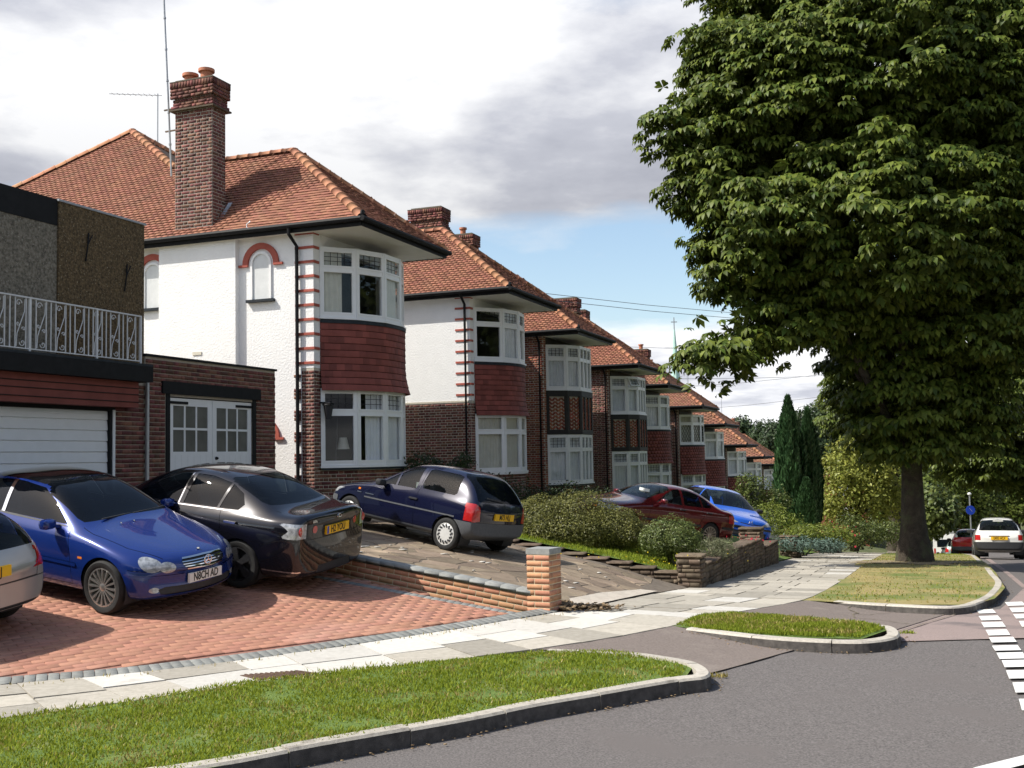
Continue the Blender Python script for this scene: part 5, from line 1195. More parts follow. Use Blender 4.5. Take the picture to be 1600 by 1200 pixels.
# --- sporty blue coupe, nose to the street
MERC = dict(L=4.34, axf=.80, axr=3.50, track=.745, wr=.316, rimr=.225, ww=.225, rim='multi', arch=.352, sweep=(.34, .2), midf=.55,
    xs=[.0, .05, .16, .40, .75, 1.05, 1.25, 1.50, 1.85, 2.1, 2.5, 2.95, 3.35, 3.7, 4.0, 4.2, 4.30, 4.34],
    top=[(0, .56), (.05, .66), (.16, .715), (.4, .775), (.75, .85), (1.05, .915), (1.25, .955), (1.5, 1.10), (1.85, 1.285), (2.1, 1.365), (2.5, 1.405), (2.95, 1.395), (3.35, 1.33), (3.7, 1.21), (4.0, 1.085), (4.2, 1.05), (4.3, .99), (4.34, .90)],
    belt=[(0, .50), (.05, .58), (.16, .63), (.4, .70), (.75, .785), (1.05, .845), (1.25, .87), (1.85, .905), (2.5, .935), (3.35, .97), (4.0, .96), (4.2, .93), (4.34, .82)],
    bot=[(0, .26), (.05, .215), (.16, .19), (.75, .17), (3.5, .17), (4.1, .22), (4.34, .32)], wid=[(0, .66), (.05, .74), (.16, .80), (.4, .845), (.75, .868), (2.2, .875), (3.5, .87), (4.0, .84), (4.2, .80), (4.34, .70)],
    inset=[(0, .05), (.4, .075), (1.2, .08), (2, .085), (3.4, .10), (4.34, .08)], roofw=[(0, .40), (.16, .52), (.75, .60), (1.25, .66), (1.5, .665), (1.85, .60), (2.1, .565), (2.5, .555), (2.95, .55), (3.35, .55), (3.7, .56), (4.0, .58), (4.34, .50)], crown=[(0, .02), (.4, .03), (1.25, .03), (1.85, .045), (2.5, .05), (3.35, .05), (4.0, .03), (4.34, .02)],
    cab=(1.35, 3.6, .86), seats=(2.25, 3.05), mirror=(1.62, .93, '@'), handles=[(2.62, .82)],
    plates=[(True, .425, 'N8CH AD', 'plate_white', .105)],
    regions=[
        ('side_window', 'side', [[(1.50, .94), (1.86, 1.16), (2.14, 1.275), (2.5, 1.31), (2.66, 1.315), (2.58, .965)]], 'car_glass', -.006),
        ('quarter_window', 'side', [[(2.64, .968), (2.72, 1.315), (3.0, 1.30), (3.3, 1.24), (3.55, 1.14), (3.60, 1.02), (3.4, .99)]], 'car_glass', -.006),
        ('pillar_trim', 'side', [[(2.575, .965), (2.655, 1.317), (2.725, 1.317), (2.645, .967)]], 'chrome', .001),
        ('window_trim', 'side', [[(1.47, .915), (2.4, .94), (3.62, .99), (3.62, 1.012), (2.4, .962), (1.47, .937)]], 'plastic', .002),
        ('windscreen', 'front', [[(0, .985), (.64, .965), (.655, 1.0), (.60, 1.18), (.545, 1.315), (.50, 1.335), (0, 1.355)]], 'car_glass', -.004, 'c'),
        ('rear_window', 'rear', [[(0, 1.09), (.52, 1.09), (.54, 1.12), (.50, 1.27), (.44, 1.32), (0, 1.335)]], 'car_glass', -.004, 'c'),
        ('sunroof', 'top', [[(2.12, 0), (2.12, .46), (2.2, .50), (3.0, .49), (3.12, .44), (3.12, 0)]], 'black_gloss', .001, 'c'),
        ('headlight', 'front', [ell(.635, .612, .098, .082), ell(.488, .575, .082, .062)], 'lens_clear', .002),
        ('grille_bar', 'front', [[(0, .672), (.30, .664), (.315, .648), (0, .656)], [(0, .632), (.325, .625), (.325, .615), (0, .622)], [(0, .604), (.322, .598), (.320, .588), (0, .594)], [(0, .576), (.308, .572), (.300, .562), (0, .566)], [(0, .548), (.28, .545), (.27, .532), (0, .536)], [(.30, .664), (.335, .63), (.325, .585), (.28, .545), (.272, .55), (.312, .59), (.32, .625), (.29, .655)]], 'chrome', .004, 'c'),
        ('grille', 'front', [[(0, .66), (.30, .652), (.33, .625), (.32, .585), (.28, .548), (0, .54)]], 'plastic', -.012, 'c'),
        ('lower_intake', 'front', [[(0, .345), (.50, .352), (.58, .33), (.56, .275), (.48, .262), (0, .258)]], 'plastic', -.012, 'c'),
        ('fog_light', 'front', [ell(.62, .325, .055, .032, 14)], 'lens_clear', .0),
        ('bumper_strip', 'side', [[(.02, .463), (.42, .475), (.42, .495), (.02, .485)]], '@', .008),
        ('bumper_seam', 'side', seam([(.0, .52), (.44, .56)]), 'black_gloss', -.004),
        ('door_seam', 'side', seam([(1.30, .28), (1.32, .62), (1.40, .88)]) + seam([(2.66, .96), (2.78, .70), (2.72, .40), (2.62, .27)]) + seam([(1.30, .28), (2.62, .27)]), 'black_gloss', -.004),
        ('rub_strip', 'side', [[(1.22, .50), (2.78, .515), (2.78, .555), (1.22, .54)]], '@', .012),
        ('bonnet_seam', 'top', seam([(.22, .50), (.6, .665), (1.1, .72), (1.28, .70)], .008), 'black_gloss', -.004),
        ('indicator', 'side', [[(1.12, .60), (1.19, .60), (1.19, .625), (1.12, .625)]], 'lens_amber', .002),
    ])
MP = at(165, 955, 12.6); HD = np.array((.885, -.465)); LF = np.array((-HD[1], HD[0])); pc = np.array((MP.x, MP.y)) - HD * (MERC['L'] / 2 - MERC['axf']) + LF * .80
mc, surf = car(MERC, pc, 0, HD, 'car_blue', 'parked_car', 'metallic blue coupe parked nose out on the red block drive')
sx = surf(0, .61, True) + .02
st = MB().tube([(sx, math.cos(t) * .056, .607 + math.sin(t) * .056) for t in np.linspace(0, 2 * math.pi, 25)], .006, 6)
for k in range(3): a = math.pi / 2 + k * 2.0944; st.bar((sx, 0, .607), (sx, math.cos(a) * .055, .607 + math.sin(a) * .055), .010, .010, up=(1, 0, 0))
st.build('star_emblem', 'chrome', mc)
for y0, y1, x0, x1 in ((.05, .60, 1.30, 1.36), (-.45, .1, 1.27, 1.33)):
    MB().bar((4.34 / 2 - x0, y0, .985), (4.34 / 2 - x1, y1, .985), .018, .014).build('wiper', 'plastic', mc)
for y in (-.3, -.1): MB().lathe([(.012, 0), (.012, .01), (0, .014)], 8, Matrix.Translation((4.34 / 2 - 1.12, y, .935))).build('washer_jet', 'chrome', mc)
MB().lathe([(.02, 0), (.02, .012), (0, .018)], 10, Matrix.Translation((4.34 / 2 - .17, 0, .715))).build('bonnet_badge', 'chrome', mc)

# --- black saloon, tail to the street
LEX = dict(L=4.40, axf=.78, axr=3.45, track=.735, wr=.316, rimr=.222, ww=.215, rim='five', arch=.345, sweep=(.28, .10), midf=.52, euro=True,
    xs=[0, .05, .18, .5, .8, 1.1, 1.25, 1.5, 1.9, 2.2, 2.7, 3.1, 3.4, 3.68, 3.86, 3.98, 4.15, 4.30, 4.37, 4.40],
    top=[(0, .55), (.05, .66), (.18, .72), (.5, .80), (.8, .86), (1.1, .93), (1.25, .965), (1.5, 1.11), (1.9, 1.32), (2.2, 1.40), (2.7, 1.425), (3.1, 1.39), (3.4, 1.30), (3.68, 1.17), (3.86, 1.075), (3.98, 1.045), (4.15, 1.04), (4.3, 1.045), (4.37, 1.03), (4.40, .99)],
    belt=[(0, .5), (.05, .58), (.18, .63), (.5, .72), (.8, .80), (1.25, .88), (1.9, .915), (2.7, .94), (3.4, .965), (3.98, .965), (4.3, .955), (4.40, .92)],
    bot=[(0, .26), (.05, .21), (.18, .19), (.8, .17), (3.5, .17), (4.1, .19), (4.3, .205), (4.40, .26)], wid=[(0, .64), (.05, .73), (.18, .80), (.5, .85), (.8, .862), (2.2, .865), (3.4, .865), (3.98, .85), (4.3, .81), (4.37, .79), (4.40, .76)],
    inset=[(0, .05), (.5, .08), (2, .08), (3.4, .10), (4.4, .07)], roofw=[(0, .40), (.18, .55), (.8, .62), (1.25, .67), (1.5, .66), (1.9, .58), (2.2, .555), (2.7, .545), (3.1, .55), (3.4, .575), (3.68, .61), (3.86, .65), (3.98, .68), (4.3, .66), (4.40, .55)], crown=[(0, .02), (.5, .03), (1.25, .03), (1.9, .045), (2.7, .055), (3.4, .05), (3.86, .03), (4.4, .02)],
    cab=(1.35, 3.6, .86), seats=(2.2, 3.0), mirror=(1.65, .95, '@'), handles=[(2.42, .83), (3.32, .845)], handlemat='chrome',
    plates=[(False, .80, 'H2 YOU', 'plate_yellow', .105)],
    regions=[
        ('front_window', 'side', [[(1.56, .955), (1.95, 1.19), (2.22, 1.31), (2.40, 1.335), (2.38, .97)]], 'car_glass', -.006),
        ('rear_door_window', 'side', [[(2.47, .975), (2.49, 1.335), (2.75, 1.335), (3.08, 1.285), (3.02, .985)]], 'car_glass', -.006),
        ('quarter_window', 'side', [[(3.06, .987), (3.115, 1.275), (3.33, 1.18), (3.42, 1.06), (3.36, .992)]], 'car_glass', -.006),
        ('window_trim', 'side', [[(1.5, .925), (2.4, .945), (3.44, .97), (3.44, .985), (2.4, .96), (1.5, .94)]], 'chrome', .002),
        ('pillar_trim', 'side', [[(2.385, .967), (2.405, 1.337), (2.425, 1.337), (2.405, .967)]], 'chrome', .001),
        ('windscreen', 'front', [[(0, .99), (.65, .975), (.60, 1.18), (.545, 1.34), (0, 1.375)]], 'car_glass', -.004, 'c'),
        ('rear_window', 'rear', [[(0, 1.075), (.60, 1.085), (.615, 1.11), (.555, 1.24), (.50, 1.325), (.44, 1.345), (0, 1.36)]], 'car_glass', -.004, 'c'),
        ('tail_light', 'side', [[(4.12, .74), (4.10, .765), (4.22, .865), (4.34, .935), (4.42, .935), (4.42, .74)]], 'lens_clear', .004),
        ('tail_light', 'rear', [[(.62, .74), (.62, .925), (.80, .925), (.80, .74)]], 'lens_clear', .004),
        ('boot_lamp', 'rear', [ell(.46, .835, .045, .05, 14)], 'lens_red', .004),
        ('plate_recess', 'rear', [[(0, .72), (.30, .72), (.33, .80), (.30, .885), (0, .89)]], 'plastic', -.008, 'c'),
        ('lower_skirt', 'rear', [[(0, .245), (.40, .25), (.36, .36), (0, .37)]], 'plastic', -.006, 'c'),
        ('boot_seam', 'rear', seam([(.0, .715), (.58, .715), (.60, .95), (.64, 1.03)]), 'plastic', -.004),
        ('bumper_seam', 'side', seam([(3.80, .62), (4.1, .715), (4.4, .715)]), 'plastic', -.004),
        ('skirt_strip', 'side', [[(3.82, .30), (4.36, .31), (4.36, .325), (3.82, .318)]], 'chrome', .004),
        ('door_seam', 'side', seam([(1.34, .28), (1.36, .6), (1.46, .9)]) + seam([(2.44, .27), (2.44, .97)]) + seam([(3.10, .98), (3.16, .75), (3.02, .52), (2.95, .27)]) + seam([(1.34, .27), (2.95, .27)]), 'plastic', -.004),
        ('headlight', 'front', [[(.42, .60), (.42, .70), (.78, .73), (.80, .64), (.72, .60)]], 'lens_clear', .002),
    ])
LP = at(374, 913, 14.1); HD = np.array((-.915, .405)); LF = np.array((-HD[1], HD[0])); pc = np.array((LP.x, LP.y)) + HD * (LEX['axr'] - LEX['L'] / 2) - LF * .79
lx, surf = car(LEX, pc, 0, HD, 'car_black', 'parked_car', 'black saloon parked tail out between the blue coupe and the low brick wall')
for s in (1, -1):
    for y, r in ((.665, .062),):
        x = surf(s * .70, .83, False); MB().lathe([(r, -.008), (r, .004), (.0, .012)], 16, Matrix.Translation((x + .005, s * .695, .832)) @ Matrix.Rotation(rad(-90), 4, 'Y') @ Matrix.Rotation(rad(12 * s), 4, 'X')).build('brake_lamp', 'lens_red', lx, True)
x = surf(0, .955, False) - .006; MB().tube([(x, math.cos(t) * .042, .955 + math.sin(t) * .030) for t in np.linspace(0, 6.283, 21)], .004, 5).bar((x, .008, .978), (x, .014, .94), .007, .006, up=(1, 0, 0)).bar((x, .016, .94), (x, -.03, .943), .006, .007, up=(1, 0, 0)).build('oval_emblem', 'chrome', lx)
me = text_mesh('LEXUS', .045); me.materials.append(M('chrome')); o = mesh_obj('maker_lettering', me, lx); o.matrix_basis = Matrix.Translation((surf(.5, .95, False) - .006, .46, .94)) @ Matrix(((0, 0, -1, 0), (-1, 0, 0, 0), (0, 1, 0, 0), (0, 0, 0, 1)))

# --- small navy hatchback on the crazy-paved drive
AX = dict(L=3.52, axf=.64, axr=2.92, track=.69, wr=.272, rimr=.185, ww=.155, rim='cover', arch=.315, sweep=(.16, .10), midf=.5,
    xs=[0, .05, .14, .4, .7, .95, 1.1, 1.35, 1.65, 1.9, 2.3, 2.7, 3.0, 3.15, 3.32, 3.46, 3.52],
    top=[(0, .52), (.05, .66), (.14, .71), (.4, .775), (.7, .83), (.95, .875), (1.1, .91), (1.35, 1.06), (1.65, 1.245), (1.9, 1.335), (2.3, 1.365), (2.7, 1.36), (3.0, 1.335), (3.15, 1.27), (3.32, 1.09), (3.46, .91), (3.52, .74)],
    belt=[(0, .47), (.05, .60), (.14, .645), (.7, .765), (1.1, .83), (1.9, .855), (2.7, .865), (3.1, .865), (3.32, .86), (3.46, .82), (3.52, .68)],
    bot=[(0, .29), (.14, .22), (.6, .20), (2.9, .20), (3.3, .24), (3.52, .33)], wid=[(0, .66), (.05, .72), (.14, .755), (.5, .78), (1.5, .782), (2.9, .785), (3.2, .775), (3.4, .755), (3.52, .72)],
    inset=[(0, .03), (1, .05), (2, .055), (3.2, .07), (3.52, .05)], roofw=[(0, .45), (.14, .58), (.7, .62), (1.1, .655), (1.35, .645), (1.65, .575), (1.9, .55), (2.3, .54), (3.0, .54), (3.15, .555), (3.32, .61), (3.46, .65), (3.52, .60)], crown=[(0, .02), (1, .025), (1.65, .04), (2.3, .045), (3.0, .045), (3.3, .03), (3.52, .02)],
    cab=(1.15, 3.0, .80), seats=(1.85, 2.6), mirror=(1.38, .88, 'plastic'), handles=[(2.12, .74)], handlemat='plastic',
    plates=[(False, .66, 'M73 HLJ', 'plate_yellow', .098)],
    regions=[
        ('quarterlight', 'side', [[(1.28, .885), (1.60, 1.10), (1.62, .895)]], 'car_glass_light', -.006),
        ('door_window', 'side', [[(1.66, .895), (1.64, 1.12), (1.88, 1.255), (2.08, 1.275), (2.10, .905)]], 'car_glass_light', -.006),
        ('rear_side_window', 'side', [[(2.24, .93), (2.20, 1.0), (2.22, 1.25), (2.28, 1.275), (2.85, 1.265), (2.95, 1.24), (2.98, .96), (2.94, .925)]], 'car_glass_light', -.006),
        ('windscreen', 'front', [[(0, .93), (.62, .915), (.56, 1.13), (.50, 1.27), (0, 1.31)]], 'car_glass', -.004, 'c'),
        ('rear_window', 'rear', [[(0, .885), (.60, .885), (.615, .91), (.54, 1.17), (.49, 1.285), (.45, 1.30), (0, 1.315)]], 'car_glass', -.003, 'c'),
        ('pinstripe', 'side', [[(.08, .735), (1.0, .775), (2.2, .79), (3.33, .79), (3.33, .802), (2.2, .803), (1.0, .788), (.08, .748)]], 'pinstripe', .001),
        ('tail_light', 'rear', [[(.655, .56), (.575, .57), (.60, .80), (.66, .85), (.80, .85), (.80, .56)]], 'lens_red', .003),
        ('tail_light', 'side', [[(3.40, .55), (3.60, .55), (3.60, .80), (3.43, .80)]], 'lens_red', .003),
        ('rear_bumper', 'side', [[(3.06, .20), (3.6, .2), (3.6, .545), (3.06, .545)]], 'plastic_grey', .012),
        ('rear_bumper', 'rear', [[(0, .20), (.80, .2), (.80, .545), (0, .545)]], 'plastic_grey', .012, 'c'),
        ('front_bumper', 'side', [[(-.1, .2), (.30, .2), (.32, .50), (-.1, .52)]], 'plastic_grey', .010),
        ('front_bumper', 'front', [[(0, .2), (.8, .2), (.8, .52), (0, .52)]], 'plastic_grey', .010, 'c'),
        ('headlight', 'side', [[(.0, .57), (.13, .58), (.15, .685), (.0, .66)]], 'lens_clear', .002),
        ('headlight', 'front', [[(.40, .57), (.74, .57), (.74, .67), (.40, .665)]], 'lens_clear', .002),
        ('rub_strip', 'side', [[(.98, .575), (3.06, .575), (3.06, .60), (.98, .60)]], 'plastic_grey', .006),
        ('side_repeater', 'side', [[(.80, .695), (.855, .695), (.855, .725), (.80, .725)]], 'lens_amber', .004),
        ('door_seam', 'side', seam([(.98, .25), (.99, .6), (1.18, .86)]) + seam([(2.17, .26), (2.17, 1.28)]) + seam([(.98, .26), (2.17, .26)]), 'black_gloss', -.004),
        ('hatch_seam', 'rear', seam([(0, .555), (.565, .56), (.585, .82), (.64, .88)]), 'black_gloss', -.004),
        ('sill_band', 'side', [[(.95, .18), (2.62, .18), (2.62, .30), (.95, .30)]], 'plastic_grey', .003),
    ])
AP = at(694, 856, 18.2); HD = np.array((-.80, .60)); HD = HD / np.linalg.norm(HD); LF = np.array((-HD[1], HD[0])); pc = np.array((AP.x, AP.y)) + HD * (AX['axr'] - AX['L'] / 2) - LF * .72
ax, surf = car(AX, pc, 0, HD, 'car_navy', 'parked_car', 'small navy blue hatchback with white pinstripe on the sloping crazy paved drive', zf_=zcrazy)
MB().bar((surf(0, .9, False) - .01, -.0, .905), (surf(.3, .93, False) + .01, .42, .96), .012, .012).build('rear_wiper', 'plastic', ax)
MB().box((1.76 - 1.95, .50, .90), (1.76 - 2.1, .56, 1.0)).build('window_sticker', 'paper', ax)
for x, w_ in ((.80, .10), (1.0, .2)): MB().box((1.76 - x - w_, .781, .645), (1.76 - x, .785, .66)).build('side_badge', 'chrome', ax)

def hatch(L, W, H, wb, fo, hood=.95, cowl=1.05, rim='plain', rearx=.34, wr=.29):
    """plain small hatchback for the farther cars"""
    h = W / 2; b = .64 * H
    return dict(L=L, axf=fo, axr=fo + wb, track=h - .10, wr=wr, rimr=wr * .68, ww=.18, rim=rim, arch=wr + .04, sweep=(.24, .10), midf=.5,
        xs=[0, .05, .16, .45, .8, cowl, cowl + .3, cowl + .65, cowl + .95, L * .62, L * .78, L - .42, L - .22, L - .08, L],
        top=[(0, .52), (.05, .66), (.16, .73), (.45, .80), (.8, .86), (cowl, b + .03), (cowl + .3, b + .22), (cowl + .65, H * .93), (cowl + .95, H * .985), (L * .62, H), (L * .78, H * .985), (L - .42, H * .93), (L - .22, H * .80), (L - .08, b - .01), (L, .72)],
        belt=[(0, .48), (.05, .58), (.16, .64), (.8, .78), (cowl, b - .07), (L * .6, b - .03), (L - .3, b), (L - .08, b - .06), (L, .64)],
        bot=[(0, .27), (.16, .2), (L - .5, .2), (L, .32)], wid=[(0, h - .17), (.05, h - .1), (.16, h - .05), (.5, h), (L * .6, h), (L - .3, h - .02), (L - .1, h - .05), (L, h - .1)],
        inset=[(0, .04), (L, .07)], roofw=[(0, h * .5), (.16, h * .68), (.8, h * .76), (cowl, h * .82), (cowl + .65, h * .72), (L * .62, h * .68), (L - .42, h * .69), (L - .22, h * .77), (L - .08, h * .82), (L, h * .75)], crown=[(0, .02), (cowl, .03), (L * .6, .05), (L - .3, .04), (L, .02)],
        cab=(cowl + .1, L - .45, b - .06), seats=(cowl + .95, cowl + 1.65), mirror=(cowl + .35, b + .02, 'plastic'),
        regions=[
            ('side_window', 'side', [[(cowl + .22, b + .03), (cowl + .62, H * .86), (cowl + .9, H * .925), (cowl + 1.02, H * .93), (cowl + 1.02, b + .04)]], 'car_glass', -.006),
            ('rear_side_window', 'side', [[(cowl + 1.10, b + .04), (cowl + 1.10, H * .93), (L * .76, H * .92), (L - .5, H * .86), (L - .50, b + .06)]], 'car_glass', -.006),
            ('windscreen', 'front', [[(0, b + .05), (h * .78, b + .03), (h * .72, H * .82), (h * .65, H * .92), (0, H * .955)]], 'car_glass_light', -.004, 'c'),
            ('rear_window', 'rear', [[(0, b + .03), (h * .78, b + .03), (h * .72, H * .82), (h * .64, H * .905), (0, H * .925)]], 'car_glass_light', -.004, 'c'),
            ('headlight', 'front', [[(h * .5, .59), (h * .52, .66), (h * 1.0, .745), (h * 1.0, .64), (h * .8, .59)]], 'lens_clear', .002),
            ('tail_light', 'rear', [[(h * .74, .62), (h * .74, b - .06), (h * 1.1, b - .06), (h * 1.1, .62)]], 'lens_red', .003),
            ('rear_bumper', 'rear', [[(0, .28), (h * 1.2, .28), (h * 1.2, .5), (0, .5)]], 'plastic_grey', .008, 'c'),
            ('door_seam', 'side', seam([(cowl + .02, .28), (cowl + .1, .85)]) + seam([(cowl + 1.06, .28), (cowl + 1.06, b + .02)]), 'black_gloss', -.004),
        ])
# --- silver hatchback whose tail enters the picture at the left
AU = hatch(4.15, 1.735, 1.42, 2.51, .83, cowl=1.15, wr=.31)
AU['regions'][5] = ('tail_light', 'rear', [[(.70, .70), (.72, .93), (.80, .96), (1.0, .96), (1.0, .70)]], 'lens_red', .003)
AU['regions'][6] = ('bumper_seam', 'rear', seam([(0, .60), (.9, .60)], .012), 'plastic', -.004, 'c')
AU['regions'] += [('bumper_slot', 'rear', [[(0, .33), (.70, .33), (.72, .36), (0, .36)]], 'plastic', -.006, 'c'), ('hatch_seam', 'rear', seam([(0, .605), (.66, .61), (.68, .93)], .008), 'plastic', -.004), ('tail_light', 'side', [[(3.92, .70), (4.3, .70), (4.3, .95), (4.0, .95)]], 'lens_red', .003)]
AU['plates'] = [(False, .745, 'N8CH J', 'plate_yellow', .105)]
RP = at(72, 940, 12.0); HD = np.array((-.90, .435)); LF = np.array((-HD[1], HD[0])); pc = np.array((RP.x, RP.y)) + HD * (4.15 / 2 - .12) + LF * .80
au, surf = car(AU, pc, 0, HD, 'car_silver', 'parked_car', 'silver hatchback showing only its tail at the left edge of the picture', level=2)
for k in range(4):
    x = surf(-.06, .88, False) - .008; MB().tube([(x, .075 - k * .05 + math.cos(t) * .03, .885 + math.sin(t) * .03) for t in np.linspace(0, 6.283, 17)], .004, 5).build('ring_emblem', 'chrome', au)
# --- dark red saloon beyond the bushes
BM = dict(MERC); BM = {k: (list(v) if isinstance(v, list) else v) for k, v in LEX.items()}
BM.update(L=4.43, axf=.76, axr=3.46, rim='mesh', wr=.31, rimr=.215, plates=[], handlemat='plastic', euro=False, mirror=(1.7, .95, '@'),
    xs=[x + (.0 if x < 3 else .03) for x in LEX['xs']],
    top=[(0, .55), (.05, .68), (.18, .74), (.5, .80), (.8, .85), (1.1, .91), (1.28, .95), (1.5, 1.08), (1.9, 1.29), (2.2, 1.37), (2.7, 1.395), (3.1, 1.36), (3.43, 1.25), (3.71, 1.10), (3.89, 1.01), (4.01, .985), (4.18, .98), (4.33, .975), (4.40, .95), (4.43, .86)],
    belt=[(a, b - (.03 if a > 1 else 0)) for a, b in LEX['belt'][:-1]] + [(4.43, .8)])
BM['regions'] = [
    ('front_window', 'side', [[(1.62, .925), (1.98, 1.15), (2.24, 1.27), (2.46, 1.305), (2.44, .94)]], 'car_glass_light', -.006),
    ('rear_door_window', 'side', [[(2.52, .945), (2.54, 1.305), (2.78, 1.30), (3.08, 1.245), (3.12, .955)]], 'car_glass_light', -.006),
    ('quarter_window', 'side', [[(3.16, .957), (3.12, 1.235), (3.32, 1.15), (3.46, 1.02), (3.42, .965)]], 'car_glass_light', -.006),
    ('windscreen', 'front', [[(0, .975), (.65, .96), (.60, 1.15), (.545, 1.31), (0, 1.345)]], 'car_glass_light', -.004, 'c'),
    ('rear_window', 'rear', [[(0, 1.02), (.60, 1.03), (.555, 1.2), (.48, 1.31), (0, 1.335)]], 'car_glass', -.004, 'c'),
    ('headlight', 'front', [[(.40, .58), (.40, .69), (.80, .69), (.80, .58)]], 'lens_clear', .003), ('grille', 'front', [[(.04, .60), (.04, .70), (.18, .70), (.18, .60)]], 'plastic', -.006),
    ('indicator', 'side', [[(.02, .58), (.22, .58), (.22, .68), (.02, .68)]], 'lens_amber', .003), ('tail_light', 'side', [[(4.22, .66), (4.5, .66), (4.5, .86), (4.26, .86)]], 'lens_red', .003),
    ('tail_light', 'rear', [[(.45, .66), (.45, .86), (.85, .86), (.85, .66)]], 'lens_red', .003),
    ('bumper_strip', 'side', [[(3.83, .50), (4.5, .50), (4.5, .56), (3.83, .56)]], 'plastic', .012), ('rub_strip', 'side', [[(1.16, .47), (3.08, .48), (3.08, .53), (1.16, .52)]], 'plastic', .008),
    ('door_seam', 'side', seam([(1.34, .28), (1.36, .6), (1.46, .88)]) + seam([(2.48, .27), (2.48, .94)]) + seam([(3.10, .95), (3.16, .75), (3.02, .52), (2.95, .27)]), 'black_gloss', -.004)]
BP = at(1104, 849, 27.6); HD = np.array((-.83, -.56)); LF = np.array((-HD[1], HD[0])); pc = np.array((BP.x, BP.y)) + HD * (BM['axr'] - BM['L'] / 2) - LF * .76
bm_, surf = car(BM, pc, 0, HD, 'car_maroon', 'parked_car', 'dark red saloon parked side on behind the clipped bushes', level=2, dz=.24)
MB().lathe([(.05, 0), (.05, .004)], 14, Matrix.Translation((4.43 / 2 - 1.42, -.42, 1.0))).build('tax_disc', 'paper', bm_)
MB().box((4.43 / 2 - 1.62, .05, 1.115), (4.43 / 2 - 1.60, .42, 1.19)).build('windscreen_notice', 'paper', bm_)
# --- bright blue hatchback nose on
PG = hatch(3.83, 1.655, 1.43, 2.44, .79, cowl=1.05, wr=.285, rim='cover')
PG['regions'] = [r for r in PG['regions'] if r[0] != 'headlight'] + [
    ('headlight', 'front', [[(.34, .60), (.52, .68), (.84, .78), (.86, .70), (.70, .62), (.50, .585)]], 'lens_clear', .003),
    ('bumper_trim', 'front', [[(0, .47), (.85, .47), (.85, .525), (0, .525)]], 'plastic', .006, 'c'), ('lower_grille', 'front', [[(0, .26), (.50, .27), (.54, .40), (0, .41)]], 'plastic', -.01, 'c'), ('nose_slot', 'front', [[(0, .575), (.30, .60), (.30, .62), (0, .60)]], 'plastic', -.004, 'c')]
PG['plates'] = [(True, .44, 'W57 OLB', 'plate_white', .098)]
GP = at(1168, 842, 29.4); HD = np.array((.24, -.97)); pc = np.array((GP.x, GP.y)) - HD * (3.83 / 2)
pg, surf = car(PG, pc, 0, HD, 'car_bright', 'parked_car', 'bright blue small hatchback facing the camera behind the stone walls', level=2, dz=.32)
x = surf(0, .66, True) + .008; MB().tube([(x, -.05, .62), (x, -.03, .68), (x, .0, .64), (x, .03, .69), (x, .05, .64), (x, .02, .60)], .008, 6).tube([(x, .03, .69), (x, .055, .70)], .008, 6).build('lion_emblem', 'chrome', pg)
# --- white hatchback parked at the kerb, seen from behind
MI = hatch(3.73, 1.58, 1.43, 2.30, .72, cowl=1.0, wr=.27)
MI['regions'][5] = ('tail_light', 'rear', [[(.58, .62), (.58, .80), (.9, .80), (.9, .62)]], 'lens_red', .003); MI['regions'][6] = ('rear_bumper', 'rear', [[(0, .30), (1, .30), (1, .56), (0, .56)]], 'plastic', .02, 'c')
MI['regions'] += [('bumper_return', 'side', [[(3.1, .30), (3.9, .30), (3.9, .56), (3.1, .56)]], 'plastic', .015), ('plate_recess', 'rear', [[(0, .735), (.33, .735), (.31, .775), (0, .775)]], 'plastic', -.006, 'c')]
MI['plates'] = [(False, .685, 'D832 HCX', 'plate_yellow', .09)]
WP = at(1563, 868, 36.8); pc = np.array((WP.x, WP.y)) + U * (3.73 / 2)
wm, surf = car(MI, pc, 0, U, 'car_white', 'parked_car', 'white hatchback with black bumper parked at the kerb right of the big tree', level=2)
MB().box((surf(0, 1.28, False) + .05, -.16, 1.255), (surf(0, 1.28, False) + .02, .16, 1.295)).build('window_sticker', 'paper', wm)
# --- queue of cars farther down the hill
for (px_, py_, Y_, pa, lab, hh) in ((1516, 862, 52, 'car_red', 'red hatchback just beyond the white hatchback at the kerb', 1.42), (1501, 860, 60, 'car_green', 'pale green hatchback behind the red hatchback at the kerb', 1.42), (1489, 856, 69, 'car_navy', 'dark small car between the tree trunk and the pale green hatchback', 1.40)):
    q = at(px_, py_, Y_); FP = hatch(3.8, 1.65, hh, 2.45, .75, wr=.28); FP['plates'] = []
    car(FP, np.array((q.x, q.y)) + U * 1.9, 0, U, pa, 'parked_car', lab, level=2)
def van():
    q = at(1478, 853, 80); r = empty('parked_van', (q.x, q.y, zr1(q.x, q.y)), RZ); tag(r, 'white van far down the street just right of the tree trunk', 'van')
    b = MB(); b.extrude([(0, -.9, .35), (0, .9, .35), (0, .86, 2.1), (0, .7, 2.25), (0, -.7, 2.25), (0, -.86, 2.1)], (3.6, 0, 0)); b.extrude([(3.6, -.88, .35), (3.6, -.88, 1.9), (4.1, -.84, 1.35), (4.7, -.8, 1.15), (4.8, -.8, .35)], (0, 1.7, 0)); b.build('body', 'car_white', r)
    MB().box((-.01, -.6, 1.3), (.0, .6, 1.85)).build('rear_window', 'car_glass', r)
    for s in (1, -1):
        MB().box((-.012, s * .82, .8), (.0, s * .7, 1.2)).build('tail_light', 'lens_red', r)
        for x in (.9, 3.9): wheel(r, x, s * .78, .32, .2, 'plain', .2, s)
van()
bpy.data.scenes.remove(TMP)
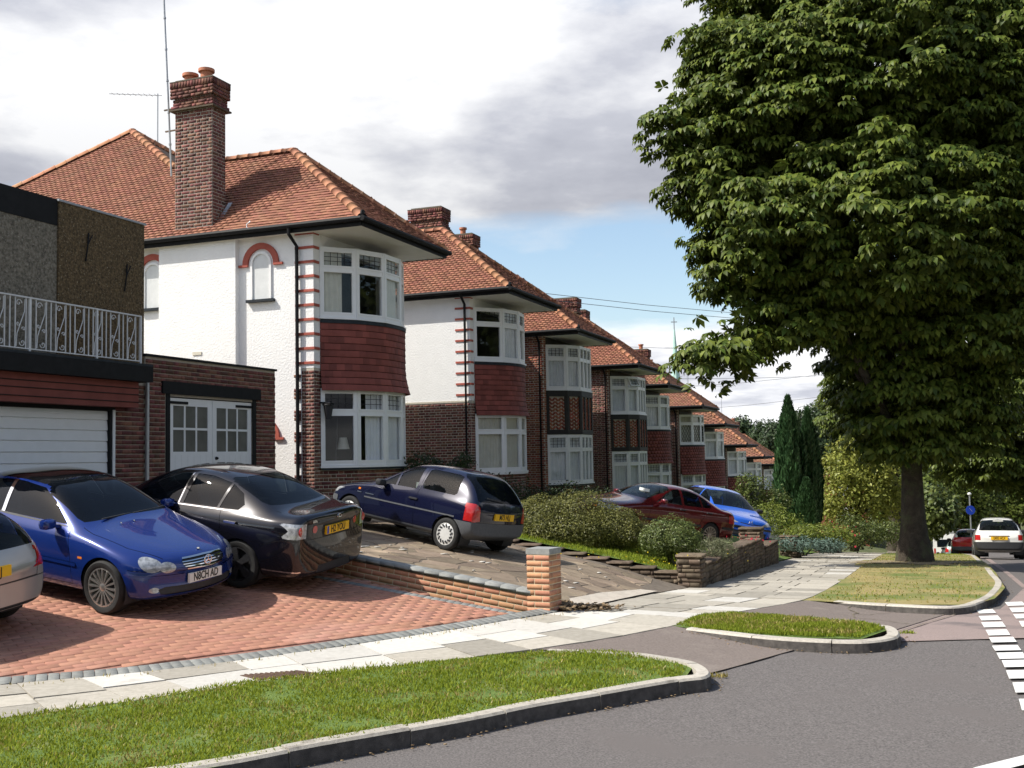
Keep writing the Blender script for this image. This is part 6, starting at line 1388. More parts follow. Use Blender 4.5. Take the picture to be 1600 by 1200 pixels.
# ------------------------------------------------------------------ walls, piers
def brick_pier():
    a = rad(60); r = empty('brick_pier', (.372, 14.45, float(pz(.372, 14.45)) - .02), a); tag(r, 'square orange brick pier with grey cap at the end of the low wall', 'pier')
    core = MB().box((-.161, -.161, -.1), (.161, .161, .76)).build('pier_core', 'mortar_new', r); mats = []
    for k, (ux, nx) in enumerate((((1, 0, 0), (0, -1, 0)), ((0, 1, 0), (1, 0, 0)), ((-1, 0, 0), (0, 1, 0)), ((0, -1, 0), (-1, 0, 0)))):
        ux, nx = np.array(ux, float), np.array(nx, float)
        for row in range(10):
            sp = [(-.165, .050), (.064, .165)] if (row + k) % 2 else [(-.165, -.064), (-.050, .165)]
            for p, q in sp:
                c = ux * (p + q) / 2 + nx * .138 + np.array((0, 0, row * .0755 + .037)); mats.append(TRS(c, q - p - .0, .054 + random.uniform(0, .003), .062, ux, -nx, (0, 0, 1)))
    pieces('brick', mats, 'brick_new', r, limit=300)
    for x in (-.085, .085): MB().box((x - .082, -.175, .762), (x + .082, .175, .835)).build('cap_brick', 'coping_blue', r)
brick_pier()
def low_wall():
    L = 4.2; p0 = pier + V * .16; z0 = float(pz(*p0)); sl = .158; r = empty('low_brick_wall', (p0[0], p0[1], z0), rad(180) - TH); tag(r, 'low sloping orange brick wall with grey coping between the two drives', 'wall')
    X = np.array((1, 0, sl)); X /= np.linalg.norm(X); Zv = np.array((-sl, 0, 1.)); Zv /= np.linalg.norm(Zv); Yv = np.array((0, 1., 0)); mats = []; cop = []
    b = MB(); b.extrude([(0, -.098, -.25), (L, -.098, -.25 + sl * L), (L, -.098, .195 + sl * L), (0, -.098, .195)], (0, .196, 0)); b.build('wall_core', 'mortar_new', r)
    for row in range(-3, 3):
        x = -.225 * (.5 if row % 2 else 0)
        while x < L:
            a, c = max(x, 0), min(x + .225, L); x += .225
            if c - a < .05: continue
            for s in (1, -1): mats.append(TRS(X * (a + c) / 2 + Zv * (row * .074 + .014) + Yv * s * .082, c - a - .013, .04, .061, X, Yv, Zv))
    for k in range(int(L / .225)): cop.append(TRS(X * (k + .5) * .225 + Zv * .232, .217, .225, .066, X, Yv, Zv))
    pieces('brick', mats, 'brick_new', r, limit=300, stuff_name='bricks_rest'); pieces('coping_brick', cop, 'coping_blue', r, limit=300)
low_wall()
def stone_face(org, ux, nx, width, height, course=.10, zfun=None):
    out = []; ux, nx, org = (np.array(q, float) for q in (ux, nx, org)); z = 0
    while z < height - .03:
        h = min(random.choice([.075, .095, .12]), height - z); x = -random.uniform(0, .2)
        while x < width - .01:
            l = random.uniform(.14, .38); a, b = max(x, 0), min(x + l, width); x += l
            if b - a < .04: continue
            d = .06 + random.uniform(-.01, .014); out.append(TRS(org + ux * (a + b) / 2 + np.array((0, 0, z + h / 2)) + nx * (.004 + random.uniform(-.006, .012) - .02), b - a - .012, d, h - .012, ux, -nx, (0, 0, 1)))
        z += h
    return out
def stone_wall(p, ang, L, h, t, label, capw=.03, slope=0.0, name='stone_wall', zf=None):
    """dry-looking rubble wall with flat capping stones; base on the pavement or plot"""
    zb = zf if zf is not None else float(pz(*p)); r = empty(name, (p[0], p[1], zb), ang); tag(r, label, 'wall' if name == 'stone_wall' else 'pier')
    n = max(1, int(round(L / (.45 if abs(slope) > .1 else .9)))); mats = []; core = MB(); caps = []
    for k in range(n):
        x0, x1 = L * k / n, L * (k + 1) / n; zt = slope * (x0 + x1) / 2 + h
        core.box((x0 + .02, -t / 2 + .02, -.5), (x1 - .001 if k < n - 1 else x1 - .02, t / 2 - .02, zt))
        for (org, ux, nx, w) in (((x0, -t / 2, -.35 + slope * x0), (1, 0, 0), (0, -1, 0), x1 - x0), ((x1, t / 2, -.35 + slope * x0), (-1, 0, 0), (0, 1, 0), x1 - x0)): mats += stone_face(org, ux, nx, w, h + .35 + slope * (x1 - x0) / 2)
        if k == 0: mats += stone_face((x0, t / 2, -.35), (0, -1, 0), (-1, 0, 0), t, h + .35)
        if k == n - 1: mats += stone_face((x1, -t / 2, -.35), (0, 1, 0), (1, 0, 0), t, zt + .35)
        m = 2 if x1 - x0 > .5 else 1
        for j in range(m): a, b = x0 + (x1 - x0) * j / m, x0 + (x1 - x0) * (j + 1) / m; caps.append(TRS(((a + b) / 2, 0, zt + .03 + random.uniform(-.004, .004)), b - a - .008 + (2 * capw if L < .7 else 0), t + 2 * capw, .06))
    core.build('wall_core', 'stone_joint', r); pieces('stone', mats, 'stone_wall', r, limit=300, stuff_name='stones_rest'); pieces('cap_stone', caps, 'stone_wall', r, limit=300)
    return r
AV = rad(180) - TH; AU_ = rad(90) - TH; S0 = np.array((3.2, 20.0))
stone_wall(S0 - U * .2 - V * .0, AU_, .42, .52, .42, 'square stone pier at the corner of the lawn beside the pavement', name='stone_pier')
stone_wall(S0 + V * .2 - U * .05, AV, 5.4, .19, .24, 'low stone edging wall between the crazy paved drive and the lawn', slope=.172)
stone_wall(S0 + U * .22, AU_, 3.0, .36, .30, 'stone wall beside the pavement just right of the corner pier', slope=-.03)
stone_wall(S0 + U * 3.2 + V * .05, AU_, .5, .54, .46, 'capped stone pier between the two stretches of pavement wall', name='stone_pier')
stone_wall(S0 + U * 3.75, AU_, 3.7, .54, .30, 'taller stone wall beside the pavement in front of the blue hatchback', slope=-.02)
stone_wall(S0 + U * 7.5 + V * .1, AU_, .5, .92, .5, 'tall stone pier below the blue hatchback number plate', name='stone_pier', zf=float(pz(*(S0 + U * 7.5))) )
stone_wall(S0 + U * 8.2, AU_, 2.4, .45, .3, 'short dark stone wall right of the tall stone pier')
stone_wall(S0 + U * 4.7 + V * .3, AV, 4.6, .30, .24, 'low stone wall behind the little lawn in front of the dark red saloon', slope=.16)
stone_wall(S0 + U * 15.0 + V * .1, AU_, 1.0, .62, .5, 'squat stone pier under the spreading juniper', name='stone_pier')
stone_wall(S0 + U * 23.0, AU_, 9.0, .55, .3, 'far garden wall beside the pavement left of the tree trunk', slope=-.07)
# cover plate in the pavement
def cover():
    q = [on_pave(*c) for c in ((375, 1056), (470, 1049), (498, 1053), (405, 1063))]; c = sum(q) / 4; v = [(p[0] - c[0], p[1] - c[1], float(pz(*p)) + .008 - float(pz(*c))) for p in q]
    r = empty('drain_cover', (c[0], c[1], float(pz(*c)))); tag(r, 'rusty iron inspection cover set in the pavement behind the grass verge', 'cover')
    MB().extrude([Vector(p) - Vector((0, 0, .03)) for p in v], (0, 0, .03)).build('plate', 'rust', r)
    for k in range(1, 12):
        a = Vector(v[0]).lerp(Vector(v[1]), k / 12); b = Vector(v[3]).lerp(Vector(v[2]), k / 12); MB().bar(a + Vector((0, 0, .003)), b + Vector((0, 0, .003)), .018, .008).build('rib', 'rust', r)
pm('rust', (.075, .045, .032), (.13, .08, .055), 30, .8, .3, 120)
cover()
# ------------------------------------------------------------------ roof aerials, wires, church, street lamp
def aerial(x, y, z, h, label, n=9, L=1.25, az=0.0, tilt=0.0):
    r = empty('roof_aerial', (x, y, z)); tag(r, label, 'aerial'); MB().tube([(0, 0, 0), (0, 0, h)], .016, 6).build('mast', 'metal_grey', r)
    d = Vector((math.cos(az), math.sin(az), tilt)).normalized(); s = Vector((-math.sin(az), math.cos(az), 0)); e = Vector((0, 0, h - .05))
    MB().tube([e - d * .12, e + d * L], .010, 5).build('boom', 'metal_grey', r)
    for k in range(n): c = e + d * (L * (k + .3) / n); hl = .13 - .05 * k / n; MB().tube([c - s * hl, c + s * hl], .006, 4).build('element', 'metal_grey', r)
q = ROOTS[0].matrix_basis; mw = Matrix.Translation(ROOTS[0].location) @ Matrix.Rotation(RZ, 4, 'Z')
p = mw @ Vector((4.6, 7.75, ZE + 2.6)); aerial(p.x, p.y, p.z, 2.75, 'small television aerial on the main roof left of the tall chimney', az=rad(172), tilt=.10, L=1.45)
def chimney_mast():
    a = mw @ Vector((.14, 3.74, 7.4)); b = mw @ Vector((.22, 4.08, 12.6)); r = empty('chimney_mast', a); tag(r, 'tall leaning aerial mast strapped to the back of the tall chimney', 'aerial'); t = b - a
    MB().tube([(0, 0, 0), t * .5, t], .022, 8).build('mast', 'metal_grey', r, True)
    for k in range(1, 7): MB().tube([t * (k / 7 - .004), t * (k / 7 + .004)], .032, 8).build('mast_clip', 'metal_grey', r)
    for z in (1.05, 1.55):
        c = t * (z / t.z); e = mw @ Vector((.14, 3.42, 7.4 + z)) - a; MB().bar(c + (c - e) * .3, e, .03, .03).build('bracket_arm', 'stone_wall', r)
    MB().bar(t * .995, t * .995 + Vector((-.35, -.1, -.15)), .02, .02).build('boom', 'metal_grey', r)
chimney_mast()
for px_, py_, Y_, h_, lab in ((1074, 600, 75, 2.6, 'tall thin aerial just right of the church spire'), (1076, 610, 80, 2.0, 'lower aerial right of the church spire'), (1128, 652, 82, 2.4, 'aerial standing above the far end of the row')):
    a = at(px_, py_, Y_); aerial(a.x, a.y, a.z - 1.2, h_ + 1.2, lab, n=5, L=1.5, az=rad(175)); 
for k, ((x0, y0, d0), (x1, y1, d1)) in enumerate((((760, 448, 38), (1420, 505, 70)), ((770, 459, 38), (1420, 512, 70)), ((980, 542, 60), (1480, 538, 64)), ((1060, 605, 66), (1480, 555, 60)), ((1080, 640, 72), (1480, 588, 62)), ((1030, 592, 60), (1480, 572, 70)))):
    a, b = at(x0, y0, d0), at(x1, y1, d1); m = (a + b) / 2 - Vector((0, 0, .25)); r = empty('overhead_wire', a)
    MB().tube([(0, 0, 0), (a + b) / 2 * .5 + a * .5 - a - Vector((0, 0, .19)), m - a, (b + m) / 2 - a - Vector((0, 0, .06)), b - a], .011, 4).build('wire', 'wire', r); tag(r, ['upper of two wires crossing the blue sky', 'lower of two wires crossing the blue sky', 'faint wire level with the cross on the spire', 'wire rising across the white cloud from the far roofs', 'lowest wire across the white cloud above the cypress', 'middle wire across the white cloud right of the spire'][k], 'wire')
def church():
    a = at(1056, 600, 150); z0 = -6.0; r = empty('church', (a.x, a.y, z0)); tag(r, 'church with slender green copper spire and cross rising behind the roofs', 'church'); zt = at(1053, 515, 150).z - z0
    MB().box((-1.6, -1.6, -2), (1.6, 1.6, 13)).build('tower', 'brick_red', r); MB().box((-1.75, -1.75, 13.0), (1.75, 1.75, 13.25)).build('tower_cornice', 'slab', r)
    n = 8; MB().lathe([(1.25, 13.2), (.85, 15.5), (.10, zt)], n).build('spire', 'copper_green', r)
    MB().box((-8, 2, -2), (8, 30, 7)).build('nave', 'brick_red', r); MB().extrude([(-8.5, 2, 7), (8.5, 2, 7), (0, 2, 12)], (0, 28, 0)).build('nave_roof', 'roof_tile_brown', r)
    c = MB(); c.box((-.06, -.06, zt - .3), (.06, .06, zt + 1.7)); c.box((-.42, -.05, zt + 1.0), (.42, .05, zt + 1.12)); c.build('cross', 'metal_grey', r)
church()
def lamp_post():
    a = at(1524, 845, 95); r = empty('street_lamp', (a.x, a.y, zr1(a.x, a.y))); tag(r, 'distant street lamp with a long arm over the road', 'street lamp'); h = at(1524, 743, 95).z - r.location.z
    MB().tube([(-3, 0, 0), (-3, 0, h), (-1.5, 0, h + .15), (0, 0, h + .1)], .07, 6).build('post', 'metal_grey', r); MB().box((-.9, -.12, h), (.3, .12, h + .14)).build('lamp_head', 'lead_white', r)
    b = at(1518, 845, 78); s = empty('road_sign', (b.x, b.y, zr1(b.x, b.y))); tag(s, 'round blue road sign on a grey post beyond the red car', 'sign'); zc = at(1518, 797, 78).z - s.location.z
    MB().tube([(0, 0, 0), (0, 0, zc + 1.1)], .05, 6).build('post', 'metal_grey', s); MB().lathe([(.33, 0), (.33, .03), (0, .03)], 20, Matrix.Translation((0, -.06, zc)) @ Matrix.Rotation(rad(90), 4, 'X')).build('sign_disc', 'plate_blue', s)
    m = MB(); m.bar((-.08, -.1, zc + .12), (.1, -.1, zc - .1), .06, .01); m.build('sign_arrow', 'plate_white', s); MB().lathe([(.0, -.12), (.13, -.05), (.13, .05), (0, .12)], 10, Matrix.Translation((0, 0, zc + 1.15))).build('beacon_globe', 'lead_white', s, True)
lamp_post()
def far_house(px_, py_, Y_, w, label, hgt=5.0):
    a = at(px_, py_, Y_); z0 = a.z - hgt - 2.2; r = empty('far_house', (a.x, a.y, z0), rad(-15)); tag(r, label, 'house'); MB().box((-w / 2, 0, -3), (w / 2, 8, hgt)).build('wall', 'brick_red', r)
    m = MB(); m.add([(-w / 2 - .3, -.4, hgt), (w / 2 + .3, -.4, hgt), (w / 2 + .3, 8.4, hgt), (-w / 2 - .3, 8.4, hgt), (-w / 4, 4, hgt + 2.8), (w / 4, 4, hgt + 2.8)], [(0, 1, 5, 4), (1, 2, 5), (2, 3, 4, 5), (3, 0, 4)]); m.build('roof', 'roof_tile', r)
    for x in (-w / 4, w / 4):
        for z in (.9, 3.3): o = MB().box((x - .8, -.04, z), (x + .8, .02, z + 1.3)).build('window', 'white_paint', r); MB().box((x - .7, -.05, z + .1), (x + .7, -.042, z + 1.2)).build('pane', 'pane', o)
    MB().box((w / 4, 3.6, hgt + 1), (w / 4 + .9, 4.4, hgt + 4)).build('chimney', 'brick_red', r)
far_house(1541, 712, 150, 8, 'red roofed house up the far hillside behind the trees'); far_house(1285, 712, 105, 8, 'far house showing a brick gable behind the yellow green tree'); far_house(1462, 756, 125, 8, 'house mostly hidden behind the tree trunk, down the street')
# small litter: bits of white stone on the drive, leaves by the pier
def scraps():
    rng = np.random.default_rng(5); m = []
    for _ in range(60):
        k, l = rng.uniform(.3, 6), rng.uniform(.4, 4.5); c = pier + V * k + U * l
        if inside(CR, c[0:1], c[1:2])[0]:
            s = rng.uniform(.03, .085); an = rng.uniform(0, 6.3); m.append(TRS((c[0], c[1], zc1(*c) + .022), s * 1.6, s, .008, (math.cos(an), math.sin(an), 0), (-math.sin(an), math.cos(an), 0)))
    o = empty('petals', (0, 0, 0)); 
    vv = np.einsum('nij,kj->nki', np.array(m)[:, :3, :3], BOXV) + np.array(m)[:, None, :3, 3]; ff = BOXF[None] + (np.arange(len(m)) * 8)[:, None, None]
    bpy.data.objects.remove(o); me = np_mesh('scattered_chips', vv.reshape(-1, 3), ff.reshape(-1, 4)); me.materials.append(M('slab_new')); tag(mesh_obj('scattered_chips', me), 'white chips and petals scattered over the crazy paved drive', 'litter', kind='stuff')
    m = []
    for _ in range(420):
        c = pier + np.array((.22, .02)) + np.array((abs(rng.normal(0, .32)), rng.normal(.18, .17) )); s = rng.uniform(.02, .05); an = rng.uniform(0, 6.3); t = rng.normal(0, .35, 2); Z = np.array((t[0], t[1], 1.)); Z /= np.linalg.norm(Z); X = np.array((math.cos(an), math.sin(an), 0)); X -= Z * X.dot(Z); X /= np.linalg.norm(X)
        d = sdist(c[0], c[1], FRONT)[0]; z = (zc1(*c) if d > 0 else float(pz(*c))) + rng.uniform(.012, .07)
        m.append(TRS((c[0], c[1], z), s * 1.6, s, .004, X, np.cross(Z, X), Z))
    vv = np.einsum('nij,kj->nki', np.array(m)[:, :3, :3], BOXV) + np.array(m)[:, None, :3, 3]; ff = BOXF[None] + (np.arange(len(m)) * 8)[:, None, None]
    me = np_mesh('leaf_litter', vv.reshape(-1, 3), ff.reshape(-1, 4)); me.materials.append(M('litter')); tag(mesh_obj('leaf_litter', me), 'heap of dead leaves on the ground right of the brick pier', 'leaves', kind='stuff')
scraps()
# ------------------------------------------------------------------ trees, bushes, grass
foliage('chestnut_leaf', (.040, .072, .010), (.140, .170, .028), .38, trans=.2, rough=.5, spec=.22)
foliage('tree_leaf', (.050, .080, .014), (.125, .155, .030), .35, trans=.25, spec=.2); foliage('tree_leaf_far', (.035, .058, .024), (.060, .090, .036), .3, trans=.2)
foliage('olive_leaf', (.085, .095, .022), (.20, .195, .05), .35, trans=.25); foliage('bush_leaf', (.065, .10, .024), (.16, .19, .055), .35, trans=.25)
foliage('cypress_leaf', (.028, .075, .028), (.065, .13, .048), .35, trans=.1); foliage('gold_leaf', (.20, .24, .045), (.36, .37, .085), .35, trans=.35)
foliage('juniper_gold', (.12, .17, .025), (.24, .28, .05), .35, trans=.2); foliage('juniper_blue', (.10, .16, .13), (.17, .25, .21), .3, trans=.15)
foliage('dark_shrub', (.016, .030, .010), (.040, .062, .018), .35, trans=.2); foliage('grey_herb', (.15, .17, .09), (.26, .27, .16), .3, trans=.3)
foliage('grass_blade', (.14, .20, .014), (.29, .335, .045), .28, trans=.4, rough=.7, spec=.12); foliage('grass_dry', (.24, .21, .05), (.40, .33, .11), .3, trans=.3); foliage('flower_red', (.55, .03, .05), (.7, .08, .10), .2); foliage('flower_yellow', (.75, .55, .02), (.8, .65, .04), .1); foliage('conker', (.20, .24, .05), (.30, .30, .07), .2)
def unit(a): return a / np.maximum(np.linalg.norm(a, axis=-1, keepdims=True), 1e-9)
def leaf_quads(P, N, size, rng, aspect=.55, droop=0.0):
    """one folded leaf (two quads sharing the midrib) for every point"""
    n = len(P); t = unit(np.cross(N, rng.normal(size=(n, 3)))); b = np.cross(N, t); s = size * rng.uniform(.65, 1.35, (n, 1))
    t[:, 2] -= droop; t = unit(t)
    v = np.stack([P - t * s * .5, P + b * s * aspect * .5 + N * s * .08, P + t * s * .5, P - b * s * aspect * .5 + N * s * .08], 1)
    f = (np.arange(n) * 4)[:, None, None] + np.array([[0, 1, 2], [0, 2, 3]])[None]; return v.reshape(-1, 3), f.reshape(-1, 3)
def ellipsoid_points(c, r, n, rng, shell=.45, lump=.22, freq=2.2, lower=1.0):
    d = unit(rng.normal(size=(n, 3))); c, r = np.array(c, float), np.array(r, float)
    if lower < 1: d[:, 2] = np.where((d[:, 2] < 0) & (rng.random(n) > lower), -d[:, 2], d[:, 2])
    ph = rng.uniform(0, 6.3, 6)
    k = 1 + lump * (np.sin(d[:, 0] * freq * 3 + ph[0]) * np.sin(d[:, 1] * freq * 3 + ph[1]) + .7 * np.sin(d[:, 2] * freq * 4 + ph[2]) * np.sin((d[:, 0] + d[:, 1]) * freq * 4 + ph[3]))
    rr = k * (1 - shell * rng.random(n) ** 1.6); return c + d * r * rr[:, None], unit(d / r)
def make_crown(name, blobs, dens, size, mat, parent, seed=1, up=.35, aspect=.55, droop=0.0, shell=.5, lump=.22, jit=.7, lower=1.0):
    rng = np.random.default_rng(seed); Ps, Ns = [], []
    for (c, r) in blobs:
        r = np.array(r if hasattr(r, '__len__') else (r,) * 3, float); n = int(dens * 4.2 * ((r[0] * r[1]) ** 1.6 + (r[0] * r[2]) ** 1.6 + (r[1] * r[2]) ** 1.6) ** .625 * 1.7); p, q = ellipsoid_points(c, r, n, rng, shell, lump, lower=lower)
        q = unit(q + rng.normal(size=q.shape) * jit + np.array((0, 0, up))); Ps.append(p); Ns.append(q)
    P, N = np.vstack(Ps), np.vstack(Ns); v, f = leaf_quads(P, N, size, rng, aspect, droop); me = np_mesh(name, v, f); me.materials.append(M(mat)); o = mesh_obj(name, me, parent); o['kind'] = 'stuff'; return o
def trunk(root, h, r, limbs=(), mat='bark', flare=1.5, lean=(0, 0), seed=0):
    rng = np.random.default_rng(seed); m = MB(); zs = np.linspace(-.3, h, 9); n = 14; v = []; f = []
    for i, z in enumerate(zs):
        k = r * (1 + (flare - 1) * math.exp(-max(z, 0) / .35)) * (1 - .25 * max(z, 0) / h)
        for j in range(n): t = 2 * math.pi * j / n; rr = k * (1 + .10 * math.sin(3 * t + 1) * math.exp(-max(z, 0) / 1.2) + .05 * math.sin(5 * t + z * 1.3)); v.append((math.cos(t) * rr + lean[0] * z / h, math.sin(t) * rr + lean[1] * z / h, z))
    for i in range(8):
        for j in range(n): a = i * n + j; b = i * n + (j + 1) % n; f.append((a, b, b + n, a + n))
    m.add(v, f); o = m.build('trunk', mat, root, True)
    for (p, r0) in limbs:
        p = Vector(p); a = Vector((lean[0], lean[1], h * .82)); mid = a.lerp(p, .5) + Vector((0, 0, .12 * (p - a).length)) * .6; pts = [a, a.lerp(mid, .5) + Vector((rng.normal(0, .06), rng.normal(0, .06), .05)), mid, mid.lerp(p, .5) + Vector((rng.normal(0, .1), rng.normal(0, .1), 0)), p]
        MB().tube(pts, [r0, r0 * .85, r0 * .65, r0 * .42, r0 * .15], 8).build('branch', mat, o, True)
    return o
# ---- horse chestnut on the verge
def palmate():
    v, f = [], []; n = 6
    for k in range(n):
        a = rad(-100 + 200 * k / (n - 1)) + rad((-4, 5, -3, 4, -5, 3)[k]); L = [.60, .86, 1.05, 1.0, .88, .58][k] * .5; w = L * .235; d = np.array((math.cos(a), math.sin(a))); s = np.array((-d[1], d[0])); b = len(v)
        for (r, q, z) in ((.03, 0, 0), (.70, 1, -.20 * L), (.66, 0, -.22 * L), (.70, -1, -.20 * L), (.97, 0, -.66 * L)): p = d * L * r + s * w * q; v.append((p[0], p[1], z))
        f += [(b, b + 2, b + 1), (b, b + 3, b + 2), (b + 1, b + 2, b + 4), (b + 2, b + 3, b + 4)]
    return np.array(v), np.array(f)
def chestnut(base, blobs, label, mat, scale, limit, seed, trunk_h, trunk_r, limbs_n, name='chestnut_tree', conkers=0, gap=.62, per=24, fill=.26):
    """compound leaves gathered in drooping sprays at the twig ends, with shaded hollows between the sprays"""
    rng = np.random.default_rng(seed); root = empty(name, base); tag(root, label, 'tree'); B = np.array(base); lb = []
    for (c, r) in blobs[:limbs_n]: lb.append((np.array(c) - B, trunk_r * .42))
    trunk(root, trunk_h, trunk_r, lb, flare=1.55, seed=seed); pv, pf = palmate(); C, Q = [], []; K = scale / .46
    for (c, r) in blobs:
        r = np.array(r if hasattr(r, '__len__') else (r,) * 3, float); area = 4 * math.pi * ((r[0] * r[1]) ** 1.6 / 3 + (r[0] * r[2]) ** 1.6 / 3 + (r[1] * r[2]) ** 1.6 / 3) ** .625
        p, q = ellipsoid_points(np.array(c) - B, r, int(area * 5), rng, .22, .14, 2.4)
        # keep only sprays on the outside of the whole crown
        for (c2, r2) in blobs:
            if c2 is c: continue
            r2 = np.array(r2 if hasattr(r2, '__len__') else (r2,) * 3, float); ok = np.sum(((p - (np.array(c2) - B)) / r2) ** 2, 1) > .62; p, q = p[ok], q[ok]
        cell = {}
        for pp, qq in zip(p, q):
            k = tuple(np.floor(pp / (gap * K)).astype(int))
            if k in cell: continue
            cell[k] = 1; C.append(pp); Q.append(qq)
    C, Q = np.array(C), np.array(Q); n = len(C); per_ = rng.integers(int(per * .55), int(per * 1.35), n); idx = np.repeat(np.arange(n), per_); m = len(idx)
    pp, qq = C[idx], Q[idx]; rr = np.sqrt(rng.random(m)) * .52 * K * rng.uniform(.7, 1.25, n)[idx]; t = rng.uniform(0, 6.283, m); o = np.column_stack([np.cos(t), np.sin(t), np.zeros(m)])
    pos = pp + o * rr[:, None] + qq * .10; pos[:, 2] += -.75 * rr ** 2 / K + rng.normal(0, .07, m) * K
    hq = qq * np.array((1, 1, .1)); a = o * (rr / (.5 * K))[:, None] + hq * .9 + rng.normal(size=(m, 3)) * .35; a[:, 2] = -.18 - .45 * rr / K + rng.normal(0, .2, m); a = unit(a)
    up = np.array((0, 0, 1.)) + qq * .6 + o * .25 + rng.normal(size=(m, 3)) * .25; sc = scale * rng.uniform(.65, 1.3, m)
    nf = int(m * fill); j = rng.integers(0, n, nf); pf_ = C[j] - Q[j] * rng.uniform(.35, 1.3, nf)[:, None] + rng.normal(size=(nf, 3)) * .25; af = rng.normal(size=(nf, 3)); uf = np.array((0, 0, 1.)) + rng.normal(size=(nf, 3)) * .6
    pos = np.vstack([pos, pf_]); a = unit(np.vstack([a, af])); up = np.vstack([up, uf]); sc = np.concatenate([sc, scale * rng.uniform(.8, 1.4, nf)])
    up = unit(up - a * np.sum(up * a, 1)[:, None]); b = np.cross(up, a); mats = np.zeros((len(pos), 4, 4)); mats[:, :3, 0] = a * sc[:, None]; mats[:, :3, 1] = b * sc[:, None]; mats[:, :3, 2] = up * sc[:, None]; mats[:, :3, 3] = pos; mats[:, 3, 3] = 1
    pieces('leaf', mats, mat, root, pv, pf, limit=limit, stuff_name='crown')
    if conkers:
        near = mats[np.argsort(mats[:, 1, 3])[:2500]]; sel = near[rng.choice(len(near), conkers, replace=False)]
        for k in sel: MB().lathe([(0, -.035), (.03, -.02), (.035, 0), (.03, .02), (0, .035)], 8, Matrix.Translation(k[:3, 3] + np.array((0, -.1, .12)))).build('conker', 'conker', root, True)
def B_(px_, py_, Y_, r): return (np.array(at(px_, py_, Y_)), r)
big = [B_(1240, 180, 29, (2.6, 2.6, 2.5)), B_(1440, 90, 28.5, (3.1, 2.6, 2.4)), B_(1590, 250, 29.5, (2.8, 2.6, 2.6)), B_(1390, 330, 27.5, (2.7, 2.2, 2.0)), B_(1520, 470, 29.5, (2.2, 2.2, 1.7)),
       B_(1200, 350, 28.0, (1.9, 1.9, 1.5)), B_(1300, 60, 30.5, (3.0, 2.8, 2.6)), B_(1165, 120, 29, (1.4, 1.6, 1.4)), B_(1075, 190, 28.5, (.80, 1.1, .75)), B_(1112, 285, 28.5, (.85, 1.2, .7)), B_(1110, 55, 29, (.5, .8, .45)), B_(1150, 405, 28, (.8, 1.1, .7)),
       B_(1290, 440, 29, (1.8, 1.6, 1.2)), B_(1400, 510, 30, (1.9, 1.8, 1.3)), B_(1225, 500, 28, (.95, 1.0, .42)), B_(1165, 530, 27.5, (.75, .8, .30)), B_(1112, 550, 27.2, (.5, .6, .24)), B_(1083, 566, 27.1, (.2, .3, .12)), B_(1425, 620, 29.8, (1.6, 1.4, 1.1)), B_(1440, 675, 29.6, (.9, .85, .55)), B_(1376, 660, 30.0, (.75, .8, .7)), B_(1505, 630, 30.2, (1.1, 1.2, 1.1)), B_(1350, 580, 30.5, (.9, 1.0, .7)),
       B_(1420, -120, 31, (4.2, 3.6, 3.0)), B_(1200, -60, 31, (1.9, 2.0, 1.6)), B_(1640, 60, 31, (3.2, 3.0, 3.0)), B_(1500, 230, 32.5, (3.0, 2.2, 2.8)), B_(1650, 420, 31, (2.4, 2.4, 1.7))]
tb = at(1430, 868, 30); chestnut((tb.x, tb.y, tb.z), big, 'huge horse chestnut tree on the grass verge, trunk beside the pavement', 'chestnut_leaf', .46, 300, 11, 3.0, .335, 9, conkers=30)
# ---- second row of street trees
b2 = [B_(1560, 620, 46, (2.2, 2.2, 2.2)), B_(1600, 560, 46, (1.9, 2, 1.7)), B_(1540, 690, 46, (2.4, 2, 1.6)), B_(1600, 700, 47, (2.2, 2, 1.5))]
q = at(1580, 840, 46); chestnut((q.x + 1.0, q.y, q.z), b2, 'leafy street tree behind the white hatchback at the right edge', 'tree_leaf', .5, 0, 12, 3.4, .3, 3, name='street_tree')
b3 = [B_(1335, 640, 52, (1.3, 1.6, 1.5)), B_(1370, 600, 52, (2.0, 2.0, 1.8)), B_(1370, 690, 53, (1.6, 1.6, 1.3)), B_(1420, 650, 53, (2, 2, 2.2))]
q = at(1400, 850, 52); chestnut((q.x, q.y, q.z), b3, 'street tree standing behind the left side of the big chestnut trunk', 'tree_leaf', .5, 0, 13, 4.0, .3, 3, name='street_tree')
# ---- shrubs and garden trees
def shrub(px_, py_, Y_, blobs, dens, size, mat, label, cat='shrub', seed=1, name='garden_shrub', stems=3, **kw):
    a = at(px_, py_, Y_); r = empty(name, a); tag(r, label, cat); make_crown('foliage', [((x, y, z), rr) for x, y, z, rr in blobs], dens, size, mat, r, seed, **kw)
    rng = np.random.default_rng(seed)
    for _ in range(stems): c = blobs[rng.integers(len(blobs))]; MB().tube([(rng.normal(0, .08), rng.normal(0, .08), -.2), (c[0] * .4, c[1] * .4, c[2] * .6), (c[0], c[1], c[2] + .1)], [.03, .022, .01], 6).build('stem', 'bark', r)
    return r
def zat_(px_, py_, Y_):
    a = at(px_, py_, Y_); return a
shrub(905, 856, 22.3, [(-.75, .1, .52, (.72, .6, .56)), (.05, .2, .58, (.85, .6, .58)), (.72, .1, .40, (.68, .55, .44)), (-.2, -.25, .35, (.9, .4, .4)), (1.0, 0, .28, (.45, .45, .32))], 1900, .040, 'olive_leaf', 'large rounded olive green bush on the lawn between hatchback and dark red saloon', 'bush', 3, 'garden_bush', lump=.10, jit=.45, shell=.35)
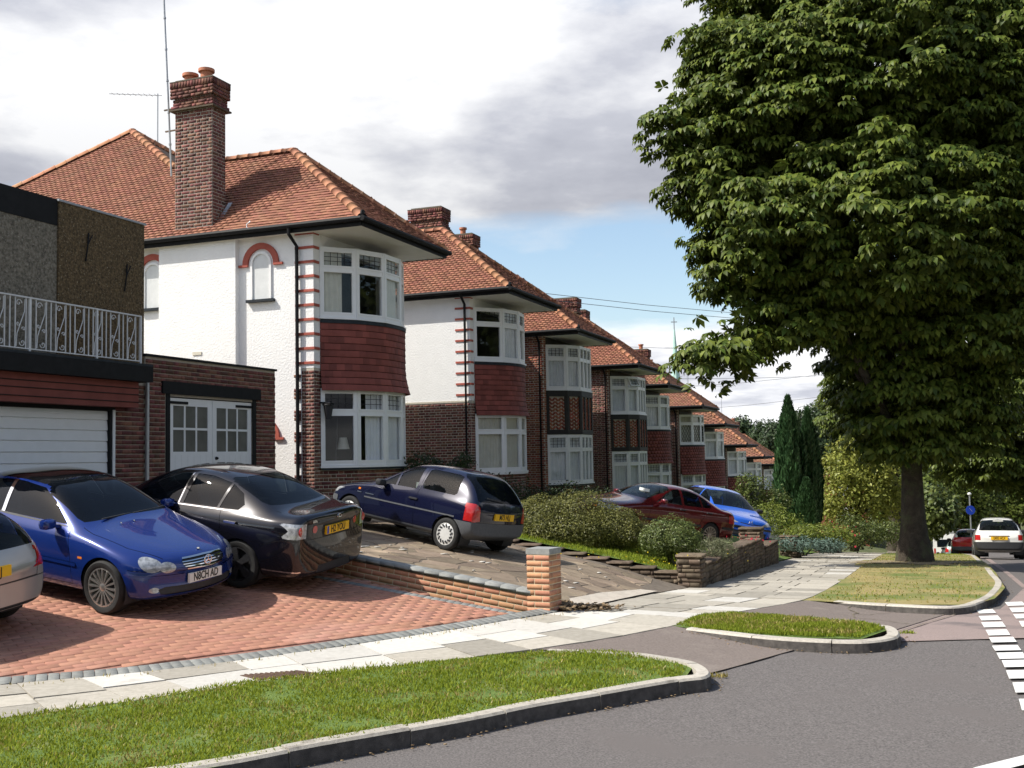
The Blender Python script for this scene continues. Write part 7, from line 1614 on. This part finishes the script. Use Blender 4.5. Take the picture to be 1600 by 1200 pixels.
shrub(1050, 868, 21.2, [(0, 0, .36, (.55, .45, .40)), (.22, -.05, .26, (.40, .4, .30)), (-.3, .05, .28, (.34, .35, .30))], 1900, .04, 'bush_leaf', 'smaller green bush behind the stone corner pier', 'bush', 4, 'garden_bush', lump=.11, jit=.45, shell=.35)
shrub(1114, 870, 22.0, [(0, 0, .16, (.34, .3, .22)), (.25, .2, .14, (.25, .25, .2))], 900, .09, 'grey_herb', 'low grey green herb clump beside the little stone wall', 'plant', 5, 'herb_clump', aspect=.12, stems=1, up=.1)
shrub(660, 748, 24.5, [(0, 0, .25, (.45, .35, .35)), (.6, .1, .1, (.4, .3, .28)), (.95, .2, .35, (.25, .2, .28))], 500, .07, 'dark_shrub', 'dark shrub below the second house window behind the navy hatchback', 'shrub', 6)
shrub(790, 800, 26.0, [(0, 0, .3, (.6, .4, .55)), (-.5, .2, .55, (.4, .3, .4))], 420, .07, 'dark_shrub', 'dark shrub at the corner of the second house right of the hatchback', 'shrub', 7)
shrub(885, 790, 31.0, [(-.8, 0, .2, (.6, .4, .38)), (0, 0, .25, (.7, .4, .42)), (.8, 0, .18, (.6, .4, .36))], 420, .07, 'dark_shrub', 'dark low hedge under the herringbone bay window', 'hedge', 8, 'low_hedge')
shrub(1180, 800, 38, [(0, 0, .6, (.7, .5, .7)), (.7, .1, .35, (.6, .5, .5)), (-.3, 0, 1.0, (.4, .35, .35))], 260, .09, 'bush_leaf', 'green garden shrub behind the blue hatchback roof', 'shrub', 9)
shrub(1222, 832, 36, [(0, 0, .25, (.75, .5, .42)), (-.3, .3, .6, (.55, .45, .4))], 420, .10, 'juniper_gold', 'golden green spreading juniper right of the blue hatchback', 'shrub', 10, 'spreading_juniper', aspect=.25)
shrub(1280, 850, 34.5, [(0, 0, .35, (1.0, .6, .28)), (-.6, 0, .28, (.6, .5, .3)), (.5, -.1, .2, (.5, .5, .28))], 420, .11, 'juniper_gold', 'golden green juniper with drooping sprays over the squat stone pier', 'shrub', 11, 'spreading_juniper', aspect=.22)
shrub(1255, 858, 34.0, [(-.2, 0, .18, (.8, .5, .24)), (.75, -.15, .12, (.55, .4, .24))], 420, .11, 'juniper_blue', 'blue grey low juniper mat below the golden juniper', 'shrub', 12, 'spreading_juniper', aspect=.22)
shrub(1330, 852, 40, [(0, 0, .5, (.6, .5, .65)), (.8, .2, .4, (.6, .5, .45)), (1.5, .3, .4, (.6, .5, .45))], 260, .09, 'bush_leaf', 'dense green shrubs along the garden edge left of the tree trunk', 'shrub', 13)
shrub(1350, 850, 42, [(-.7, .2, .35, (.55, .5, .4)), (0, 0, .4, (.6, .5, .45))], 300, .10, 'dark_shrub', 'dark shrub behind the garden edge under the yellow green tree', 'shrub', 14)
shrub(1312, 846, 36.5, [(0, 0, .3, (.35, .3, .35))], 220, .07, 'bush_leaf', 'small rose bush with red flowers beside the juniper', 'shrub', 15, 'rose_bush')
def blooms(root_label, px_, py_, Y_, n, sp, size, mat, cat, seed):
    rng = np.random.default_rng(seed); a = at(px_, py_, Y_); P = np.array(a) + rng.normal(size=(n, 3)) * np.array(sp); v, f = leaf_quads(P, unit(rng.normal(size=(n, 3)) + np.array((0, -.8, .6))), size, rng, .9); me = np_mesh('blossom', v, f); me.materials.append(M(mat)); tag(mesh_obj('blossom', me), root_label, cat, kind='stuff')
blooms('red flowers on the bush beside the juniper', 1312, 830, 36.2, 60, (.28, .15, .2), .07, 'flower_red', 'flowers', 1)
blooms('orange flowers on top of the stone wall by the blue hatchback', 1172, 845, 26.2, 40, (.2, .2, .07), .05, 'flower_red', 'flowers', 2)
# cypress pair
def cypress(px_, ptop, pbot, Y_, w, label, seed):
    a, b = at(px_, pbot, Y_), at(px_, ptop, Y_); h = b.z - a.z; r = empty('cypress_tree', a); tag(r, label, 'tree'); rng = np.random.default_rng(seed); n = 13000; z = rng.random(n) ** .85 * h; t = rng.uniform(0, 6.283, n); k = z / h
    rad_ = w * np.clip(1.1 * (1 - k ** 2.6), .02, 1) * (.72 + .28 * np.clip(k / .12, 0, 1)) * (1 + .13 * np.sin(t * 5 + z * 1.2) + .10 * np.sin(t * 9 - z * 2.3)) * (1 - .35 * rng.random(n) ** 2)
    P = np.column_stack([np.cos(t) * rad_, np.sin(t) * rad_, z]); N = unit(np.column_stack([np.cos(t), np.sin(t), rng.normal(0, .25, n)]) + rng.normal(size=(n, 3)) * .45)
    T = unit(np.column_stack([np.cos(t) * .35, np.sin(t) * .35, np.ones(n)]) + rng.normal(size=(n, 3)) * .18); Bn = unit(np.cross(T, N)); s = .16 * rng.uniform(.6, 1.4, (n, 1)); v = np.stack([P - T * s, P + Bn * s * .28, P + T * s, P - Bn * s * .28], 1).reshape(-1, 3); f = ((np.arange(n) * 4)[:, None, None] + np.array([[0, 1, 2], [0, 2, 3]])).reshape(-1, 3)
    me = np_mesh('crown', v, f); me.materials.append(M('cypress_leaf')); o = mesh_obj('crown', me, r); o['kind'] = 'stuff'; MB().tube([(0, 0, -.3), (0, 0, h * .5), (0, 0, h * .9)], [.14, .10, .03], 8).build('trunk', 'bark', r, True)
cypress(1238, 622, 822, 42, .60, 'tall dark green columnar cypress, taller of the two at the end of the row', 1); cypress(1268, 642, 822, 42.6, .42, 'slimmer darker cypress close behind the tall one', 2)
cypress(1262, 752, 822, 41.2, .34, 'short young conifer at the foot of the tall cypress', 3)
# yellow-green tree and trees beyond
def tree(px_, pbot, Y_, blobs, dens, size, mat, label, seed, th=None, tr=.14, name='garden_tree', **kw):
    a = at(px_, pbot, Y_); r = empty(name, a); tag(r, label, 'tree'); bl = [(np.array(at(x, y, Y_ + dy)) - np.array(a), rr) for x, y, dy, rr in blobs]; make_crown('crown', bl, dens, size, mat, r, seed, **kw); h = th or max(1.0, min(b[0][2] for b in bl)); trunk(r, h, tr, [(b[0], tr * .45) for b in bl[:5]], flare=1.3, seed=seed)
tree(1335, 850, 46, [(1318, 735, 0, (1.05, 1, 1.15)), (1350, 770, 0, (1.2, 1, 1.1)), (1388, 775, .3, (.95, .8, 1.1)), (1305, 790, -.2, (.8, .8, .9)), (1330, 695, 0, (.55, .6, .5)), (1370, 735, 0, (.75, .8, .7)), (1330, 820, 0, (1.1, .8, .7))], 150, .15, 'gold_leaf', 'loose yellow green garden tree right of the cypresses', 21, shell=.8, lump=.25)
tree(1285, 800, 90, [(1290, 665, 0, (2.4, 2.4, 2.0)), (1300, 640, 0, (1.2, 1.2, 1.0)), (1275, 700, 0, (2.4, 2, 2)), (1320, 700, 0, (2.4, 2, 2.4)), (1345, 730, 0, (2.2, 2, 2))], 55, .34, 'tree_leaf_far', 'dark far tree showing behind the cypresses', 22, tr=.25)
tree(1225, 800, 120, [(1205, 690, 0, (2.6, 2.5, 2.2)), (1190, 700, 0, (1.6, 2, 1.8)), (1225, 700, 0, (2.5, 2.5, 3)), (1250, 690, 0, (2, 2, 3.4))], 45, .4, 'tree_leaf_far', 'far dark tree left of the tall cypress', 23, tr=.3)
tree(1160, 790, 130, [(1158, 668, 0, (1.5, 1.5, 1.3)), (1148, 690, 0, (1.6, 1.5, 2)), (1172, 700, 0, (1.5, 1.5, 2.2))], 45, .4, 'tree_leaf_far', 'round far tree above the last roofs of the row', 24, tr=.3)
tree(1187, 790, 130, [(1187, 680, 0, (.7, .7, 1.0)), (1187, 668, 0, (.35, .35, .8)), (1187, 700, 0, (1.2, 1.2, 1.4))], 60, .35, 'tree_leaf_far', 'small pointed far tree between the roofs and the cypress', 25, tr=.2)
for k, (x, y, Y_, r_, mt, lab) in enumerate(((1420, 770, 70, 2.2, 'tree_leaf', 'leafy tree just left of the big trunk far behind'), (1490, 760, 85, 3.0, 'tree_leaf', 'tree above the queue of parked cars right of the trunk'), (1545, 740, 110, 4.2, 'tree_leaf_far', 'hillside tree behind the white hatchback roof'), (1590, 735, 100, 3.6, 'tree_leaf', 'hillside tree at the right edge above the white hatchback'), (1470, 700, 120, 4.5, 'tree_leaf_far', 'tall hillside tree hidden mostly by the chestnut'), (1400, 720, 110, 4.0, 'tree_leaf_far', 'far tree behind the yellow green tree'), (1620, 650, 120, 5.0, 'tree_leaf_far', 'large hillside tree cut by the right edge'), (1450, 790, 62, 1.4, 'bush_leaf', 'garden tree low beside the big trunk'))):
    s = Y_ / 1700; tree(x, y + 90, Y_, [(x, y, 0, (r_, r_, r_ * .85)), (x - .5 * r_ / s, y + .3 * r_ / s, .5, (r_ * .7, r_ * .7, r_ * .7)), (x + .55 * r_ / s, y + .2 * r_ / s, -.4, (r_ * .75, r_ * .7, r_ * .7)), (x, y + .75 * r_ / s, 0, (r_ * .9, r_ * .8, r_ * .6))], 38 if r_ > 2.5 else 70, .42 if Y_ > 90 else .3, mt, lab, 30 + k, tr=.22)
# wooded hillside on the far side of the valley
def wood():
    rng = np.random.default_rng(9); Ps, Ns = [], []
    for _ in range(330):
        x = rng.uniform(-40, 170); y = rng.uniform(170, 330); z = float(zground(x, y)[0]); r = rng.uniform(2.5, 5); p, q = ellipsoid_points((x, y, z + r * .9), (r, r, r * 1.15), 230, rng, .3, .2); Ps.append(p); Ns.append(unit(q + rng.normal(size=q.shape) * .6))
    v, f = leaf_quads(np.vstack(Ps), np.vstack(Ns), 1.1, rng, .8); me = np_mesh('hillside_wood', v, f); me.materials.append(M('tree_leaf_far')); tag(mesh_obj('hillside_wood', me), 'wooded hillside across the valley behind the row', 'wood', kind='stuff')
wood()
# trees and hedge across the road, out of the picture but mirrored in the windows
def opposite():
    for k, (s_, r_) in enumerate(((8, 3.0), (17, 3.4), (27, 3.2), (38, 3.5), (50, 3.5))):
        p = HOUSE1 + U * (s_ - 6) + W * 31; z = float(pz(*p)) - .1; r = empty('opposite_tree', (p[0], p[1], z)); tag(r, ['tree across the road, nearest the camera', 'second tree across the road', 'third tree across the road', 'fourth tree across the road', 'farthest tree across the road'][k], 'tree')
        make_crown('crown', [((0, 0, 7.5), (r_ * 1.15, r_ * 1.3, 5.2)), ((1.5, 2, 5), (r_ * .8,) * 3), ((-1.5, -2, 5.2), (r_ * .8,) * 3)], 22, .6, 'tree_leaf', r, 60 + k); trunk(r, 3, .3, [((0, 0, 6), .1)], seed=k)
opposite()
def behind():                                    # unseen trees added behind the camera to darken reflections and ambient light
    for k, x in enumerate((-30, -21, -13, -4, 5, 14, 24)):
        y = -15 - 2 * math.sin(k * 2.1); r_ = 4.2 + .6 * math.sin(k * 1.7); r = empty('added_rear_tree', (x, y, 0)); tag(r, ['first', 'second', 'third', 'fourth', 'fifth', 'sixth', 'seventh'][k] + ' added unseen tree from the left behind the photographer', 'tree', 'trees added behind the photographer')
        make_crown('crown', [((0, 0, 6.5), (r_, r_ * .8, 4.6)), ((1.8, .5, 4), (r_ * .75,) * 3), ((-1.8, -.5, 4.2), (r_ * .75,) * 3), ((0, .5, 2.2), (r_ * .9, r_ * .5, 2.0))], 18, .6, 'tree_leaf', r, 80 + k); trunk(r, 3, .3, [((0, 0, 6), .1)], seed=k)
behind()
# ---- grass
def grass(name, poly, zf, n, h, mat, label, seed, cond=None, w=.006, thr=-.38):
    rng = np.random.default_rng(seed); P = np.array(poly); x0, y0 = P.min(0); x1, y1 = P.max(0); m = int(n * 2.2); x = rng.uniform(x0, x1, m); y = rng.uniform(y0, y1, m); ok = inside(poly, x, y)
    if cond is not None: ok &= cond(x, y)
    # tufts: keep more blades where a slow noise is high
    nz = np.array([noise.noise(Vector((a * 2.2, b * 2.2, seed))) + .5 * noise.noise(Vector((a * 7, b * 7, seed))) for a, b in zip(x, y)]); ok &= (nz + rng.normal(0, .25, m)) > thr
    x, y, nz = x[ok][:n], y[ok][:n], nz[ok][:n]; k = len(x); z = np.asarray(zf(x, y)); hh = h * rng.uniform(.45, 1.3, k) * (1 + .5 * nz); t = rng.uniform(0, 6.283, k); le = rng.uniform(.15, .8, k) * hh
    a = rng.uniform(0, 6.283, k); bx, by = np.cos(a) * w, np.sin(a) * w
    v = np.stack([np.column_stack([x - bx, y - by, z]), np.column_stack([x + bx, y + by, z]), np.column_stack([x + np.cos(t) * le * .4 + bx * .7, y + np.sin(t) * le * .4 + by * .7, z + hh * .6]), np.column_stack([x + np.cos(t) * le, y + np.sin(t) * le, z + hh])], 1).reshape(-1, 3)
    f = ((np.arange(k) * 4)[:, None, None] + np.array([[0, 1, 2], [0, 2, 3]])).reshape(-1, 3); me = np_mesh(name, v, f); me.materials.append(M(mat)); tag(mesh_obj(name, me), label, 'grass', kind='stuff')
vis = lambda x, y: (x > -.52 * y - .4)
grass('verge_grass', grow(GI1, .09), zverge, 115000, .026, 'grass_blade', 'green mown grass of the nearest verge', 1, vis); grass('verge_grass', GI1, zverge, 34000, .026, 'grass_dry', 'dry straw among the grass of the nearest verge', 2, vis, thr=.12)
grass('verge_grass', grow(GI2, .13), zverge, 20000, .036, 'grass_blade', 'green grass of the small middle verge', 3); grass('verge_grass', GI2, zverge, 3000, .045, 'grass_dry', 'straw among the grass of the small middle verge', 4)
near3 = lambda x, y: (y < 36)
grass('verge_grass', GI3, zverge, 34000, .03, 'grass_dry', 'dry yellow grass around the chestnut trunk', 5, near3, w=.010); grass('verge_grass', GI3, zverge, 30000, .03, 'grass_blade', 'green grass on the near rim of the chestnut verge', 6, lambda x, y: ((sdist(x, y, np.array([on_pave(1262, 930), on_pave(1540, 915)])) < 1.2) | (y > 31)) & (y < 45), w=.010)
grass('lawn_grass', LAWN, zlawn, 26000, .06, 'grass_blade', 'lawn grass in front of the bushes', 7, w=.009)
edge_x = [tuple(p) for p in np.vstack([FRONT[3:9] + np.array((.02, -.05)), (EDGE[3:9] * .15 + FRONT[3:9] * .85)[::-1]])]
grass('joint_weeds', edge_x, pz, 1500, .035, 'grass_dry', 'thin weeds along the edge of the block drive', 8)
edge_y = [tuple(p) for p in np.vstack([EDGE[2:7] + np.array((.03, -.06)), (EDGE[2:7] * .86 + FRONT[2:7] * .14)[::-1]])]
grass('joint_weeds', edge_y, pz, 1500, .035, 'grass_dry', 'weeds creeping over the flagstones behind the nearest verge', 9); grass('joint_weeds', edge_y, pz, 2600, .035, 'grass_blade', 'green weeds between flagstones and nearest verge', 10)
lw = at(1025, 876, 20.0); blooms('yellow dandelions in the lawn before the bushes', 1030, 878, 20.5, 34, (.5, .12, .03), .035, 'flower_yellow', 'flowers', 3); blooms('yellow flowers dotted along the lawn edge', 900, 868, 19.5, 22, (1.3, .2, .03), .03, 'flower_yellow', 'flowers', 4)

# grit and dead leaves gathered in the gutter, tufts at the kerb ends
def gutter_grit():
    rng = np.random.default_rng(14); m = []
    for line, n in ((K1, 330), (K2, 130), (K3[:8], 130)):
        L, tot = resample(smooth_line(line), .05)
        for _ in range(n):
            i = rng.integers(1, len(L) - 1); d = L[i + 1] - L[i - 1]; d /= np.linalg.norm(d); c = L[i] - np.array((-d[1], d[0])) * abs(rng.normal(.02, .06)); s = rng.uniform(.004, .015); an = rng.uniform(0, 6.3)
            m.append(TRS((c[0], c[1], zr1(*c) + .016 + s * .2), s * 1.7, s, s * .5, (math.cos(an), math.sin(an), 0), (-math.sin(an), math.cos(an), 0)))
    m = np.array(m); vv = np.einsum('nij,kj->nki', m[:, :3, :3], BOXV) + m[:, None, :3, 3]; ff = BOXF[None] + (np.arange(len(m)) * 8)[:, None, None]
    me = np_mesh('gutter_grit', vv.reshape(-1, 3), ff.reshape(-1, 4)); me.materials.append(M('litter')); tag(mesh_obj('gutter_grit', me), 'grit and dead leaf bits along the foot of the kerbs', 'grit', kind='stuff')
    for k, (px_, py_, sz) in enumerate(((1085, 1066, .16), (1118, 1056, .12), (1415, 988, .12), (1060, 1042, .10))):
        c = on_pave(px_, py_, -.1); q = [(c[0] + math.cos(t) * sz, c[1] + math.sin(t) * sz * .5) for t in np.linspace(0, 6.283, 9)[:-1]]
        grass('kerb_weeds', q, lambda x, y: zroad(x, y) + .01, 70, .04, 'grass_dry' if k % 2 else 'grass_blade', ['weeds at the foot of the nearest kerb end', 'dry tuft at the tip of the nearest kerb', 'weeds at the tip of the middle kerb', 'dry tuft behind the nearest kerb end'][k], 40 + k)
gutter_grit()
for o in COL.objects:                            # repeats carry the name of their group
    if o.parent is None and 'label' in o and 'group' not in o:
        g = {'parked_car': 'parked cars', 'overhead_wire': 'overhead wires', 'roof_aerial': 'roof aerials', 'stone_wall': 'stone garden walls', 'stone_pier': 'stone garden piers', 'spreading_juniper': 'spreading junipers', 'cypress_tree': 'conifers', 'garden_bush': 'bushes on the lawn', 'garden_shrub': 'garden shrubs', 'street_tree': 'street trees', 'garden_tree': 'background trees', 'opposite_tree': 'trees across the road', 'far_house': 'far houses'}.get(o.name.split('.')[0])
        if g: o['group'] = g
